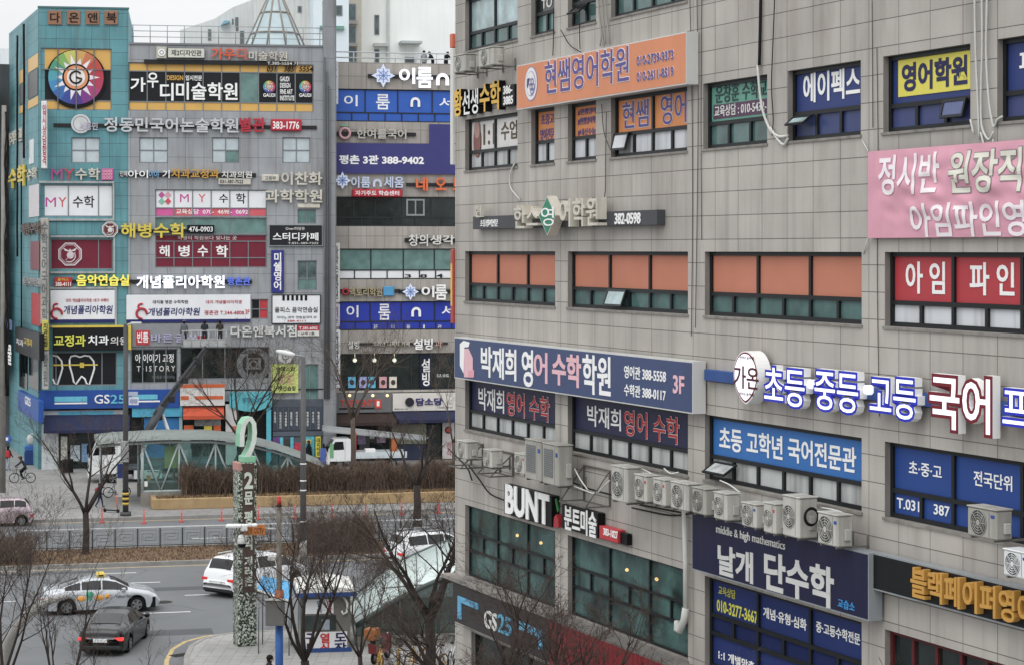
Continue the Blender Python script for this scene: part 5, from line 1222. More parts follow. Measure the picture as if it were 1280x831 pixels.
t = channel(FC, 'letter_sign', 'grey raised letters beside a pink and green ring above the purple board', (416, 165, 520, 169.5), [('한여를국어', (446, 161, 508, 173.5), mat('b9b5ac', .4), {'bold': .02})]); k, z = FC.pix(431, 167, .2); part('ring_mark', MB().ring((k, -.2, z), (0, 1, 0), .36, .1, 24, 6), mat('d0a0a8', .4), t); part('leaf_mark', MB().box(k - .25, k + .25, -.24, -.1, z + .5, z + .62), mat('7fb89a', .4), t)
t = channel(FC, 'letter_sign', 'pale blue letters with star mark over a red rounded plate', None, [('이룸', (439, 221, 463, 235), mat('c4d0e8', .4), {'bold': .02}), ('세움', (480, 221, 505, 235), mat('c4d0e8', .4), {'bold': .02})]); arch_n(FC, t, (466, 224, 477, 234), .14, mat('c4d0e8', .4)); star(FC, t, 428, 226, .62, .2, SM, SM2)
a, b, c, e = FC.rect(440, 236.5, 503, 246.5, .24); part('red_plate', MB().bev(a, b, -.24, -.02, c, e, .08), mat('c02c3c', .4), t); letters(FC, t, '자기주도 학습센터', (444, 238.5, 499, 244.5), .243, WH_T, .01, .02)
channel(FC, 'letter_sign', 'big orange raised letters near the granite corner', (508, 229, 580, 233), [('네', (520, 222, 535, 239), mat('e06a34', .4), {'bold': .028}), ('오', (544, 222, 558, 238), mat('e06a34', .4), {'bold': .028}), ('트', (566, 223, 578, 238), mat('e06a34', .4), {'bold': .028})])
channel(FC, 'letter_sign', 'grey script letters above the teal windows', (506, 298, 585, 303), [('창의', (511, 293, 535, 308), OFFW), ('생각', (538, 294, 568, 306), OFFW, {'bold': .02})])
t = channel(FC, 'letter_sign', 'bronze letters between a red ring and a blue plate', (425, 362, 500, 366), [('맥토리학원', (437, 359, 478, 371), mat('a89a78', .4), {'bold': .02})]); k, z = FC.pix(432, 365, .2); part('red_ring', MB().ring((k, -.2, z), (0, 1, 0), .2, .08, 18, 6), mat('a83040', .4), t)
a, b, c, e = FC.rect(479, 358.5, 493, 370, .22); part('blue_plate', MB().bev(a, b, -.22, -.02, c, e, .03), mat('4a9ccc', .4), t)
t = channel(FC, 'letter_sign', 'white letters with star mark above the lower blue films', (498, 362.5, 585, 367), [('이', (527, 358, 543, 372), WH_T, {'bold': .02}), ('룸', (544, 356, 559, 375), WH_T, {'bold': .02})]); arch_n(FC, t, (563, 361, 575, 373), .14, WH_T); star(FC, t, 513, 365, .6, .2, SM, SM2)
t = channel(FC, 'letter_sign', 'white brush letters over the dark cafe windows', (435, 429, 560, 431.5), [('설빙', (517, 423, 541, 437), WH_T, {'bold': .022}), ('코리안 디저트 카페', (466, 427, 512, 432.5), IVORY), ('설빙', (435, 426, 449, 436), OFFW), ('과', (543, 425, 553, 434), mat('b89890', .4))])
t = sign(FC, 'vertical_sign', 'tall navy vertical sign with white brush letters on the cafe windows', (524.5, 443, 540, 485.5), .05, mat('1c2438', .4), [('설\n빙', (527, 448, 537.5, 482), WH_T, {'bold': .02})], d=-.08)
for u, c_ in ((435, '5fb0d8'), (449, 'a0a4d4'), (460, '58b4d4'), (474, 'd09aa0'), (486.5, 'd8d0c4')):
    s_ = sign(FC, 'window_poster', {435: 'blue poster nearest the tree trunk in the cafe window', 449: 'lilac poster behind the branches in the cafe window', 460: 'turquoise poster in the middle of the cafe window', 474: 'pink poster in the cafe window', 486.5: 'cream poster with dark picture in the cafe window'}[u], (u, 470.5, u + 9.5, 484.5), .03, mat(c_, .4, .25, 4), (), d=-.10, cat='poster')
    k, z = FC.pix(u + 5, 477.5, -.05); part('picture', MB().sphere((k, .065, z), .16, 10, 6, (1, .05, 1.2)), mat('4a3c3c', .5, .5, 9), s_)
for i, u in enumerate((443.5, 468, 493)):
    k, z = FC.pix(u, 450, -.1); s_ = solo('cafe_lamp', MB().sphere((k, .08, z), .15).tube([(k, .08, z + .14), (k, .08, z + .6)], .02, 5), mat('d8d8c0', .4, .02, emit=.8), ('round white lamp behind the tree in the cafe window', 'round white lamp above the turquoise poster in the cafe window', 'round white lamp farthest along the cafe window')[i], 'lamp', FC, (k, .08, z))
letters(FC, [o for o in tw.children if o.name.startswith('window')][4], 'SULBING', (546, 467, 561, 471), -.14, OFFW, .01)
# shop fronts
part('shop_wall', MB().quad((0, .25, 0), (eC, .25, 0), (eC, .25, zSC), (0, .25, zSC)).box(0, eC, -.05, .25, zSC - .1, zSC), mat('2a2c2e', .4, .25, .6), tw)
t = thing('coffee_shop', 'grey coffee shop front with red lettering and brown awning', 'shop front', FC, (XC(412), -.3, 0))
block(FC, t, 'fascia', (411, 492, 490, 516), .3, mat('6d6f71', .5, .06), lets=[('THE VENTI', (426, 499.5, 468, 508), mat('d8402c', .4), {'bold': .004, 'depth': .05})])
block(FC, t, 'red_plate', (469, 499, 476.5, 510), .36, mat('d8402c', .4), .06); block(FC, t, 'cup_mark', (471, 501, 474.5, 507.5), .38, WH_T, .02); block(FC, t, 'base_strip', (424, 509.5, 468, 511.5), .33, DK, .03)
for u in (417, 437, 466, 484):
    k, z = FC.pix(u, 496, .4); part('spot_lamp', MB().sphere((k, -.42, z + .12), .10), mat('ffd08a', .4, .02, emit=1.6), t)
def awning(F, t, px, d0, d1, m):
    a, b, c, e = F.rect(*px, d1); _, zt = F.pix(px[0], px[1], d0)
    part('awning', MB().add([(a, -d0, zt), (b, -d0, zt), (b + .15, -d1, c + .15), (a + .3, -d1, c + .15), (b + .15, -d1, c - .08), (a + .3, -d1, c - .08), (a, -d0, zt - .15), (b, -d0, zt - .15)], [(0, 1, 2, 3), (3, 2, 4, 5), (0, 3, 5, 6), (1, 7, 4, 2)]), m, t)
awning(FC, t, (413, 517.5, 494, 531), .3, 1.4, mat('3c302c', .6, .08))
for px, m_ in (((421, 536, 432, 575), DARKG), ((433, 536, 448, 575), DARKG), ((449, 536, 462, 575), mat('4c5054', .5)), ((463, 536, 478, 575), DARKG)): block(FC, t, 'shop_glass', px, .06, m_)
for px, c_ in (((447, 541, 457, 555), '8d7f9c'), ((462, 539, 468, 548), 'c8cccf'), ((471, 538, 482, 553), 'a08ca0'), ((437, 545, 444, 560), '5c5048')): block(FC, t, 'poster', px, .1, mat(c_, .5, .3, 6), .03)
k, z = FC.pix(413.5, 528, .7); part('round_plate', MB().disc((k, -.7, z), (0, -1, 0), 0, .42, 20, 0, .05), mat('b89c98', .5), t); part('plate_arm', MB().tube([(k, -.68, z + .3), (k, -.1, z + .5)], .03), BLACK, t)
t = thing('restaurant', 'white restaurant fascia with navy letters over a navy awning', 'shop front', FC, (XC(491), -.3, 0))
block(FC, t, 'fascia', (491, 491.5, 575, 513.5), .34, mat('d5d0c8', .5, .05), lets=[('담소당', (520, 497, 553, 506.5), mat('2f2c6c', .4), {'bold': .028, 'depth': .06}), ('행복한 식사 시간', (493, 510, 510, 512), GREYM), ('대표 메뉴', (547, 508, 566, 510), GREYM)])
k, z = FC.pix(512, 502, .4); part('round_mark', MB().disc((k, -.4, z), (0, -1, 0), 0, .32, 24, 0, .06).disc((k, -.41, z), (0, -1, 0), .1, .24, 24, 1), [mat('2c2c34', .5), mat('c8a878', .5, .3, 8)], t)
awning(FC, t, (494, 514.5, 575, 527.5), .34, 1.5, mat('282d4a', .6, .08))
block(FC, t, 'shop_glass', (490, 530, 533, 555), .06, mat('8a8b78', .4, .35, 1.5)); block(FC, t, 'dado_panel', (490, 556, 533, 580), .1, mat('353c54', .5)); block(FC, t, 'door_glass', (534, 530, 551, 580), .06, DARKG)
block(FC, t, 'menu_banner', (553, 528, 568, 573), .3, mat('c9c2c0', .5, .08), .06, [('정\n식', (558, 552, 564, 570), mat('a05050', .5))]); k, z = FC.pix(560.5, 537, .3); part('round_mark', MB().disc((k, -.305, z), (0, -1, 0), 0, .26, 20, 0, -.02).disc((k, -.33, z), (0, -1, 0), 0, .17, 20, 1), [DK, mat('c84a34', .5)], t)
# blade signs between the two blocks
def blade(F, px, d0, d1, m, label, body=None, mm=DK):
    a, b, c, e = F.rect(*px, (d0 + d1) / 2)
    t = thing('blade_sign', label, 'sign', F, ((a + b) / 2, -d0, c)); part('board', MB().bev(a, b, -d1, -d0, c, e, .03), m, t)
    part('bracket', MB().tube([((a + b) / 2, -d0, e - .3), ((a + b) / 2, -.0, e - .3)], .03).tube([((a + b) / 2, -d0, c + .3), ((a + b) / 2, 0, c + .3)], .03), STEEL, t)
    if body: letters(F, t, body, (px[0] + 1, px[1] + 4, px[2] - 1, px[3] - 4), d1 + .003, mm, .01)
    return t
blade(FC, (412, 77, 422, 131), .3, 1.1, mat('d4d6de', .5), 'white and blue blade sign near the roof between the two blocks', '수\n학\n전\n문', mat('3a4a9c', .4))
blade(FC, (415, 304, 424, 378), .3, 1.1, OFFW, 'white and black blade sign in the middle of the gap, upper one of three', '과\n학\n논\n술\n학\n원')
blade(FC, (415.5, 380, 424, 408), .3, 1.1, mat('c9c4cc', .5), 'pale blade sign in the gap, the short middle one of three', '국\n어\n논', mat('6a4a7a', .4))
blade(FC, (416, 412, 424.5, 484), .3, 1.1, WFA, 'white blade sign low in the gap beside the cafe windows', '독\n서\n학\n원\n전\n문')
blade(FA, (52, 127, 59, 211), .3, 1.2, mat('dedcdc', .5), 'tall white blade sign with red wording high on the teal corner', '입\n시\n상\n담\n합\n격', RDS)
blade(FA, (51, 273, 61, 405), .5, 1.3, mat('b0aca2', .5, .15, dirt=.3), 'long weathered grey blade sign on the teal corner', '수\n학\n영\n어\n국\n어\n과\n학', GREYM)
blade(FA, (53, 400, 61, 437), .45, 1.35, mat('c9c04a', .5, .1), 'short yellow blade sign beside the black dental fascia', '치\n과\n교\n정', DK)
blade(FA, (53, 438, 61, 486), .5, 1.3, mat('b4b2aa', .5, .12), 'low grey blade sign in front of the dark tooth glass', '학\n원', GREYM)

# ------------------------------------------------------------------ blocks behind
def bgblock(name, label, u0, v0, u1, Y, m, D=20, ang=8, wins=(), strips=()):
    p0 = at(u0, v0, Y); F = Frame(p0.x, p0.y, math.radians(ang)); s1 = F.pix(u1, 312)[0]
    t = thing(name, label, 'building', F, (0, 0, 0)); part('wall', MB().box(0, s1, 0, D, 0, p0.z), m, t)
    for px in wins:
        a, b, c, e = F.rect(*px); q = MB(); q.box(a, b, -.06, -.003, c, e); o = part('window', q, mat('7b8286', .4), t); n = max(1, round((b - a) / 1.2))
        for i in range(n): x0 = a + .1 + (b - a - .1) * i / n; part('pane', MB().box(x0, x0 + (b - a - .1) / n - .1, -.075, -.063, c + .1, e - .1), glass('56676a', .1), o)
    for px, mm, dd in strips:
        a, b, c, e = F.rect(*px, dd); part('ledge', MB().box(a, b, -dd, -.003, c, e), mm, t)
    return t
PLAS = mat('d4d7d6', .6, .06, .3, dirt=.14); PLAS2 = mat('dbe3e7', .6, .06, .3, dirt=.12)
p0 = at(225, 38, 190); F_ = Frame(p0.x, p0.y, math.radians(8)); s1 = F_.pix(330, 312)[0]
t = thing('white_building', 'white rendered block with stepped roofline behind the teal block', 'building', F_, (0, 0, 0))
part('wall', MB().prism([(0, 0), (0, p0.z), (F_.pix(268, 26)[0], F_.pix(268, 24)[1]), (F_.pix(290, 10)[0], F_.pix(290, 10)[1]), (F_.pix(316, 0)[0], F_.pix(316, 0)[1]), (s1, F_.pix(320, -12)[1]), (s1, 0)], 0, 20), PLAS, t)
for px in ((260, 37, 264, 51), (290, 24, 292, 31), (294, 22, 298, 39), (300, 39, 305, 56)):
    a, b, c, e = F_.rect(*px); part('window', MB().box(a, b, -.05, -.003, c, e), mat('6d7678', .4), t)
a, b, c, e = F_.rect(276, 26, 287, 32, .8); part('blue_hood', MB().prism([(a, c), (b, c + .3), (b, e), (a + .3, e)], -.8, -.003), mat('7fb2c4', .5), t)
bgblock('white_building', 'tall grey white block just left of the gap behind the cone', 318, -60, 400, 185, mat('d6d6d2', .6, .1, .3, dirt=.2), 18, 8, [(372, 8, 377, 16)])
bgblock('apartment_building', 'narrow blue white tower in the gap between the two blocks', 392, -80, 436, 178, mat('d9e6ec', .6, .05, .3), 20, 8, [(419, 7, 428, 20)], [((400, 32.5, 430, 37), mat('6f9c8e', .6), .3)])
bgblock('apartment_building', 'pale apartment tower with balcony windows behind the railing', 432, -80, 452, 200, mat('b9b2a4', .6, .1), 20, 12, [(434, 5, 445, 26), (434, 33, 445, 54), (434, 60, 446, 78)], [((433, 26, 447, 30), mat('9a9690', .6), .5), ((433, 54, 447, 58), mat('9a9690', .6), .5)])
t = bgblock('white_building', 'big white tower with a concrete canopy behind the blue films', 450, -80, 640, 205, mat('f0f3f0', .6, .04, .2, dirt=.05), 26, 12, [(468, 19, 474, 44), (468, 62, 474, 79), (506, 72, 518, 79)], [((502, 51, 528, 54), mat('b4bab8', .6), 2.0), ((468, 54, 486, 58), mat('bfc4c2', .6), .8), ((484, -80, 487, 90), mat('c3c8c6', .6), .3)])
p0 = at(-40, 60, 210); F_ = Frame(p0.x, p0.y, .1); solo('far_building', MB().box(0, 4.1, 0, 15, 0, CAMZ + 20.3), PLAS2, 'pale blue building at the far left end of the side street', 'building', F_, (0, 0, 0))
# conifer on the roof terrace behind

# ================================================================== vehicles
TYRE = mat('141415', .8, .15); RIM = mat('8d9092', .3, .1, metal=.7); CARGL = glass('15191b', .04); PLATE = mat('d5d8d6', .5); TAIL = mat('a81a1c', .25, .05, emit=.25); HEADL = mat('c9ced2', .15, .05); CHROME = mat('b4b8ba', .2, .05, metal=.8)
def paint(c, metal=0.0): 
    m = mat(c, .22, .04, 1.5, metal=metal, spec=.4); m.node_tree.nodes['Principled BSDF'].inputs['Coat Weight'].default_value = .25; return m
def wheel_part(t, x, y, R, W=.2, side=1):
    a, b = (y - W, y) if side > 0 else (y, y + W)
    w = MB(); w.ring((x, (a + b) / 2, R), (0, 1, 0), R - .075, .075, 26, 8); w.cyl((x, a + .03, R), (x, b - .03, R), R - .09, 24)
    o = part('wheel', w, TYRE, t)
    yo = y + .004 * side if side > 0 else y - .004
    r = MB(); r.disc((x, yo, R), (0, side, 0), R * .58, R * .66, 24); r.disc((x, yo + .004 * side, R), (0, side, 0), 0, R * .16, 12)
    for k in range(5):
        c = 2 * math.pi * k / 5; d = Vector((math.cos(c), 0, math.sin(c))); n = Vector((-math.sin(c), 0, math.cos(c)))
        p = Vector((x, yo + .002 * side, R)); r.quad(p + n * .045, p + d * R * .6 + n * .06, p + d * R * .6 - n * .06, p - n * .045)
    part('rim', r, RIM, o)
TYPES = {
 'sedan': dict(L=4.85, W=1.86, R=.33, wb=(.98, 3.86), zb=.2, top=[(0, .62), (.01, .95), (.03, 1.03), (.10, 1.09), (.16, 1.13), (.31, 1.38), (.42, 1.46), (.54, 1.45), (.62, 1.36), (.73, 1.07), (.78, 1.0), (.9, .88), (.97, .72), (1, .45)],
   belt=[(0, .55), (.02, .9), (.10, 1.0), (.3, 1.0), (.6, .96), (.75, .93), (.9, .80), (.97, .64), (1, .42)], w=[(0, .72), (.03, .84), (.12, .92), (.3, .93), (.75, .93), (.9, .87), (.97, .74), (1, .55)], wr=[(0, .55), (.12, .66), (.30, .58), (.6, .58), (.75, .68), (.92, .66), (1, .4)], sg=(.19, .72), split=(.33, .505), ws=(.575, .735), rw=(.155, .31)),
 'hatch': dict(L=3.6, W=1.6, R=.29, wb=(.6, 2.98), zb=.2, top=[(0, .5), (.01, .85), (.03, 1.0), (.06, 1.2), (.12, 1.45), (.2, 1.52), (.5, 1.52), (.62, 1.42), (.8, 1.02), (.93, .85), (1, .5)],
   belt=[(0, .5), (.02, .8), (.06, 1.0), (.2, 1.05), (.6, .97), (.8, .93), (.93, .75), (1, .45)], w=[(0, .68), (.04, .77), (.15, .8), (.8, .8), (.93, .72), (1, .5)], wr=[(0, .5), (.05, .6), (.15, .58), (.6, .56), (.8, .6), (1, .4)], sg=(.10, .78), split=(.28, .5), ws=(.62, .8), rw=(.035, .125)),
 'van': dict(L=5.1, W=1.98, R=.35, wb=(1.05, 4.11), zb=.22, top=[(0, .5), (.005, .95), (.02, 1.12), (.035, 1.25), (.075, 1.62), (.12, 1.71), (.3, 1.76), (.55, 1.73), (.66, 1.6), (.81, 1.16), (.86, 1.09), (.95, .92), (.985, .75), (1, .5)],
   belt=[(0, .5), (.01, .92), (.04, 1.13), (.3, 1.12), (.6, 1.07), (.82, 1.02), (.95, .84), (1, .46)], w=[(0, .84), (.03, .95), (.12, .99), (.82, .98), (.94, .90), (.985, .78), (1, .6)], wr=[(0, .62), (.04, .72), (.12, .72), (.6, .72), (.81, .78), (.94, .7), (1, .45)], sg=(.10, .80), split=(.34, .56), ws=(.65, .815), rw=(.034, .085)),
 'suv': dict(L=4.75, W=1.9, R=.36, wb=(.95, 3.75), zb=.24, top=[(0, .5), (.006, 1.0), (.02, 1.14), (.04, 1.3), (.085, 1.6), (.14, 1.68), (.3, 1.72), (.52, 1.70), (.60, 1.6), (.745, 1.18), (.8, 1.12), (.95, .96), (.985, .8), (1, .5)],
   belt=[(0, .5), (.01, .95), (.05, 1.13), (.3, 1.12), (.6, 1.07), (.76, 1.03), (.95, .88), (1, .46)], w=[(0, .8), (.03, .9), (.12, .95), (.8, .95), (.94, .88), (.985, .76), (1, .6)], wr=[(0, .58), (.04, .68), (.12, .68), (.55, .66), (.75, .74), (.94, .68), (1, .45)], sg=(.11, .74), split=(.33, .53), ws=(.595, .75), rw=(.038, .088)),
}
def car(kind, name, label, cat, pos, head, col, rear_pos=False, lights=True, metal=0.0, roof_extra=None, lit=.25):
    """pos = ground point under the middle; the car's front points along bearing head"""
    T = TYPES[kind]; L, R = T['L'], T['R']; t = thing(name, label, cat, None, pos, rz=head)
    xs0, ys0 = zip(*T['top'])
    def I(tab, f): a, b = zip(*T[tab]); return float(np.interp(f, a, b))
    def sec(f):
        x = (f - .5) * L; zb = T['zb'] + (.12 if f < .02 or f > .985 else 0); X = f * L
        for w in T['wb']:
            d = abs(X - w)
            if d < R + .07: zb = max(zb, R + math.sqrt(max((R + .07) ** 2 - d * d, 0)))
        g = lambda tab: (I(tab, max(f - .008, 0)) + I(tab, f) * 2 + I(tab, min(f + .008, 1))) / 4
        zt, ze, w, wr = g('top'), g('belt'), g('w'), g('wr')
        ze = min(ze, zt - .02); z1 = max(zb + .02, T['zb'] + .42 * (ze - T['zb'])); z2 = max(zb + .04, T['zb'] + .80 * (ze - T['zb']))
        w3 = w * .955; wr = min(wr, w3)
        return x, [(w * .95, zb), (w * .995, z1), (w, z2), (w3, ze), (wr + (w3 - wr) * .10, ze + (zt - ze) * .88), (wr * .93, zt - .025), (wr * .5, zt - .004), (0, zt)]
    N = 110; fs_ = sorted({i / N for i in range(N + 1)} | {.004, .996})
    vs = []; K = 15
    for f in fs_:
        x, h = sec(f)
        vs += [(x, y, z) for y, z in h] + [(x, -y, z) for y, z in h[-2::-1]]
    fc = [(i * K + k, i * K + k + 1, (i + 1) * K + k + 1, (i + 1) * K + k) for i in range(len(fs_) - 1) for k in range(K - 1)]
    fc += [tuple(range(K)), tuple(range((len(fs_) - 1) * K, len(fs_) * K))[::-1]]
    mb = MB(); mb.add(vs, fc, 0, True)
    P_ = paint(col, metal); body = part('body', mb, P_, t)
    W2 = T['W'] / 2
    part('underbody', MB().box(-L / 2 + .15, L / 2 - .2, -W2 + .12, W2 - .12, .18, .62), BLACK, t)
    def patch(name, fa, fb, ka, kb, sides, off, ta=.1, tb=.92, m=CARGL):
        q = MB()
        for s in sides:
            v = []; n = 12
            for i in range(n + 1):
                x, h = sec(fa + (fb - fa) * i / n); A_, B_ = Vector((x, h[ka][0], h[ka][1])), Vector((x, h[kb][0], h[kb][1]))
                for tt in (ta, (ta + tb) / 2, tb):
                    p = A_.lerp(B_, tt); v.append((p.x, s * (p.y + off), p.z + off * .3))
            q.add(v, [(i * 3 + j, i * 3 + j + 1, (i + 1) * 3 + j + 1, (i + 1) * 3 + j) for i in range(n) for j in range(2)], 0, True)
        return part(name, q, m, t)
    a, b = T['sg']; c, e = T['split']; g_ = .012
    for fa, fb in ((a, c - g_), (c, e - g_), (e, b)):
        for s in (1, -1): patch('side_window', fa, fb, 3, 4, (s,), .012)
    def screen(name, fa, fb):
        q = MB(); v = []; n = 8
        for i in range(n + 1):
            x, h = sec(fa + (fb - fa) * i / n); up = .014
            row = [(h[5][0] * .97, h[5][1]), (h[6][0], h[6][1]), (0, h[7][1])]
            dx = -.01 if fb < .4 else .01
            v += [(x + dx, y, z + up) for y, z in row] + [(x + dx, -y, z + up) for y, z in row[-2::-1]]
        q.add(v, [(i * 5 + j, i * 5 + j + 1, (i + 1) * 5 + j + 1, (i + 1) * 5 + j) for i in range(n) for j in range(4)], 0, True)
        part(name, q, CARGL, t)
    screen('windscreen', *T['ws']); screen('rear_window', *T['rw'])
    for w in T['wb']:
        for s in (1, -1): wheel_part(t, w - L / 2, s * (W2 - .02), R, .21, s)
    TL = mat('b01c1c', .25, .05, emit=lit)
    _, h = sec(.012); zt = h[3][1]
    for s in (1, -1):
        x, h = sec(.03); wd = h[2][0]
        part('tail_light', MB().bev(x - .14, x + .12, s * (wd - .36) if s > 0 else -wd - .012, s * (wd - .36) if s < 0 else wd + .012, zt - .16, zt - .03, .02), TL, t)
        x, h = sec(.945); wd = h[2][0]
        part('head_light', MB().bev(x - .2, x + .12, wd - .34 if s > 0 else -wd - .01, wd + .01 if s > 0 else -wd + .34, h[3][1] - .16, h[3][1] - .03, .02), HEADL, t)
        x, h = sec(T['ws'][1] - .05); part('door_mirror', MB().bev(x - .1, x + .08, s * (h[3][0] + .02) if s > 0 else -h[3][0] - .22, h[3][0] + .22 if s > 0 else -h[3][0] - .02, h[3][1] - .02, h[3][1] + .14, .04), P_, t)
        for k in (c, e):
            x, h = sec(k + .06); part('door_handle', MB().bev(x - .1, x + .1, s * h[2][0] - .015, s * h[2][0] + .015, h[2][1] - .03, h[2][1], .006), CHROME, t)
    pz = .62 if kind != 'sedan' else .55
    o = part('number_plate', MB().box(-L / 2 - .045, -L / 2 + .05, -.26, .26, pz, pz + .12), PLATE, t)
    part('rear_bumper', MB().bev(-L / 2 - .03, -L / 2 + .14, -W2 + .14, W2 - .14, .26, .42, .04), mat('2a2c2e', .5), t)
    part('trim_bar', MB().bev(-L / 2 - .01, -L / 2 + .06, -.5, .5, zt - .2 if kind != 'sedan' else zt - .1, zt - .17 if kind != 'sedan' else zt - .07, .008), CHROME, t)
    return t, sec, body
def polar(p, head, f=0.0, l=0.0): return (p[0] + math.cos(head) * f - math.sin(head) * l, p[1] + math.sin(head) * f + math.cos(head) * l, 0)
# silver taxi
h = math.radians(15); p = polar(G(171, 765), h, -(3.86 - 4.85 / 2), .9)
t, sec, body = car('sedan', 'taxi', 'silver taxi saloon with yellow roof light and orange door emblem', 'car', p, h, 'b9bdc2', metal=.3)
o = part('roof_light', MB().bev(-.17, .17, -.36, .36, 1.465, 1.60, .04), mat('d8bb28', .4), t)
for s in (1, -1): part('roof_lettering', (lambda q: q)(MB().box(-.1, .1, s * .362 - .003, s * .362 + .003, 1.5, 1.56)), DK, o)
q = MB(); y = -.947
for x, z, rx, rz_, m_ in ((-.85, .68, .2, .11, 0), (-.5, .84, .16, .13, 1), (-.5, .66, .07, .1, 1), (-.12, .69, .2, .12, 0), (.22, .74, .12, .1, 0)): q.sphere((x, y + .02, z), 1, 12, 8, (rx, .03, rz_), m_)
part('door_emblem', q, [mat('e09a2c', .4), mat('3fae86', .4)], t)
lm = text_mb('Yellow Way', .55, 1.25, .62, .78, -y, .006, .02); part('door_lettering', lm, GREYM, t)
# dark saloon
h = math.radians(87); p = polar(G(163.5, 814.7), h, 4.85 / 2 - .98, .92)
car('sedan', 'parked_car', 'black saloon with glowing tail lights waiting behind the taxi', 'car', p, h, '101113', lit=1.6)
# white people carrier
h = math.radians(54); p = polar(G(293, 749), h, 2.5, 1.0)
t, sec, body = car('van', 'parked_car', 'white people carrier seen from behind, partly hidden by the mosaic pillar', 'car', p, h, 'e3e5e6', lit=.5)
part('roof_rail', MB().tube([(-1.8, .66, 1.80), (1.0, .66, 1.80)], .025).tube([(-1.8, -.66, 1.80), (1.0, -.66, 1.80)], .025), CHROME, t)
# white estate behind the glass roof
h = math.radians(33); p = polar(G(503, 714), h, 2.3, .95)
t, sec, body = car('suv', 'parked_car', 'white off-roader with dark sunroof behind the glass roofed entrance', 'car', p, h, 'e0e3e4', lit=.5)
part('sunroof', MB().box(-.7, .6, -.5, .5, 1.715, 1.735), CARGL, t); part('roof_rail', MB().tube([(-1.6, .6, 1.78), (.5, .6, 1.78)], .025).tube([(-1.6, -.6, 1.78), (.5, -.6, 1.78)], .025), CHROME, t)
# pink hatchback
h = math.radians(180 + 12.6); p = polar(G(27, 657.5), h, 3.6 / 2 - .6, -.8)
car('hatch', 'parked_car', 'pale pink hatchback cut off by the left edge near the far kerb', 'car', p, h, 'b5a3a9', metal=.25)
# trucks -------------------------------------------------------------
def truck_cab(t, x0, L_, W_, H_, z0, m, nose=.25):
    """forward control cab whose front is at x0 + L_"""
    h2 = W_ / 2; pts = [(x0, z0), (x0 + L_ - .08, z0), (x0 + L_, z0 + .25), (x0 + L_ - .04, z0 + H_ * .48), (x0 + L_ - nose - .25, z0 + H_ * .96), (x0 + L_ - nose - .45, z0 + H_), (x0 + .1, z0 + H_), (x0, z0 + H_ * .94)]
    part('cab', MB().prism(pts, -h2, h2), m, t)
    a = Vector((x0 + L_ - .04, 0, z0 + H_ * .50)); b = Vector((x0 + L_ - nose - .25, 0, z0 + H_ * .94)); n = Vector((.02, 0, .01))
    part('windscreen', MB().quad(a + n + Vector((0, -h2 + .1, 0)), a + n + Vector((0, h2 - .1, 0)), b + n + Vector((0, h2 - .16, 0)), b + n + Vector((0, -h2 + .16, 0))), CARGL, t)
    for s in (1, -1):
        q = MB(); y = s * (h2 + .006)
        q.add([(x0 + L_ * .30, y, z0 + H_ * .52), (x0 + L_ - .22, y, z0 + H_ * .50), (x0 + L_ - nose - .32, y, z0 + H_ * .88), (x0 + L_ * .34, y, z0 + H_ * .88)], [(0, 1, 2, 3)]); part('side_window', q, CARGL, t)
        part('wing_mirror', MB().bev(x0 + L_ - .05, x0 + L_ + .05, s * (h2 + .12) - .06, s * (h2 + .12) + .06, z0 + H_ * .45, z0 + H_ * .7, .02), BLACK, t)
        part('head_light', MB().bev(x0 + L_ - .06, x0 + L_ + .012, s * (h2 - .22) - .16, s * (h2 - .22) + .16, z0 + .28, z0 + .45, .02), HEADL, t)
        part('door_seam', MB().box(x0 + L_ * .26, x0 + L_ * .27, y - .003, y + .003, z0 + .1, z0 + H_ * .9), GREYM, t)
    part('front_grille', MB().bev(x0 + L_ - .03, x0 + L_ + .016, -h2 * .5, h2 * .5, z0 + .3, z0 + .5, .01), DK, t)
    part('bumper', MB().bev(x0 + L_ - .2, x0 + L_ + .06, -h2, h2, z0 - .25, z0 + .1, .04), m, t)
TW = paint('e2e4e4')
# crane truck: front to the left
h = math.radians(180 + 14); Yc = 126.0
gp = at(142, 606, FPX * CAMZ / (606 - VH)); p0 = G(142, 606); p = polar(p0, h, -1.9, -1.1)
ct = thing('crane_truck', 'white aerial lift truck whose lattice boom rises to the signs', 'truck', None, p, rz=h)
truck_cab(ct, 1.05, 2.4, 2.2, 2.4, .75, TW); part('warning_lamp', MB().bev(1.6, 2.0, -.7, .7, 3.16, 3.30, .04), WHITE, ct)
part('chassis', MB().box(-5.2, 1.4, -.5, .5, .62, .9), DK, ct); part('flatbed', MB().bev(-5.2, 1.0, -1.1, 1.1, .95, 1.15, .03), mat('4d5860', .5, .15), ct); part('tool_box', MB().bev(-1.2, .6, -1.1, 1.1, .35, .93, .03), mat('c5c9ca', .5), ct)
part('side_rail', MB().bev(-5.2, -.2, 1.02, 1.1, 1.16, 1.5, .01).bev(-5.2, -.2, -1.1, -1.02, 1.16, 1.5, .01), mat('5c6870', .5), ct)
for x in (1.9, -3.2, -4.3):
    for s in (1, -1): wheel_part(ct, x, s * 1.08, .46, .28, s)
part('outrigger', MB().box(-.4, -.2, -1.7, 1.7, .5, .62).box(-.42, -.18, 1.55, 1.75, .02, .6).box(-.42, -.18, -1.75, -1.55, .02, .6), mat('b9752c', .5), ct)
part('turntable', MB().cyl((-2.6, 0, 1.15), (-2.6, 0, 2.1), .6, 18).box(-3.1, -2.1, -.5, .5, 1.9, 2.7), mat('8d9092', .5), ct)
Mi = Matrix.Translation(Vector(p)) @ Matrix.Rotation(h, 4, 'Z'); Mi = Mi.inverted()
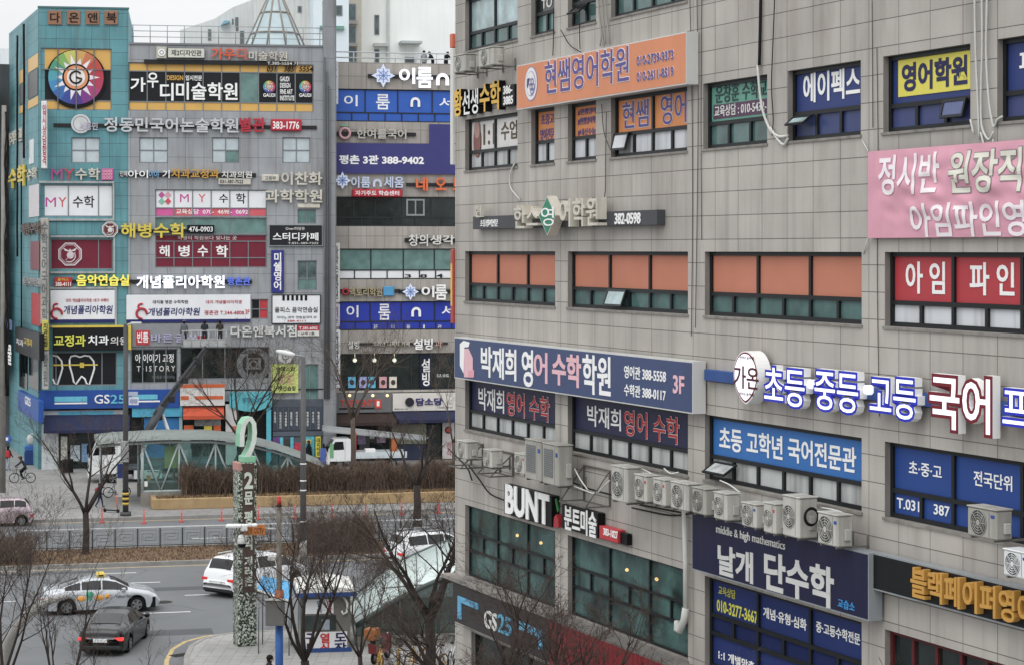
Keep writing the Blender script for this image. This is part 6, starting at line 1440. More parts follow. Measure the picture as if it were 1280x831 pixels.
b0 = Mi @ at(181, 545, p0.y + .5); b1 = Mi @ at(203, 508, p0.y + 2); b2 = Mi @ at(258, 437, p0.y + 6.5)
BM = mat('45484b', .45, .2); q = MB()
q.tube([Vector((-2.6, 0, 2.4)), b0], .3, 4); q.tube([b0, b0.lerp(b1, .95)], .36, 4); part('boom_base', q, BM, ct)
q = MB(); q.tube([b0.lerp(b1, .5), b2], .14, 4); dv = Vector((0, 0, .5)); q.tube([b0.lerp(b1, .5) + dv, b2 + dv * .6], .10, 4)
for i in range(18):
    f0, f1 = i / 18, (i + 1) / 18; A_ = b0.lerp(b1, .5); q.tube([A_.lerp(b2, f0), (A_ + dv).lerp(b2 + dv * .6, f1)], .05, 4); q.tube([(A_ + dv).lerp(b2 + dv * .6, f0), A_.lerp(b2, f0)], .05, 4)
part('lattice_boom', q, BM, ct)
q = MB(); 
for f in (.2, .4, .62, .85): c_ = b0.lerp(b2, f); q.bev(c_.x - .3, c_.x + .3, c_.y - .3, c_.y + .3, c_.z - .1, c_.z + .35, .04)
part('boom_joint', q, mat('2d3033', .5), ct); part('hydraulic_ram', MB().tube([Vector((-2.2, 0, 1.9)), b1 + Vector((0, 0, -.5))], .12, 8).tube([b1 + Vector((.2, .1, -.6)), b0 + Vector((.4, 0, -1.6))], .1, 8), mat('c9cdd0', .3), ct)
bl, br = Mi @ at(227, 432, p0.y + 7), Mi @ at(282, 432, p0.y + 7)
cxm, cym = (bl.x + br.x) / 2, (bl.y + br.y) / 2; hw = abs(bl.x - br.x) / 2; zf = bl.z - .05; BK_Z = (Mi.inverted() @ Vector((cxm, cym, zf))).z
q = MB(); q.box(cxm - hw, cxm + hw, cym - .7, cym + .7, zf, zf + .06)
for z in (zf + .5, zf + 1.08):
    for s in (-.7, .7): q.tube([(cxm - hw, cym + s, z), (cxm + hw, cym + s, z)], .035, 5)
    for s in (-hw, hw): q.tube([(cxm + s, cym - .7, z), (cxm + s, cym + .7, z)], .035, 5)
for i in range(6):
    x = cxm - hw + 2 * hw * i / 5
    for s in (-.7, .7): q.tube([(x, cym + s, zf), (x, cym + s, zf + 1.08)], .03, 5)
q.box(cxm - hw, cxm + hw, cym + .69, cym + .71, zf + .06, zf + .5); q.box(cxm - hw, cxm + hw, cym - .71, cym - .69, zf + .06, zf + .5)
part('work_basket', q, mat('a9acac', .5, .1), ct); BASK = [(Mi.inverted() @ Vector((cxm + hw - 2 * hw * f, cym + o, zf + .06))) for f, o in ((.05, .0), (.52, .1), (.88, .0))]
q = MB(); q.box(cxm - .1 * hw, cxm + .25 * hw, cym - .6, cym - .4, zf + .06, zf + .7); part('paint_pail', q, mat('b8343c', .5), ct)
# ladder lorry in front of the coffee shop
h = math.radians(180 + 12); p0 = G(425, 586); p = polar(p0, h, -1.5, -.85)
lt = thing('ladder_truck', 'small white lorry carrying a long folded grey ladder lift', 'truck', None, p, rz=h)
truck_cab(lt, .7, 1.7, 1.75, 1.55, .55, TW); part('flatbed', MB().bev(-3.2, .62, -.85, .85, .7, .8, .02).bev(-3.2, .62, .8, .85, .81, 1.15, .01).bev(-3.2, .62, -.85, -.8, .81, 1.15, .01), mat('c5ced2', .5, .1), lt)
for x in (1.5, -2.2):
    for s in (1, -1): wheel_part(lt, x, s * .83, .32, .2, s)
q = MB()
for s in (-.3, .3): q.tube([(2.6, s, 2.62), (-4.6, s, 1.85)], .06, 4); q.tube([(2.6, s, 2.92), (-4.6, s, 2.1)], .05, 4)
for i in range(26): f = i / 25; x = 2.6 - 7.2 * f; z = 2.62 - .77 * f; q.tube([(x, -.3, z), (x, .3, z)], .03, 4); q.tube([(x, .3, z), (x - .25, .3, z + .26)], .025, 4)
q.box(-4.5, 2.5, -.05, .05, 0, 0.001)
part('ladder_lift', q, mat('9c9fa0', .45, .1, metal=.3), lt)
part('ladder_side', MB().add([(2.6, .34, 2.56), (-4.6, .34, 1.8), (-4.6, .34, 2.15), (2.6, .34, 2.98)], [(0, 1, 2, 3)]).add([(2.6, -.34, 2.56), (-4.6, -.34, 1.8), (-4.6, -.34, 2.15), (2.6, -.34, 2.98)], [(0, 1, 2, 3)]), mat('a3a6a7', .5, .1), lt)
part('ladder_mast', MB().box(-2.6, -2.2, -.3, .3, .82, 2.0).box(.3, .6, -.4, .4, .82, 2.5), mat('b0622f', .5), lt); part('load_box', MB().bev(-1.0, -.3, .1, .75, .82, 1.35, .02), WHITE, lt); part('red_post', MB().bev(.35, .6, .45, .75, .82, 2.3, .02), mat('d0402c', .5), lt)
part('green_panel', MB().bev(1.95, 2.2, .885, .91, .8, 1.8, .01), mat('6fae7a', .5), lt); part('blue_panel', MB().bev(2.5, 2.9, 1.0, 1.04, .3, 1.5, .01), mat('4a62a8', .5), lt)

# ================================================================== people
SKIN = mat('b98a70', .6, .05); HAIRM = mat('15110f', .7)
def person(pos, face, label, top, bottom, H=1.7, pose='stand', shoes='1c1b1a', extra=None, group=None, skirt=None):
    """one skinned body in the pose given, coloured by region; face = bearing the person looks along"""
    k = H / 1.7
    J = dict(pel=(0, 0, .93), wai=(0, .0, 1.08), che=(0, .01, 1.28), nec=(0, .0, 1.45), hed=(0, .03, 1.56), crn=(0, .02, 1.66), sl=(-.17, 0, 1.40), sr=(.17, 0, 1.40), el=(-.22, -.02, 1.13), er=(.22, -.02, 1.13), hl=(-.23, .08, .90), hr=(.23, .08, .90), tl=(-.24, .12, .80), tr=(.24, .12, .80),
             pl=(-.09, 0, .88), pr=(.09, 0, .88), kl=(-.1, .03, .48), kr=(.1, .03, .48), al=(-.1, -.02, .09), ar=(.1, -.02, .09), fl=(-.11, .14, .04), fr=(.11, .14, .04))
    if pose == 'walk': J.update(kl=(-.1, .16, .50), al=(-.1, .20, .09), fl=(-.1, .36, .05), kr=(.1, -.06, .48), ar=(.1, -.28, .14), fr=(.1, -.15, .05), el=(-.22, -.12, 1.14), hl=(-.2, -.08, .92), tl=(-.2, -.05, .83), er=(.22, .08, 1.13), hr=(.2, .24, .98), tr=(.2, .3, .90))
    if pose == 'hold': J.update(el=(-.22, .06, 1.14), hl=(-.16, .30, 1.12), tl=(-.14, .38, 1.13), er=(.22, .06, 1.14), hr=(.16, .30, 1.12), tr=(.14, .38, 1.13))
    if pose == 'lean': J.update(che=(0, .12, 1.24), nec=(0, .2, 1.40), hed=(0, .27, 1.49), crn=(0, .29, 1.59), sl=(-.17, .16, 1.35), sr=(.17, .16, 1.35), el=(-.24, .26, 1.12), er=(.24, .26, 1.12), hl=(-.12, .42, 1.10), hr=(.12, .42, 1.10), tl=(-.06, .47, 1.10), tr=(.06, .47, 1.10))
    if pose == 'cycle': J.update(pel=(0, -.12, .98), wai=(0, -.08, 1.12), che=(0, .06, 1.30), nec=(0, .16, 1.43), hed=(0, .22, 1.53), crn=(0, .22, 1.63), sl=(-.17, .12, 1.38), sr=(.17, .12, 1.38), el=(-.24, .30, 1.18), er=(.24, .30, 1.18), hl=(-.24, .50, 1.05), hr=(.24, .50, 1.05), tl=(-.24, .56, 1.02), tr=(.24, .56, 1.02),
        pl=(-.09, -.1, .94), pr=(.09, -.1, .94), kl=(-.11, .24, .72), kr=(.11, .2, .55), al=(-.11, .06, .42), ar=(.11, .02, .20), fl=(-.11, .2, .36), fr=(.11, .16, .15))
    ed = [('pel', 'wai'), ('wai', 'che'), ('che', 'nec'), ('nec', 'hed'), ('hed', 'crn'), ('che', 'sl'), ('che', 'sr'), ('sl', 'el'), ('sr', 'er'), ('el', 'hl'), ('er', 'hr'), ('hl', 'tl'), ('hr', 'tr'), ('pel', 'pl'), ('pel', 'pr'), ('pl', 'kl'), ('pr', 'kr'), ('kl', 'al'), ('kr', 'ar'), ('al', 'fl'), ('ar', 'fr')]
    rad = dict(pel=(.15, .12), wai=(.14, .11), che=(.165, .12), nec=(.06, .06), hed=(.088, .10), crn=(.07, .085), sl=(.075, .075), sr=(.075, .075), el=(.055, .055), er=(.055, .055), hl=(.038, .038), hr=(.038, .038), tl=(.026, .04), tr=(.026, .04), pl=(.10, .10), pr=(.10, .10), kl=(.068, .068), kr=(.068, .068), al=(.048, .048), ar=(.048, .048), fl=(.042, .04), fr=(.042, .04))
    names = list(J); me = bpy.data.meshes.new('person'); me.from_pydata([tuple(c * k for c in J[n]) for n in names], [(names.index(a), names.index(b)) for a, b in ed], [])
    ob = bpy.data.objects.new('person_rig', me); COL.objects.link(ob)
    sk = ob.modifiers.new('s', 'SKIN'); sb = ob.modifiers.new('d', 'SUBSURF'); sb.levels = 1
    for i, n in enumerate(names):
        me.skin_vertices[0].data[i].radius = tuple(r * k for r in rad[n]); me.skin_vertices[0].data[i].use_root = (n == 'pel')
    bpy.context.view_layer.update(); dg = bpy.context.evaluated_depsgraph_get()
    m2 = bpy.data.meshes.new_from_object(ob.evaluated_get(dg)); bpy.data.objects.remove(ob); bpy.data.meshes.remove(me)
    for m in (mat(top, .8, .12, 6), mat(bottom, .8, .12, 6), SKIN, mat(shoes, .6)): m2.materials.append(m)
    reg = {}
    for e in ed:
        r = 0
        if e in (('nec', 'hed'), ('hed', 'crn'), ('hl', 'tl'), ('hr', 'tr')): r = 2
        elif e[0] in ('pl', 'pr', 'kl', 'kr') or e == ('pel', 'pl') or e == ('pel', 'pr'): r = 1
        elif e[0] in ('al', 'ar'): r = 3
        reg[e] = r
    segs = [(Vector(J[a]) * k, Vector(J[b]) * k, reg[(a, b)]) for a, b in ed]
    for p in m2.polygons:
        c = p.center; best = (9, 0)
        for a, b, r in segs:
            d = b - a; tt = max(0, min(1, (c - a).dot(d) / d.length_squared)); dd = (c - a - d * tt).length - (.05 if r == 0 else 0)
            if dd < best[0]: best = (dd, r)
        p.material_index = best[1]; p.use_smooth = True
    t = thing('person', label, 'person', None, pos, group, rz=face - math.pi / 2)
    o = bpy.data.objects.new('body', m2); COL.objects.link(o); o.parent = t
    hd = Vector(J['hed']) * k; cr = Vector(J['crn']) * k
    hb = MB(); hb.sphere(tuple((hd + (cr - hd) * .55) + Vector((0, -.02 * k, .015 * k))), .118 * k, 12, 8, (.92, 1.0, .85)); hb.sphere(tuple(hd + Vector((0, -.055 * k, 0))), .085 * k, 10, 6, (1, .8, 1.1)); part('hair', hb, HAIRM, t)
    fb = MB(); fb.sphere(tuple(hd + Vector((0, .105 * k, -.005))), .016 * k, 6, 5, (1, 1.2, 1.5), 0)
    for s in (-1, 1): fb.sphere(tuple(hd + Vector((s * .032 * k, .095 * k, .028 * k))), .011 * k, 6, 4, (1.3, .8, .8), 1); fb.sphere(tuple(hd + Vector((s * .088 * k, .0, 0))), .022 * k, 6, 5, (.5, 1, 1.4), 0)
    fb.box(-.024 * k, .024 * k, hd.y + .088 * k, hd.y + .098 * k, hd.z - .048 * k, hd.z - .04 * k, 2); part('face', fb, [SKIN, BLACK, mat('8a4a44', .6)], t)
    if extra: extra(t, {n: Vector(J[n]) * k for n in J}, k)
    return t
def backpack(c): return lambda t, J, k: part('backpack', MB().bev(-.16 * k, .16 * k, J['che'].y - .33 * k, J['che'].y - .12 * k, .98 * k, 1.38 * k, .05 * k), mat(c, .7, .1), t)
def vest(c): return lambda t, J, k: part('vest', MB().bev(-.2 * k, .2 * k, -.15 * k, .15 * k, .92 * k, 1.4 * k, .06 * k), mat(c, .7, .1), t)
def cap(c): return lambda t, J, k: part('cap', MB().sphere(tuple(J['crn'] + Vector((0, 0, .0))), .115 * k, 12, 6, (.95, 1.05, .7)).bev(-.08 * k, .08 * k, J['crn'].y + .05 * k, J['crn'].y + .2 * k, J['crn'].z - .02, J['crn'].z, .005), mat(c, .7), t)
UP = lambda p, z=.14: (p[0], p[1], z)
def coat(c): return lambda t, J, k: part('coat', MB().tube([(0, -.01, .55 * k), (0, -.01, .95 * k), (0, 0, 1.2 * k), (0, 0, 1.38 * k)], [.24 * k, .2 * k, .2 * k, .13 * k], 12), mat(c, .8, .1, 6), t)
person(UP(G(124.5, 634, .14)), math.radians(0), 'child in a dark coat with a red backpack by the far kerb', '1f2531', '26304a', 1.42, 'walk', extra=backpack('a32630'))
person(UP(G(10, 588, .14)), math.radians(60), 'person in a red vest walking away beside the blue shop', '3a2a2c', '8b97a6', 1.68, 'walk', extra=vest('b02a2c'))
person(UP(G(386, 581, .14)), math.radians(185), 'person in a long black coat passing the colourful posters', '191a1d', '17181a', 1.72, 'walk', extra=coat('17181b'))
pz = G(337, 884, .14); person(UP(pz), math.radians(20), 'dark haired person in a black jacket at the bottom beside the blue pole', '20242a', '1c1e22', 1.72, 'walk')
for i, (b, lb, tp) in enumerate(zip(BASK, ('worker in a grey jacket at the left end of the lift basket', 'worker in a dark cap in the middle of the lift basket', 'worker in a brown jacket at the right end of the lift basket'), ('5f6266', '2c3038', '3d3630'))):
    person(tuple(b), math.radians((100, 95, 110)[i]), lb, tp, '2b2e36', 1.7, 'hold' if i else 'stand', group=None, extra=cap('2b2a2a' if i else '7d7a72'))
for u, lb, tp, fc in ((530, 'person in a pale grey top, the left one on the roof terrace', '8a9092', 250), (541, 'person in a black jacket in the middle on the roof terrace', '1b1d22', 200), (557.5, 'person in a dark jacket, the right one on the roof terrace', '22262c', 300)):
    s, _ = FC.pix(u, 70, -2.2); person(FC.world(s, -2.2, zTC - .6), math.radians(fc), lb, tp, '1c1e24', 1.72, 'lean' if fc != 250 else 'stand')
gb = G(28, 603, .14); person(UP(polar(gb, math.radians(192), -.08), .19), math.radians(192), 'cyclist in a dark jacket riding left on the far footway', '2e3236', '1d2026', 1.7, 'cycle', extra=cap('5a5048'))

# ================================================================== bicycles and scooter
def bicycle(pos, head, label, frame_c, wheel_c=None, name='bicycle', group=None, lean=0.06):
    t = thing(name, label, 'bicycle', None, pos, group, rz=head); t.rotation_euler = (lean, 0, head)
    R = .33; fm = mat(frame_c, .35, .05)
    for x in (-.52, .52):
        w = part('wheel', MB().ring((x, 0, R), (0, 1, 0), R - .022, .022, 28, 6), TYRE, t)
        q = MB(); q.ring((x, 0, R), (0, 1, 0), R - .05, .012, 24, 4); 
        for k in range(10): a = math.pi * 2 * k / 10; q.tube([(x, 0, R), (x + (R - .05) * math.cos(a), 0, R + (R - .05) * math.sin(a))], .004, 3)
        q.cyl((x, -.05, R), (x, .05, R), .03, 8); part('spokes', q, mat(wheel_c, .4) if wheel_c else CHROME, w)
        if wheel_c: part('mudguard', MB().ring((x, 0, R), (0, -1, 0), R + .03, .02, 16, 5, 0, .2, 2.4), fm, t)
    q = MB(); bb = (-.08, 0, .30); st = (-.2, 0, .82); hd = (.36, 0, .86)
    for a, b in ((bb, st), (bb, (.40, 0, .68)), (st, hd), ((-.52, 0, R), bb), ((-.52, 0, R), (-.17, 0, .72)), (hd, (.40, 0, .66)), ((.40, 0, .66), (.52, 0, R))): q.tube([a, b], .02, 6)
    part('frame', q, fm, t); part('saddle', MB().bev(-.34, -.08, -.07, .07, .88, .94, .025), BLACK, t); part('seat_post', MB().cyl((-.2, 0, .8), (-.21, 0, .89), .014, 6), CHROME, t)
    part('handlebar', MB().tube([(.36, 0, .86), (.35, 0, 1.0)], .014, 6).tube([(.28, -.27, 1.03), (.36, -.12, 1.02), (.36, .12, 1.02), (.28, .27, 1.03)], .014, 6), BLACK, t)
    part('crank', MB().disc((-.08, -.03, .30), (0, -1, 0), .03, .09, 16).tube([(-.08, -.05, .30), (.02, -.05, .18)], .012, 5).tube([(-.08, .05, .30), (-.18, .05, .42)], .012, 5), GREYM, t)
    part('basket', MB().box(.42, .62, -.14, .14, .8, .81).box(.42, .43, -.14, .14, .81, 1.0).box(.61, .62, -.14, .14, .81, 1.02), GREYM, t)
    return t
gb = G(28, 603, .14)
bicycle((gb.x, gb.y, .14), math.radians(192), 'black bicycle under the cyclist in the dark jacket', '1c1d20', lean=0)
gb = G(146, 621, .14); bicycle((gb.x, gb.y, .14), math.radians(20), 'dark bicycle parked behind the striped lamp pole', '1e2022')
for u, v, hd, lb, fc_, wc in ((474, 838, 100, 'yellow hire bicycle nearest the locksmith kiosk', 'd8a520', 'd8a520'), (497, 836, 95, 'yellow hire bicycle second from the kiosk in the bike row', 'd8a520', 'd8a520'), (520, 834, 60, 'yellow hire bicycle leaning by the thick tree trunk', 'cf9c1c', 'd8a520'), (546, 836, 120, 'yellow wheeled bicycle to the right of the thick trunk', '24262a', 'd8a520'), (564, 832, 80, 'white framed bicycle beside the corner pier', 'd8dadc', None), (576, 838, 70, 'silver bicycle closest to the building corner', '9a9ea2', None), (600, 850, 100, 'orange bicycle in front of the dark fascia shop', 'd8602c', None)):
    gb = G(u, v, .14); bicycle((gb.x, gb.y, .14), math.radians(hd), lb, fc_, wc, lean=.1)
# red motor scooter behind the bikes
gb = G(476, 826, .14); t = thing('motor_scooter', 'red delivery motor scooter with an orange box by the kiosk', 'scooter', None, (gb.x, gb.y, .14), rz=math.radians(70))
for x in (-.6, .6): w = part('wheel', MB().ring((x, 0, .24), (0, 1, 0), .18, .06, 20, 8), TYRE, t); part('rim', MB().cyl((x, -.04, .24), (x, .04, .24), .13, 16), RIM, w)
part('body', MB().prism([(-.75, .4), (-.2, .35), (.3, .3), (.5, .5), (.55, .95), (.45, .95), (.3, .45), (.05, .42), (-.1, .72), (-.8, .78)], -.16, .16), paint('7c2226'), t); part('saddle', MB().bev(-.75, -.05, -.14, .14, .79, .9, .04), BLACK, t)
part('handlebar', MB().tube([(.5, 0, .9), (.45, 0, 1.08)], .03).tube([(.38, -.32, 1.12), (.45, 0, 1.08), (.38, .32, 1.12)], .02), BLACK, t); part('delivery_box', MB().bev(-1.0, -.55, -.24, .24, .92, 1.35, .04), mat('a5642c', .6, .15), t); part('head_light', MB().sphere((.55, 0, .9), .08), HEADL, t); part('leg_shield', MB().bev(.5, .54, -.2, .2, .4, .95, .01), paint('8a2a28'), t)
# kick scooter
gb = G(140, 640, .14); t = thing('kick_scooter', 'dark electric kick scooter with an orange stem beside the child', 'scooter', None, (gb.x, gb.y, .14), rz=math.radians(-25))
part('deck', MB().bev(-.55, .35, -.1, .1, .1, .16, .02), BLACK, t); part('stem', MB().tube([(.38, 0, .14), (.28, 0, 1.05)], .028, 8), mat('c8603c', .4), t); part('handlebar', MB().tube([(.28, -.24, 1.05), (.28, .24, 1.05)], .018, 6), BLACK, t)
for x in (-.5, .42): part('wheel', MB().ring((x, 0, .11), (0, 1, 0), .085, .028, 18, 6).cyl((x, -.02, .11), (x, .02, .11), .07, 12), TYRE, t)

# ================================================================== entrances to the underground passage
GL_T = glass('6f8d88', .06, thru=.74); GL_R = mat('b9c9c4', .2, .08, 1.2, spec=.6); TRUSS = mat('a9b5b3', .45, .06)
p0 = G(120, 636); e_len = None
FE = Frame(p0.x, p0.y, ROADA)
sx = lambda u: FE.pix(u, 312)[0]
en = thing('subway_entrance', 'long glass passage entrance with a pale curved roof on the far footway', 'entrance', FE, (0, 0, 0))
Lw = sx(404); x1 = sx(178)
prof = [(0, 3.95), (.12, 4.08), (.3, 4.15), (.5, 4.1), (.66, 3.85), (.8, 3.35), (.92, 2.75), (1, 2.3)]
def rz_(f): a, b = zip(*prof); return float(np.interp(f, a, b))
n = 28; D = 5.0
q = MB(); vs = []
for i in range(n + 1):
    x = Lw * i / n; z = rz_(i / n); vs += [(x, -.5, z - .12), (x, -.45, z), (x, D / 2, z + .16), (x, D + .4, z), (x, D + .45, z - .12)]
fs_ = [(i * 5 + k, (i + 1) * 5 + k, (i + 1) * 5 + k + 1, i * 5 + k + 1) for i in range(n) for k in range(4)] + [tuple(range(5)), tuple(range(n * 5, n * 5 + 5))]
q.add(vs, fs_, 0, True); part('roof', q, mat('7f8783', .5, .12, 1, dirt=.2), en)
for y in (0, D):
    q = MB()
    for i in range(n):
        xa, xb = x1 + (Lw - x1) * i / n, x1 + (Lw - x1) * (i + 1) / n; q.quad((xa, y, .95), (xb, y, .95), (xb, y, rz_(xb / Lw) - .2), (xa, y, rz_(xa / Lw) - .2))
    part('glass_wall', q, GL_T, en)
q = MB()
for y in (-.04, D + .04):
    N = 5
    for i in range(N + 1):
        x = x1 + (Lw - x1) * i / N; q.tube([(x, y, .9), (x, y, rz_(x / Lw) - .15)], .10 if i in (0,) else .06, 6)
        if i < N:
            xb = x1 + (Lw - x1) * (i + 1) / N; xm = (x + xb) / 2
            q.tube([(x, y, rz_(x / Lw) - .3), (xm, y, .95)], .06, 5); q.tube([(xm, y, .95), (xb, y, rz_(xb / Lw) - .3)], .06, 5)
    q.tube([(x1, y, .97), (Lw, y, .97)], .08, 6)
    q.tube([(Lw * i / n, y, rz_(i / n) - .28) for i in range(n + 1)], .09, 6)
q.tube([(.4, D, 0), (.4, D, 3.8)], .09, 6)
part('truss', q, TRUSS, en)
part('plinth', MB().box(x1 - .1, Lw, -.15, .15, 0, .92).box(x1 - .1, Lw, D - .15, D + .15, 0, .92), CONC, en)
a, b, c, e = FE.rect(180.5, 601, 184.5, 607.5, .06); part('notice', MB().box(a, b, -.10, -.085, c, e), WHITE, en)
q = MB(); q.add([(x1 + .3, .3, 1.5), (x1 + 3.5, .3, 1.5), (x1 + 3.5, .35, 1.5), (x1 + .3, .35, 1.5)], [(0, 1, 2, 3)])
for z in (1.3, 1.9, 2.5): q.tube([(x1 + .4, 2.5, z), (Lw * .62, 2.5, z - .4)], .04, 5)
part('handrail', q, ALU_L, en); 
a = FE.pix(206, 552, -1)[0]; part('info_panel', MB().box(a, a + .9, 1.2, 1.25, 2.2, 3.5), mat('b9c46a', .5, .3, 3), en)
# nearer one with the big pale glass roof
p0 = G(440, 812); FE2 = Frame(p0.x, p0.y, math.radians(12))
en = thing('subway_entrance', 'glass passage entrance with a large pale green sloping roof by the granite block', 'entrance', FE2, (0, 0, .14))
near = [(446, 781), (456, 774), (478, 760), (500, 746.5), (522, 736), (548, 724.5), (574, 716), (610, 706), (650, 700)]
far = [(436, 760), (446, 744), (466, 724), (494, 704), (520, 692), (545, 681), (572, 672), (610, 662), (650, 656)]
D = 6.0
nv = [FE2.pix(u, v, 0) for u, v in near]; fv = [FE2.pix(u, v, -D) for u, v in far]
q = MB(); vs = []; K = 5
for (a, za), (b, zb_) in zip(nv, fv):
    for k in range(K + 1): f = k / K; vs.append((a + (b - a) * f, D * f, za + (zb_ - za) * f + .35 * math.sin(math.pi * f) * min(1, za / 3)))
m_ = len(nv); q.add(vs, [(i * (K + 1) + k, (i + 1) * (K + 1) + k, (i + 1) * (K + 1) + k + 1, i * (K + 1) + k + 1) for i in range(m_ - 1) for k in range(K)], 0, True)
part('roof', q, GL_R, en)
q = MB(); q.tube([(a, 0, z + .0) for a, z in nv], .10, 6); q.tube([(a, D, z) for a, z in fv], .08, 6)
for i in range(0, m_, 1):
    (a, za), (b, zb_) = nv[i], fv[i]; q.tube([(a + (b - a) * k / K, D * k / K, za + (zb_ - za) * k / K + .35 * math.sin(math.pi * k / K) * min(1, za / 3) - .03) for k in range(K + 1)], .04, 5)
    q.tube([(a, 0, .14), (a, 0, za)], .05, 6); q.tube([(b, D, .14), (b, D, zb_)], .05, 6)
part('roof_frame', q, mat('4f5a57', .5), en)
q = MB()
for i in range(m_ - 1): q.quad((nv[i][0], .02, .5), (nv[i + 1][0], .02, .5), (nv[i + 1][0], .02, nv[i + 1][1]), (nv[i][0], .02, nv[i][1]))
part('glass_wall', q, glass('45534f', .1, thru=.25), en)
q = MB(); q.box(nv[0][0], nv[-1][0], -.1, .1, .0, .5).box(nv[0][0], nv[-1][0], D - .1, D + .1, 0, .9); part('plinth', q, CONC, en)
q = MB()
for z in (1.0, 1.5, 2.0, 2.6): q.tube([(nv[2][0], .06, z - .3), (nv[-1][0], .06, z)], .025, 5)
part('glazing_rail', q, mat('6a7471', .5), en)

# ================================================================== locksmith kiosk
p0 = G(377, 820); FK = Frame(p0.x, p0.y, math.radians(9))
kk = thing('kiosk', 'small locksmith kiosk with white sign panels, blue trim and a white roof', 'kiosk', FK, (0, 0, .14))
KW = FK.pix(438, 800)[0]; KH = 2.35; KD = 2.6
part('body', MB().box(0, KW, 0, KD, .3, KH), mat('6d6a64', .5, .12), kk); part('base', MB().box(-.05, KW + .05, -.05, KD + .05, .14, .298), mat('2f4c86', .5), kk)
part('roof', MB().prism([(-.2, KH + .002), (KW + .2, KH + .002), (KW + .15, KH + .16), (KW / 2, KH + .32), (-.15, KH + .16)], -.25, KD + .25), mat('d9d8d2', .6, .1, 1), kk)
part('blue_trim', MB().box(-.22, KW + .22, -.28, -.252, KH - .1, KH + .06).box(-.24, -.222, -.25, KD + .25, KH - .1, KH + .06), mat('2f4c86', .5), kk)
def kp(px, m, lets=(), d=.02, nm='panel'):
    a, b, c, e = FK.rect(*px, d); o = part(nm, MB().box(a, b, -d, -.003, c, e), m, kk)
    for L in lets: letters(FK, o, L[0], L[1], d + .002, L[2], .008, L[3] if len(L) > 3 else .02)
RL, NL = mat('c02c30', .5), mat('2a2a58', .5)
kp((380, 749, 417, 767), mat('d5d7da', .5), [('열\n쇠', (396, 750.5, 402, 765.5), NL), ('도\n장', (408, 751, 415, 766), RL)])
kp((380, 790, 434, 818), mat('dadbde', .5), [('구\n두', (382, 791, 393, 816), NL, .03), ('열\n쇠', (400, 791, 412, 816), RL, .03), ('도\n장', (418, 790.5, 433, 816), NL, .03)])
kp((381, 769, 420, 788), glass('35403f', .1), nm='window'); kp((402, 774, 412, 787), mat('8f9aa4', .5, .3, 8), d=.03, nm='notice')
a = KW; part('door', MB().box(-.02, -.003, .5, 1.4, .32, 2.1), mat('8a8f90', .4), kk); part('side_window', MB().box(-.025, -.003, 1.6, 2.3, 1.1, 2.0), DARKG, kk)
q = MB(); q.tube([(KW - .25, -.06, 2.2), (KW - .12, -.06, 1.95), (KW - .14, -.06, 1.62), (KW - .28, -.06, 1.55), (KW - .33, -.06, 1.68)], .045, 7); part('hook_pipe', q, CABLE_W, kk)
# blue tarpaulin canopy beside the kiosk
a, b = FK.pix(322, 740, .3)[0], FK.pix(361, 740, .3)[0]; t = thing('canopy', 'bright blue sloping canopy standing left of the kiosk', 'canopy', FK, (a, 0, .14))
z0 = FK.pix(330, 745, .3)[1]; z1 = FK.pix(330, 724, -1)[1]
part('sheet', MB().add([(a, .1, z0 + .25), (b, -.5, z0 - .1), (b + .2, 1.6, z1 - .2), (a + .25, 2.0, z1)], [(0, 1, 2, 3)]).add([(a, .1, z0 + .25), (b, -.5, z0 - .1), (b, -.5, z0 - .22), (a, .1, z0 + .13)], [(0, 1, 2, 3)]), mat('3f9cd0', .5, .08), t)
part('edge_strip', MB().tube([(a, .1, z0 + .18), (b, -.5, z0 - .16)], .05, 5), OFFW, t)
q = MB()
for x, y, z in ((a + .05, .12, z0 + .2), (b, -.45, z0 - .12), (b + .18, 1.55, z1 - .22), (a + .27, 1.95, z1 - .02)): q.tube([(x, y, .14), (x, y, z)], .025, 6)
part('post', q, STEEL, t)

# ================================================================== the mosaic pillar with the big figure
p0 = G(306, 805, .14); t = thing('gate_pillar', 'tall mosaic covered pillar with a brown panel and a big green figure on top', 'pillar', None, (p0.x, p0.y, .14), rz=math.radians(24))
zt = at(306, 577, p0.y).z; H = zt - .14; w_ = .36
part('shaft', MB().bev(-w_, w_, -w_, w_, 0, H, .02), mosaic(), t)
zp0 = at(306, 738, p0.y).z - .14; part('brown_panel', MB().box(-w_ + .16, w_ - .1, -w_ - .02, -w_ + .01, zp0, H - .02), mat('54413a', .6, .1), t)
part('pink_cap', MB().bev(-w_ - .02, -w_ + .12, -w_ - .03, w_, H - .3, H + .02, .02), mat('b9867c', .6), t)
for ch, f0, f1 in (('2', .93, .80), ('문', .78, .68), ('평\n촌\n먹', .63, .33), ('거\n리\n촌', .28, .05)):
    zz_ = lambda f: zp0 + (H - zp0) * f
    part('lettering', text_mb(ch, -w_ + .22, w_ - .16, zz_(f1), zz_(f0), w_ + .02, .04, .03), mat('c9d2c4', .4), t)
hk = [(-.22, 0), (-.22, .15), (-.22, .75), (-.2, 1.15), (-.1, 1.45), (.06, 1.62), (.24, 1.6), (.36, 1.4), (.40, 1.1), (.36, .75), (.2, .45), (.0, .2), (-.14, .06)]
hk = [(-.2, .62), (-.19, 1.1), (-.12, 1.45), (.01, 1.64), (.16, 1.66), (.27, 1.48), (.30, 1.15), (.27, .8), (.17, .5), (.02, .24), (-.08, .14)]
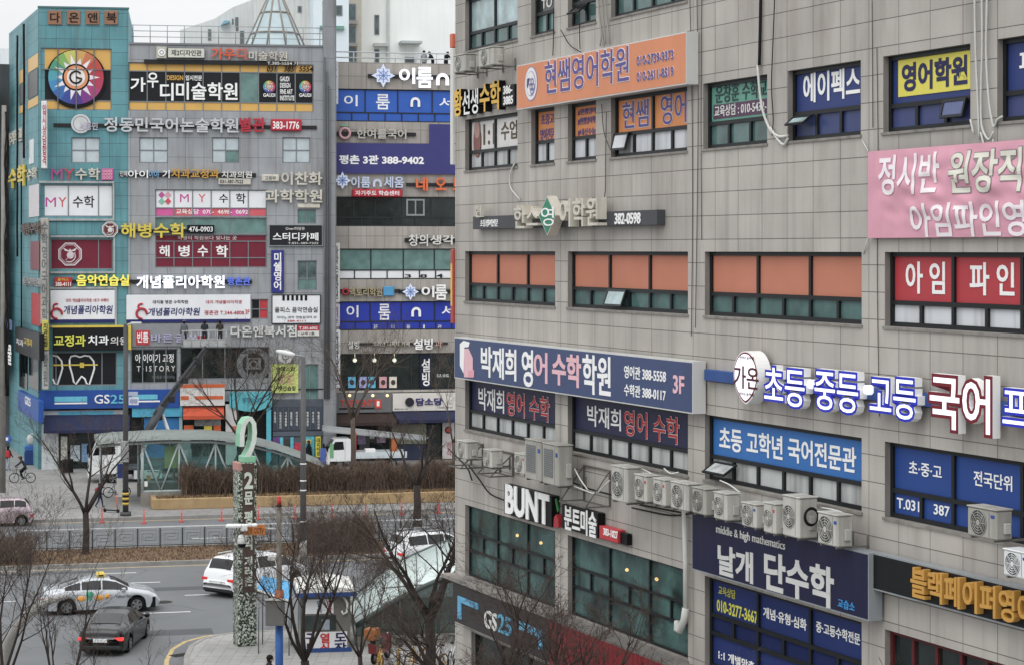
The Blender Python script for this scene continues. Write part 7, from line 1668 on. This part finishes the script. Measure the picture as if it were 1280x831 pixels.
def ribbon2(pts, th, y0, y1, m):
    q = MB(); n_ = len(pts); L_ = []
    for i, (x, z) in enumerate(pts):
        a, b = pts[max(i - 1, 0)], pts[min(i + 1, n_ - 1)]; d = Vector((b[0] - a[0], b[1] - a[1])).normalized(); L_.append(((x - d.y * th, z + d.x * th), (x + d.y * th, z - d.x * th)))
    vs = []
    for (a, b) in L_: vs += [(a[0], y0, a[1]), (b[0], y0, b[1]), (b[0], y1, b[1]), (a[0], y1, a[1])]
    q.add(vs, [(i * 4 + k, i * 4 + (k + 1) % 4, (i + 1) * 4 + (k + 1) % 4, (i + 1) * 4 + k) for i in range(n_ - 1) for k in range(4)] + [(0, 1, 2, 3), tuple((n_ - 1) * 4 + k for k in range(4))])
    return q
GRN = mat('7fbf9a', .4, .06)
for i in range(len(hk)): hk[i] = (hk[i][0], hk[i][1] + H)
fig = part('figure', ribbon2(hk, .085, -.30, .30, GRN), GRN, t); part('figure_face', ribbon2(hk, .087, -.315, -.301, GRN), mat('cfd8d0', .4), fig)
part('figure_foot', MB().bev(-.16, .34, -.32, .32, H + .0, H + .24, .02), GRN, t)

# ================================================================== poles
def pole_base(u, v, z=.14): p = G(u, v, z); return p
# dark lamp pole with yellow and black bands
p = pole_base(157, 644); t = thing('street_lamp', 'dark lamp pole with yellow and black warning stripes near its foot', 'street lamp', None, (p.x, p.y, .14)); pY = p.y
zt = at(157, 405, pY).z - .14; DG = mat('4a4b4c', .5, .1)
part('pole', MB().tube([(0, 0, 0), (0, 0, zt)], [.17, .12], 12), DG, t); part('base', MB().cyl((0, 0, 0), (0, 0, .22), .32, 12), DG, t)
part('lamp_arm', MB().tube([(0, 0, zt - .1), (.25, -.1, zt), (.5, -.2, zt + .05)], .05, 6).bev(.35, .95, -.42, -.12, zt, zt + .12, .03), mat('c3c6c6', .4), t)
q = MB()
for i in range(6): z = .62 + i * .14; q.tube([(0, 0, z), (0, 0, z + .139)], .185, 14, i % 2)
part('warning_stripes', q, [mat('c9a82c', .5), BLACK], t)
a = at(158, 498, pY).z - .14; part('name_plate', MB().bev(.18, .75, -.06, -.03, a - .35, a + .1, .01), mat('c9cedc', .4), t); part('name_plate', MB().bev(.16, .7, -.05, -.02, a + .15, a + .4, .01), mat('aab2c4', .4), t)
part('plate_lettering', text_mb('시민대로', .25, .68, a - .28, a + .0, .062, .006, .02), mat('5a66a0', .4), t)
a = at(157, 551, pY).z; part('junction_box', MB().bev(-.22, .22, -.35, -.16, a - 1.3, a - .1, .02), mat('9a9c9c', .5), t)
# white and blue direction post beside it
p = pole_base(152, 621); t = thing('sign_post', 'white and blue slim information post behind the striped pole', 'sign', None, (p.x, p.y, .14)); zt = at(152, 577, p.y).z - .14
part('post', MB().bev(-.28, .28, -.12, .12, 0, zt, .03), OFFW, t); part('blue_panel', MB().bev(-.24, .24, -.135, -.122, zt * .55, zt * .95, .005), mat('3454a4', .4), t)
# grey lamp pole right of the pillar
p = G(379, 704, .12); t = thing('street_lamp', 'grey lamp pole with white bands and a curved lamp reaching left', 'street lamp', None, (p.x, p.y, .12)); pY = p.y
zt = at(379, 446, pY).z - .12
part('pole', MB().tube([(0, 0, 0), (0, 0, zt)], [.16, .11], 12), mat('565656', .5, .12), t)
part('lamp_arm', MB().tube([(0, 0, zt), (-.15, 0, zt + .06), (-.5, 0, zt + .1)], .05, 6), mat('8d9090', .4), t)
part('lamp_head', MB().tube([(-.4, 0, zt + .1), (-.6, 0, zt + .13), (-1.1, 0, zt + .24), (-1.3, 0, zt + .3)], [.07, .13, .12, .05], 10), mat('d4d6d4', .35), t)
q = MB()
for v in (580, 601, 613, 652): z = at(379, v, pY).z - .12; q.tube([(0, 0, z), (0, 0, z + .06)], .155, 12)
part('white_band', q, WHITE, t); z = at(379, 688, pY).z - .12; part('torn_posters', MB().tube([(0, 0, z - .6), (0, 0, z + .5)], .175, 12), mat('a9a6a2', .6, .7, 5), t)
# camera mast
p = G(349, 868, .14); t = thing('camera_mast', 'beige steel mast with a red beacon, camera arm and blue wrapped foot', 'mast', None, (p.x, p.y, .14)); pY = p.y
zf = lambda v: at(349, v, pY).z - .14
part('pole', MB().tube([(0, 0, 0), (0, 0, zf(632))], [.11, .085], 12), mat('7d746b', .5, .08), t); part('beacon', MB().cyl((0, 0, zf(631)), (0, 0, zf(622)), .07, 12).sphere((0, 0, zf(622)), .07), mat('c2262c', .3), t)
part('beacon_collar', MB().cyl((0, 0, zf(632.5)), (0, 0, zf(630.5)), .10, 12), BLACK, t)
part('blue_wrap', MB().tube([(0, 0, 0), (0, 0, zf(781))], .135, 14), mat('2f5fa4', .5), t); part('white_wrap', MB().tube([(0, 0, zf(781) + .002), (0, 0, zf(766))], .13, 14), OFFW, t); part('orange_wrap', MB().tube([(0, 0, zf(762)), (0, 0, zf(737))], .16, 14), mat('b06a4a', .5, .4, 6), t)
xl = (287 - 349) / FPX * pY; za = zf(659)
part('camera_arm', MB().tube([(0, 0, za - .05), (xl, 0, za + .05)], .035, 6), OFFW, t)
q = MB(); q.bev(xl - .12, xl + .45, -.12, .12, za + .0, za + .12, .03); q.bev(xl + .4, xl + .62, -.12, .12, za - .12, za + .12, .03); q.bev(xl + .6, xl + .95, -.08, .08, za + .03, za + .14, .03); part('bullet_camera', q, WHITE, t)
q = MB(); q.sphere((xl + .42, 0, za - .42), .17, 14, 8, (1, 1, 1.25)); part('dome_camera', q, WHITE, t); part('dome_glass', MB().sphere((xl + .42, -.01, za - .56), .14, 12, 8), BLACK, t)
part('route_sign', MB().bev((305 - 349) / FPX * pY, (332 - 349) / FPX * pY, -.06, -.03, zf(668), zf(655), .01), mat('c8762c', .4), t); part('sign_lettering', text_mb('방범 CCTV', (307.5 - 349) / FPX * pY, (330 - 349) / FPX * pY, zf(666), zf(658), .062, .006, .01), mat('5a3210', .4), t)
part('control_box', MB().bev((333.5 - 349) / FPX * pY, (350 - 349) / FPX * pY + .18, -.42, -.12, zf(779), zf(748), .02), mat('6d6b68', .45), t); part('box_lid', MB().bev((333 - 349) / FPX * pY, (350 - 349) / FPX * pY + .2, -.45, -.1, zf(748) + .003, zf(746.5), .01), mat('b4b2ad', .5), t)
part('side_camera', MB().bev(-.38, -.1, -.1, .1, zf(700), zf(694), .02).tube([(-.1, 0, zf(697)), (0, 0, zf(697))], .03, 5), OFFW, t)
# pole at the very left
p = G(3, 615, .14); t = thing('utility_pole', 'weathered grey utility pole at the left edge with bundled cables', 'pole', None, (p.x, p.y, .14)); pY = p.y; q = MB(); q.tube([(0, 0, 0), (.1, 0, 24)], [.2, .14], 10); part('pole', q, mat('8a8781', .7, .15, dirt=.3), t)
q = MB()
for k in range(4): q.tube([(.3 + .12 * math.sin(i * 1.3 + k), -.2 + .05 * k, 6 + i * 1.1) for i in range(17)], .05, 5)
part('cable_bundle', q, CABLE, t)
# bent pipe pole in the left foreground
pY = 62; b = at(2, 870, pY); t = thing('lamp_arm_pole', 'bent pale steel pole arching behind the twigs at the lower left', 'pole', None, (b.x, b.y, 0))
pts = [Vector((-.15, 0, .0)), Vector((-.1, 0, b.z * .7))] + [at(u, v, pY) - Vector((b.x, b.y, 0)) for u, v in ((4, 830), (10, 803), (20, 784), (34, 768), (48, 757), (64, 750), (84, 745))]
part('pole', MB().tube(pts, [.17, .16, .15, .15, .14, .14, .13, .11, .07], 10), mat('a5a29c', .5, .12), t)
# red lane delineators
first = None
for i, (u, v) in enumerate(((127.5, 653), (180, 654), (227, 652), (277, 650.5), (322.8, 649), (369, 647.5), (415, 646), (457, 645), (502, 643), (548, 641))):
    p = G(u, v)
    if first is None:
        first = thing('delineator_post', 'red plastic lane post standing along the far kerb', 'lane post', None, (p.x, p.y, 0), 'red lane posts along the far kerb')
        part('post', MB().tube([(0, 0, 0), (0, 0, .07), (0, 0, .08), (0, 0, .78)], [.16, .14, .045, .04], 12), mat('c0423c', .5, .08), first); part('reflector', MB().cyl((0, 0, .52), (0, 0, .60), .047, 12).cyl((0, 0, .66), (0, 0, .70), .047, 12), mat('d9a09a', .4), first)
    else: c = copy_tree(first); c.location = (p.x, p.y, 0)
# median railing
pf = PM0 + rn * (wm - .45); a0 = G(30, 690); s_ = (a0 - pf).dot(rd); a0 = pf + rd * s_
t = thing('railing_fence', 'low grey median railing with key pattern panels and a pale top rail', 'fence', None, (a0.x, a0.y, .12), rz=ROADA)
pitch = 1.12; nP = 24; FMT = mat('3e4143', .5, .08); FRET = mat('74787a', .5, .08); RAILT = mat('b9bcbe', .4)
part('top_rail', MB().bev(-.1, pitch * nP + .1, -.05, .05, 1.0, 1.08, .015), RAILT, t); part('bottom_rail', MB().box(-.05, pitch * nP + .05, -.02, .02, .12, .16), FMT, t)
pm = MB().box(-.035, .035, -.035, .035, 0, .998); post0 = part('post', pm, FMT, t)
q = MB(); y0, y1 = -.014, .014
def fbar(xa, za, xb, zb):
    q.box(min(xa, xb) - .010, max(xa, xb) + .010, y0, y1, min(za, zb) - .010, max(za, zb) + .010)
for s in (0, 1):
    f = (lambda x, z: (x, z)) if s == 0 else (lambda x, z: (1.12 - x, 1.12 - z))
    for A_, B_ in (((.08, .22), (.08, .9)), ((.08, .9), (.92, .9)), ((.92, .9), (.92, .4)), ((.92, .4), (.26, .4)), ((.26, .4), (.26, .74)), ((.26, .74), (.74, .74)), ((.74, .74), (.74, .56)), ((.74, .56), (.42, .56))):
        a, b = f(*A_), f(*B_); fbar(a[0], a[1], b[0], b[1])
pan0 = part('panel', q, FRET, t)
for i in range(1, nP + 1):
    c = post0.copy(); COL.objects.link(c); c.location = (pitch * i, 0, 0)
    if i < nP: c = pan0.copy(); COL.objects.link(c); c.location = (pitch * i, 0, 0)
for o in list(COL.objects):
    if o.name.startswith(('post.', 'panel.')) and o.parent is None: o.parent = t

# ================================================================== planters, hedges, dry grass
TAN = mat('a98d62', .85, .12, 1.5, dirt=.2)
pp = G(190, 640); pl = (pp - PFAR).dot(rd); xr = (G(600, 627) - PFAR).dot(rd); w0 = (pp - PFAR).dot(rn)
fr = PFAR + rd * pl + rn * w0
t = thing('planter', 'long low tan planter wall along the far footway', 'planter', None, (fr.x, fr.y, .14), rz=ROADA); L_ = xr - pl
part('wall', MB().bev(0, L_, 0, .3, 0, .62, .03).bev(0, .3, .302, 3.4, 0, .62, .03), TAN, t); part('soil', MB().box(.3, L_, .3, 3.4, .0, .58), ground_mat('5a4836', .25, 1.5, 20), t)
PLB = (fr, L_)
def hedge(name, label, org, ang, L, Wd, H, n, seed, cols, core=True):
    r = random.Random(seed); t = thing(name, label, 'hedge', None, (org[0], org[1], org[2]), rz=ang)
    q = MB()
    for i in range(n):
        x, y = r.uniform(0, L), r.uniform(0, Wd); h = H * (.88 + .10 * math.sin(x * 1.7 + seed) + .07 * math.sin(x * 4.3)) * r.uniform(.55, 1.12) * (1 - .12 * (abs(y / Wd - .5) * 2) ** 2); lx, ly = r.gauss(0, .28), r.gauss(0, .22)
        w = r.uniform(.007, .016)
        pts = [Vector((x, y, 0)), Vector((x + lx * .3, y + ly * .3, h * .5)), Vector((x + lx, y + ly, h))]
        q.tube(pts, [w, w * .8, w * .4], 3, r.randrange(len(cols)), False, False)
        for k in range(4):
            f = r.uniform(.3, .97); p = pts[1].lerp(pts[2], f) if f > .5 else pts[0].lerp(pts[1], f * 2); d = Vector((r.uniform(-.3, .3), r.uniform(-.3, .3), r.uniform(.1, .4)))
            q.tube([p, p + d], [w * .5, w * .25], 3, r.randrange(len(cols)), False, False)
    part('twigs', q, [mat(c, .85, .15) for c in cols], t)
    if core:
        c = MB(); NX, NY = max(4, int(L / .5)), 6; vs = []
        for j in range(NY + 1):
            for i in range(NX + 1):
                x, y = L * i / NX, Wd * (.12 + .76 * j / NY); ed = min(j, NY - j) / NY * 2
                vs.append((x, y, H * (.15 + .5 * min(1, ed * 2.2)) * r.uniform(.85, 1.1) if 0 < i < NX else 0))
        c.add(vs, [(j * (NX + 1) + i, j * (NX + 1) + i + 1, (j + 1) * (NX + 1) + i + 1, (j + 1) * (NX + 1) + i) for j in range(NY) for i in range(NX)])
        part('inner_core', c, mat('2e2420', .95, .4, 5), t)  # one dark sheet fills the middle of the hedge between the twigs
    return t
HC = ('625044', '524238', '77655a', '42352d', '84715f')
f2 = fr + rd * 1.8 + rn * .9; hedge('hedge', 'long bare brown hedge row behind the tan planter wall', (f2.x, f2.y, .7), ROADA, L_ - 2, 2.0, 1.75, 9000, 1, HC)
a = PM0 + rd * ((G(-60, 700) - PM0).dot(rd)) + rn * .5; b = (G(37, 700) - PM0).dot(rd) - (G(-60, 700) - PM0).dot(rd)
hedge('hedge', 'short clipped brown hedge at the left end of the median', (a.x, a.y, .14), ROADA, b, wm - 1.6, .95, 1800, 2, HC)
a = PM0 + rd * ((G(384, 700) - PM0).dot(rd)) + rn * 1.0
hedge('hedge', 'brown hedge on the median right of the grey lamp pole', (a.x, a.y, .14), ROADA, 3.6, wm - 2.0, 1.5, 1800, 3, HC)
a = PM0 + rd * ((G(495, 700) - PM0).dot(rd)) + rn * 1.0
# dry grass over the median
r = random.Random(5); q = MB(); l0 = (G(-40, 700) - PM0).dot(rd); l1 = (G(600, 690) - PM0).dot(rd)
for i in range(14000):
    p = PM0 + rd * r.uniform(l0, l1) + rn * r.uniform(.3, wm - .3); h = r.uniform(.04, .16); d = Vector((r.uniform(-.12, .12), r.uniform(-.12, .12), h)); s = Vector((r.uniform(-.03, .03), r.uniform(-.03, .03), 0)); p.z = .12
    q.add([p - s, p + s, p + d], [(0, 1, 2)], r.randrange(4))
o = mesh_obj('dry_grass', q, [mat(c, .9, .2) for c in ('8a6f52', '77604a', '9a8062', '64503e')]); o['kind'] = 'stuff'; o['label'] = 'short dry brown grass covering the median strip'
q = MB()
for i in range(3500):
    p = fr + rd * r.uniform(.4, L_) + rn * r.uniform(.35, 1.2); h = r.uniform(.05, .22); d = Vector((r.uniform(-.15, .15), r.uniform(-.15, .15), h)); s = Vector((.03, 0, 0)); p.z = .72
    q.add([p - s, p + s, p + d], [(0, 1, 2)], r.randrange(3))
o = mesh_obj('dry_grass', q, [mat(c, .9, .2) for c in ('9a7f56', '80684a', '6a5640')]); o['kind'] = 'stuff'; o['label'] = 'dry straw on the soil of the far planter'

# ================================================================== bare street trees
BARK = mat('3a322d', .9, .25, 4); BARK_D = mat('3a332f', .9, .25, 4); TWIGM = mat('50443e', .9, .15)
def tree(pos, label, H, trunk_h, r0, n_limb, spread, seed, twig=1.0, bark=BARK, lean=(0, 0), group=None, up=.35, levels=4, tm=TWIGM, kids=(8, 6, 5, 3)):
    R = random.Random(seed); t = thing('bare_tree', label, 'tree', None, pos, group)
    tb, tw_ = MB(), MB()
    def grow(p, d, L, r, lev):
        n = (5, 6, 5, 4, 3)[min(lev, 4)]; pts = [p.copy()]; rs = [r]; d = d.normalized(); r_end = r * (.22 if lev == 0 else .25)
        for i in range(n):
            wb = .13 if lev < 2 else .07; d = (d + Vector((R.gauss(0, wb), R.gauss(0, wb), R.gauss(up * .22, wb * .6)))).normalized()
            p = p + d * (L / n); pts.append(p.copy()); rs.append(r + (r_end - r) * (i + 1) / n)
        q = tb if lev <= 1 else tw_
        q.tube(pts, rs, (8, 6, 4, 3, 3)[min(lev, 4)], 0, lev < 2, lev < 2)
        if lev >= levels: return
        nk = max(2, int(kids[min(lev, len(kids) - 1)] * twig * R.uniform(.8, 1.2)))
        for k in range(nk):
            f = R.uniform(.25, 1.0) if lev else R.uniform(.35, 1); i = min(int(f * n), n - 1); b = pts[i].lerp(pts[i + 1], f * n - i)
            dd = (pts[i + 1] - pts[i]).normalized(); ax = dd.orthogonal(); ax.rotate(Matrix.Rotation(R.uniform(0, 6.283), 3, dd)); nd = dd.copy(); nd.rotate(Matrix.Rotation(R.uniform(.45, 1.05), 3, ax))
            grow(b, nd, L * R.uniform(.38, .68) * (1.1 - .35 * f), max(rs[i] * R.uniform(.35, .55), .005), lev + 1)
    top = Vector((lean[0], lean[1], trunk_h)); tb.tube([Vector((0, 0, -.1)), Vector((lean[0] * .1, lean[1] * .1, .12)), top * .5 + Vector((.04, 0, 0)), top], [r0 * 1.35, r0 * 1.05, r0 * .95, r0 * .85], 10)
    for k in range(n_limb):
        a = 6.283 * (k + R.uniform(-.3, .3)) / n_limb + seed; s = spread * R.uniform(.6, 1.15)
        grow(top - Vector((0, 0, R.uniform(0, .12) * trunk_h)), Vector((math.cos(a) * s, math.sin(a) * s, 1)), (H - trunk_h) * R.uniform(.75, 1.0), r0 * R.uniform(.36, .55), 0)
    part('trunk', tb, bark, t); part('twigs', tw_, tm, t)
    return t
def gp3(u, v, z=0.0): p = G(u, v, z); return (p.x, p.y, z)
# foreground left
tree(gp3(0, 965), 'dense twiggy bare tree filling the lower left corner', 7.5, 2.4, .13, 7, .42, 3, .95, BARK_D)
tree(gp3(75, 985), 'bare tree with upright shoots in front of the taxi', 6.2, 2.2, .10, 5, .40, 11, .7, BARK_D)
tree(gp3(135, 1010), 'low bare tree whose thin shoots cross the black saloon', 5.2, 1.8, .08, 3, .5, 17, .6, BARK_D)
tree(gp3(-60, 930), 'bare tree cut off by the left edge of the view', 6.6, 2.4, .13, 5, .45, 23, .85, BARK_D)
# by the kiosk and the glass roof
tree(gp3(381, 862, .14), 'forked bare tree standing in front of the locksmith kiosk', 6.2, 1.0, .17, 5, .55, 31, 1.15, BARK_D)
tree(gp3(537, 862, .14), 'thick trunked bare tree among the yellow bicycles', 7.2, 2.6, .2, 6, .75, 41, 1.1, BARK_D)
tree(gp3(450, 880, .14), 'slim bare tree between the kiosk and the bike row', 5.6, 1.6, .09, 4, .7, 43, 1.0, BARK_D)
def front(u, d): s = FB.pix(u, 312, d)[0]; w = FB.world(s, d, .0); return (w[0], w[1], .14)
tree(front(606, 3.2), 'bare tree whose dark limbs cover the corner shop fascia', 7.6, 4.2, .2, 5, .85, 53, 1.15, BARK_D)
tree(front(700, 3.0), 'bare tree in front of the red awning and grey pier', 7.3, 4.4, .16, 5, .8, 59, 1.1, BARK_D)
tree(front(812, 2.8), 'bare tree crossing the second floor glazing', 7.0, 4.6, .15, 4, .8, 61, .9, BARK_D)
tree(front(985, 2.6), 'slender bare tree in front of the navy board', 8.2, 5.0, .09, 3, .7, 67, .45, mat('4a423c', .9, .2), tm=mat('4a423c', .9, .2))
# on the median and across the road
tree(gp3(107, 692, .12), 'bare tree with a V shaped crown on the median strip', 6.9, 2.1, .17, 5, .62, 71, .95, BARK_D)
tree(gp3(304, 622, .6), 'tall bare tree behind the green figure of the pillar', 9.6, 3.6, .17, 6, .75, 83, 1.05, BARK)
tree(gp3(441, 606, .6), 'slim grey bare tree in front of the brown cafe awning', 10.0, 4.2, .17, 5, .5, 89, .95, mat('5c5048', .9, .2), tm=mat('54483f', .9, .2))
tree(gp3(521, 656, .14), 'dark forked bare tree before the hedge, near the white off-roader', 6.0, 2.2, .22, 3, .75, 97, .8, BARK_D, up=.25)
tree(gp3(489, 600, .6), 'small bare tree under the navy awning', 3.8, 1.4, .07, 4, .7, 101, .8, BARK_D)
tree(gp3(566, 610, .6), 'thin bare tree at the hedge end beside the granite corner', 8.4, 3.0, .09, 4, .5, 103, .8, mat('5c5048', .9, .2), tm=mat('5c5048', .9, .2))
# small street things on the far footway
gb = G(39, 580, .14); t = thing('waste_bin', 'blue plastic bins stacked beside the blue shop column', 'bin', None, (gb.x, gb.y, .14), rz=.15); part('body', MB().bev(-.45, .45, -.4, .4, 0, .95, .05), mat('26427a', .5), t); part('lid', MB().bev(-.43, .43, -.38, .38, .96, 1.35, .06), mat('3467b0', .5), t); part('bag', MB().sphere((.1, 0, 1.75), .42, 10, 8, (1, .8, 1.1)), mat('b9bcb8', .7, .15), t)
gb = G(85, 591, .14); t = thing('ad_stand', 'black standing board on the forecourt of the blue shop', 'stand', None, (gb.x, gb.y, .14), rz=.15); part('board', MB().bev(-.35, .35, -.12, .12, .05, .95, .02), BLACK, t); part('foot', MB().box(-.4, .4, -.25, .25, 0, .045), GREYM, t)
gb = G(126, 609, .14); t = thing('traffic_cone', 'small orange traffic cone by the crane truck wheel', 'cone', None, (gb.x, gb.y, .14)); part('cone', MB().tube([(0, 0, .03), (0, 0, .6)], [.18, .03], 14), mat('c8492c', .5), t); part('foot', MB().box(-.22, .22, -.22, .22, 0, .028), DK, t)
q = MB(); gb = G(4, 548, 0); p = G(2, 596, .14); t = thing('direction_sign', 'blue and white arrow sign board on a thin post at the left edge', 'sign', None, (p.x, p.y, .14)); zt = at(4, 548, p.y).z - .14
part('post', MB().tube([(0, 0, 0), (0, 0, zt + .3)], .04, 8), STEEL, t); part('board', MB().prism([(-1.0, zt - .22), (.55, zt - .22), (.72, zt), (.55, zt + .22), (-1.0, zt + .22)], -.07, -.04), mat('3a5cae', .4), t); part('white_border', MB().box(-.6, .45, -.075, -.071, zt - .1, zt + .1), WHITE, t)
bpy.data.objects.remove(_to)
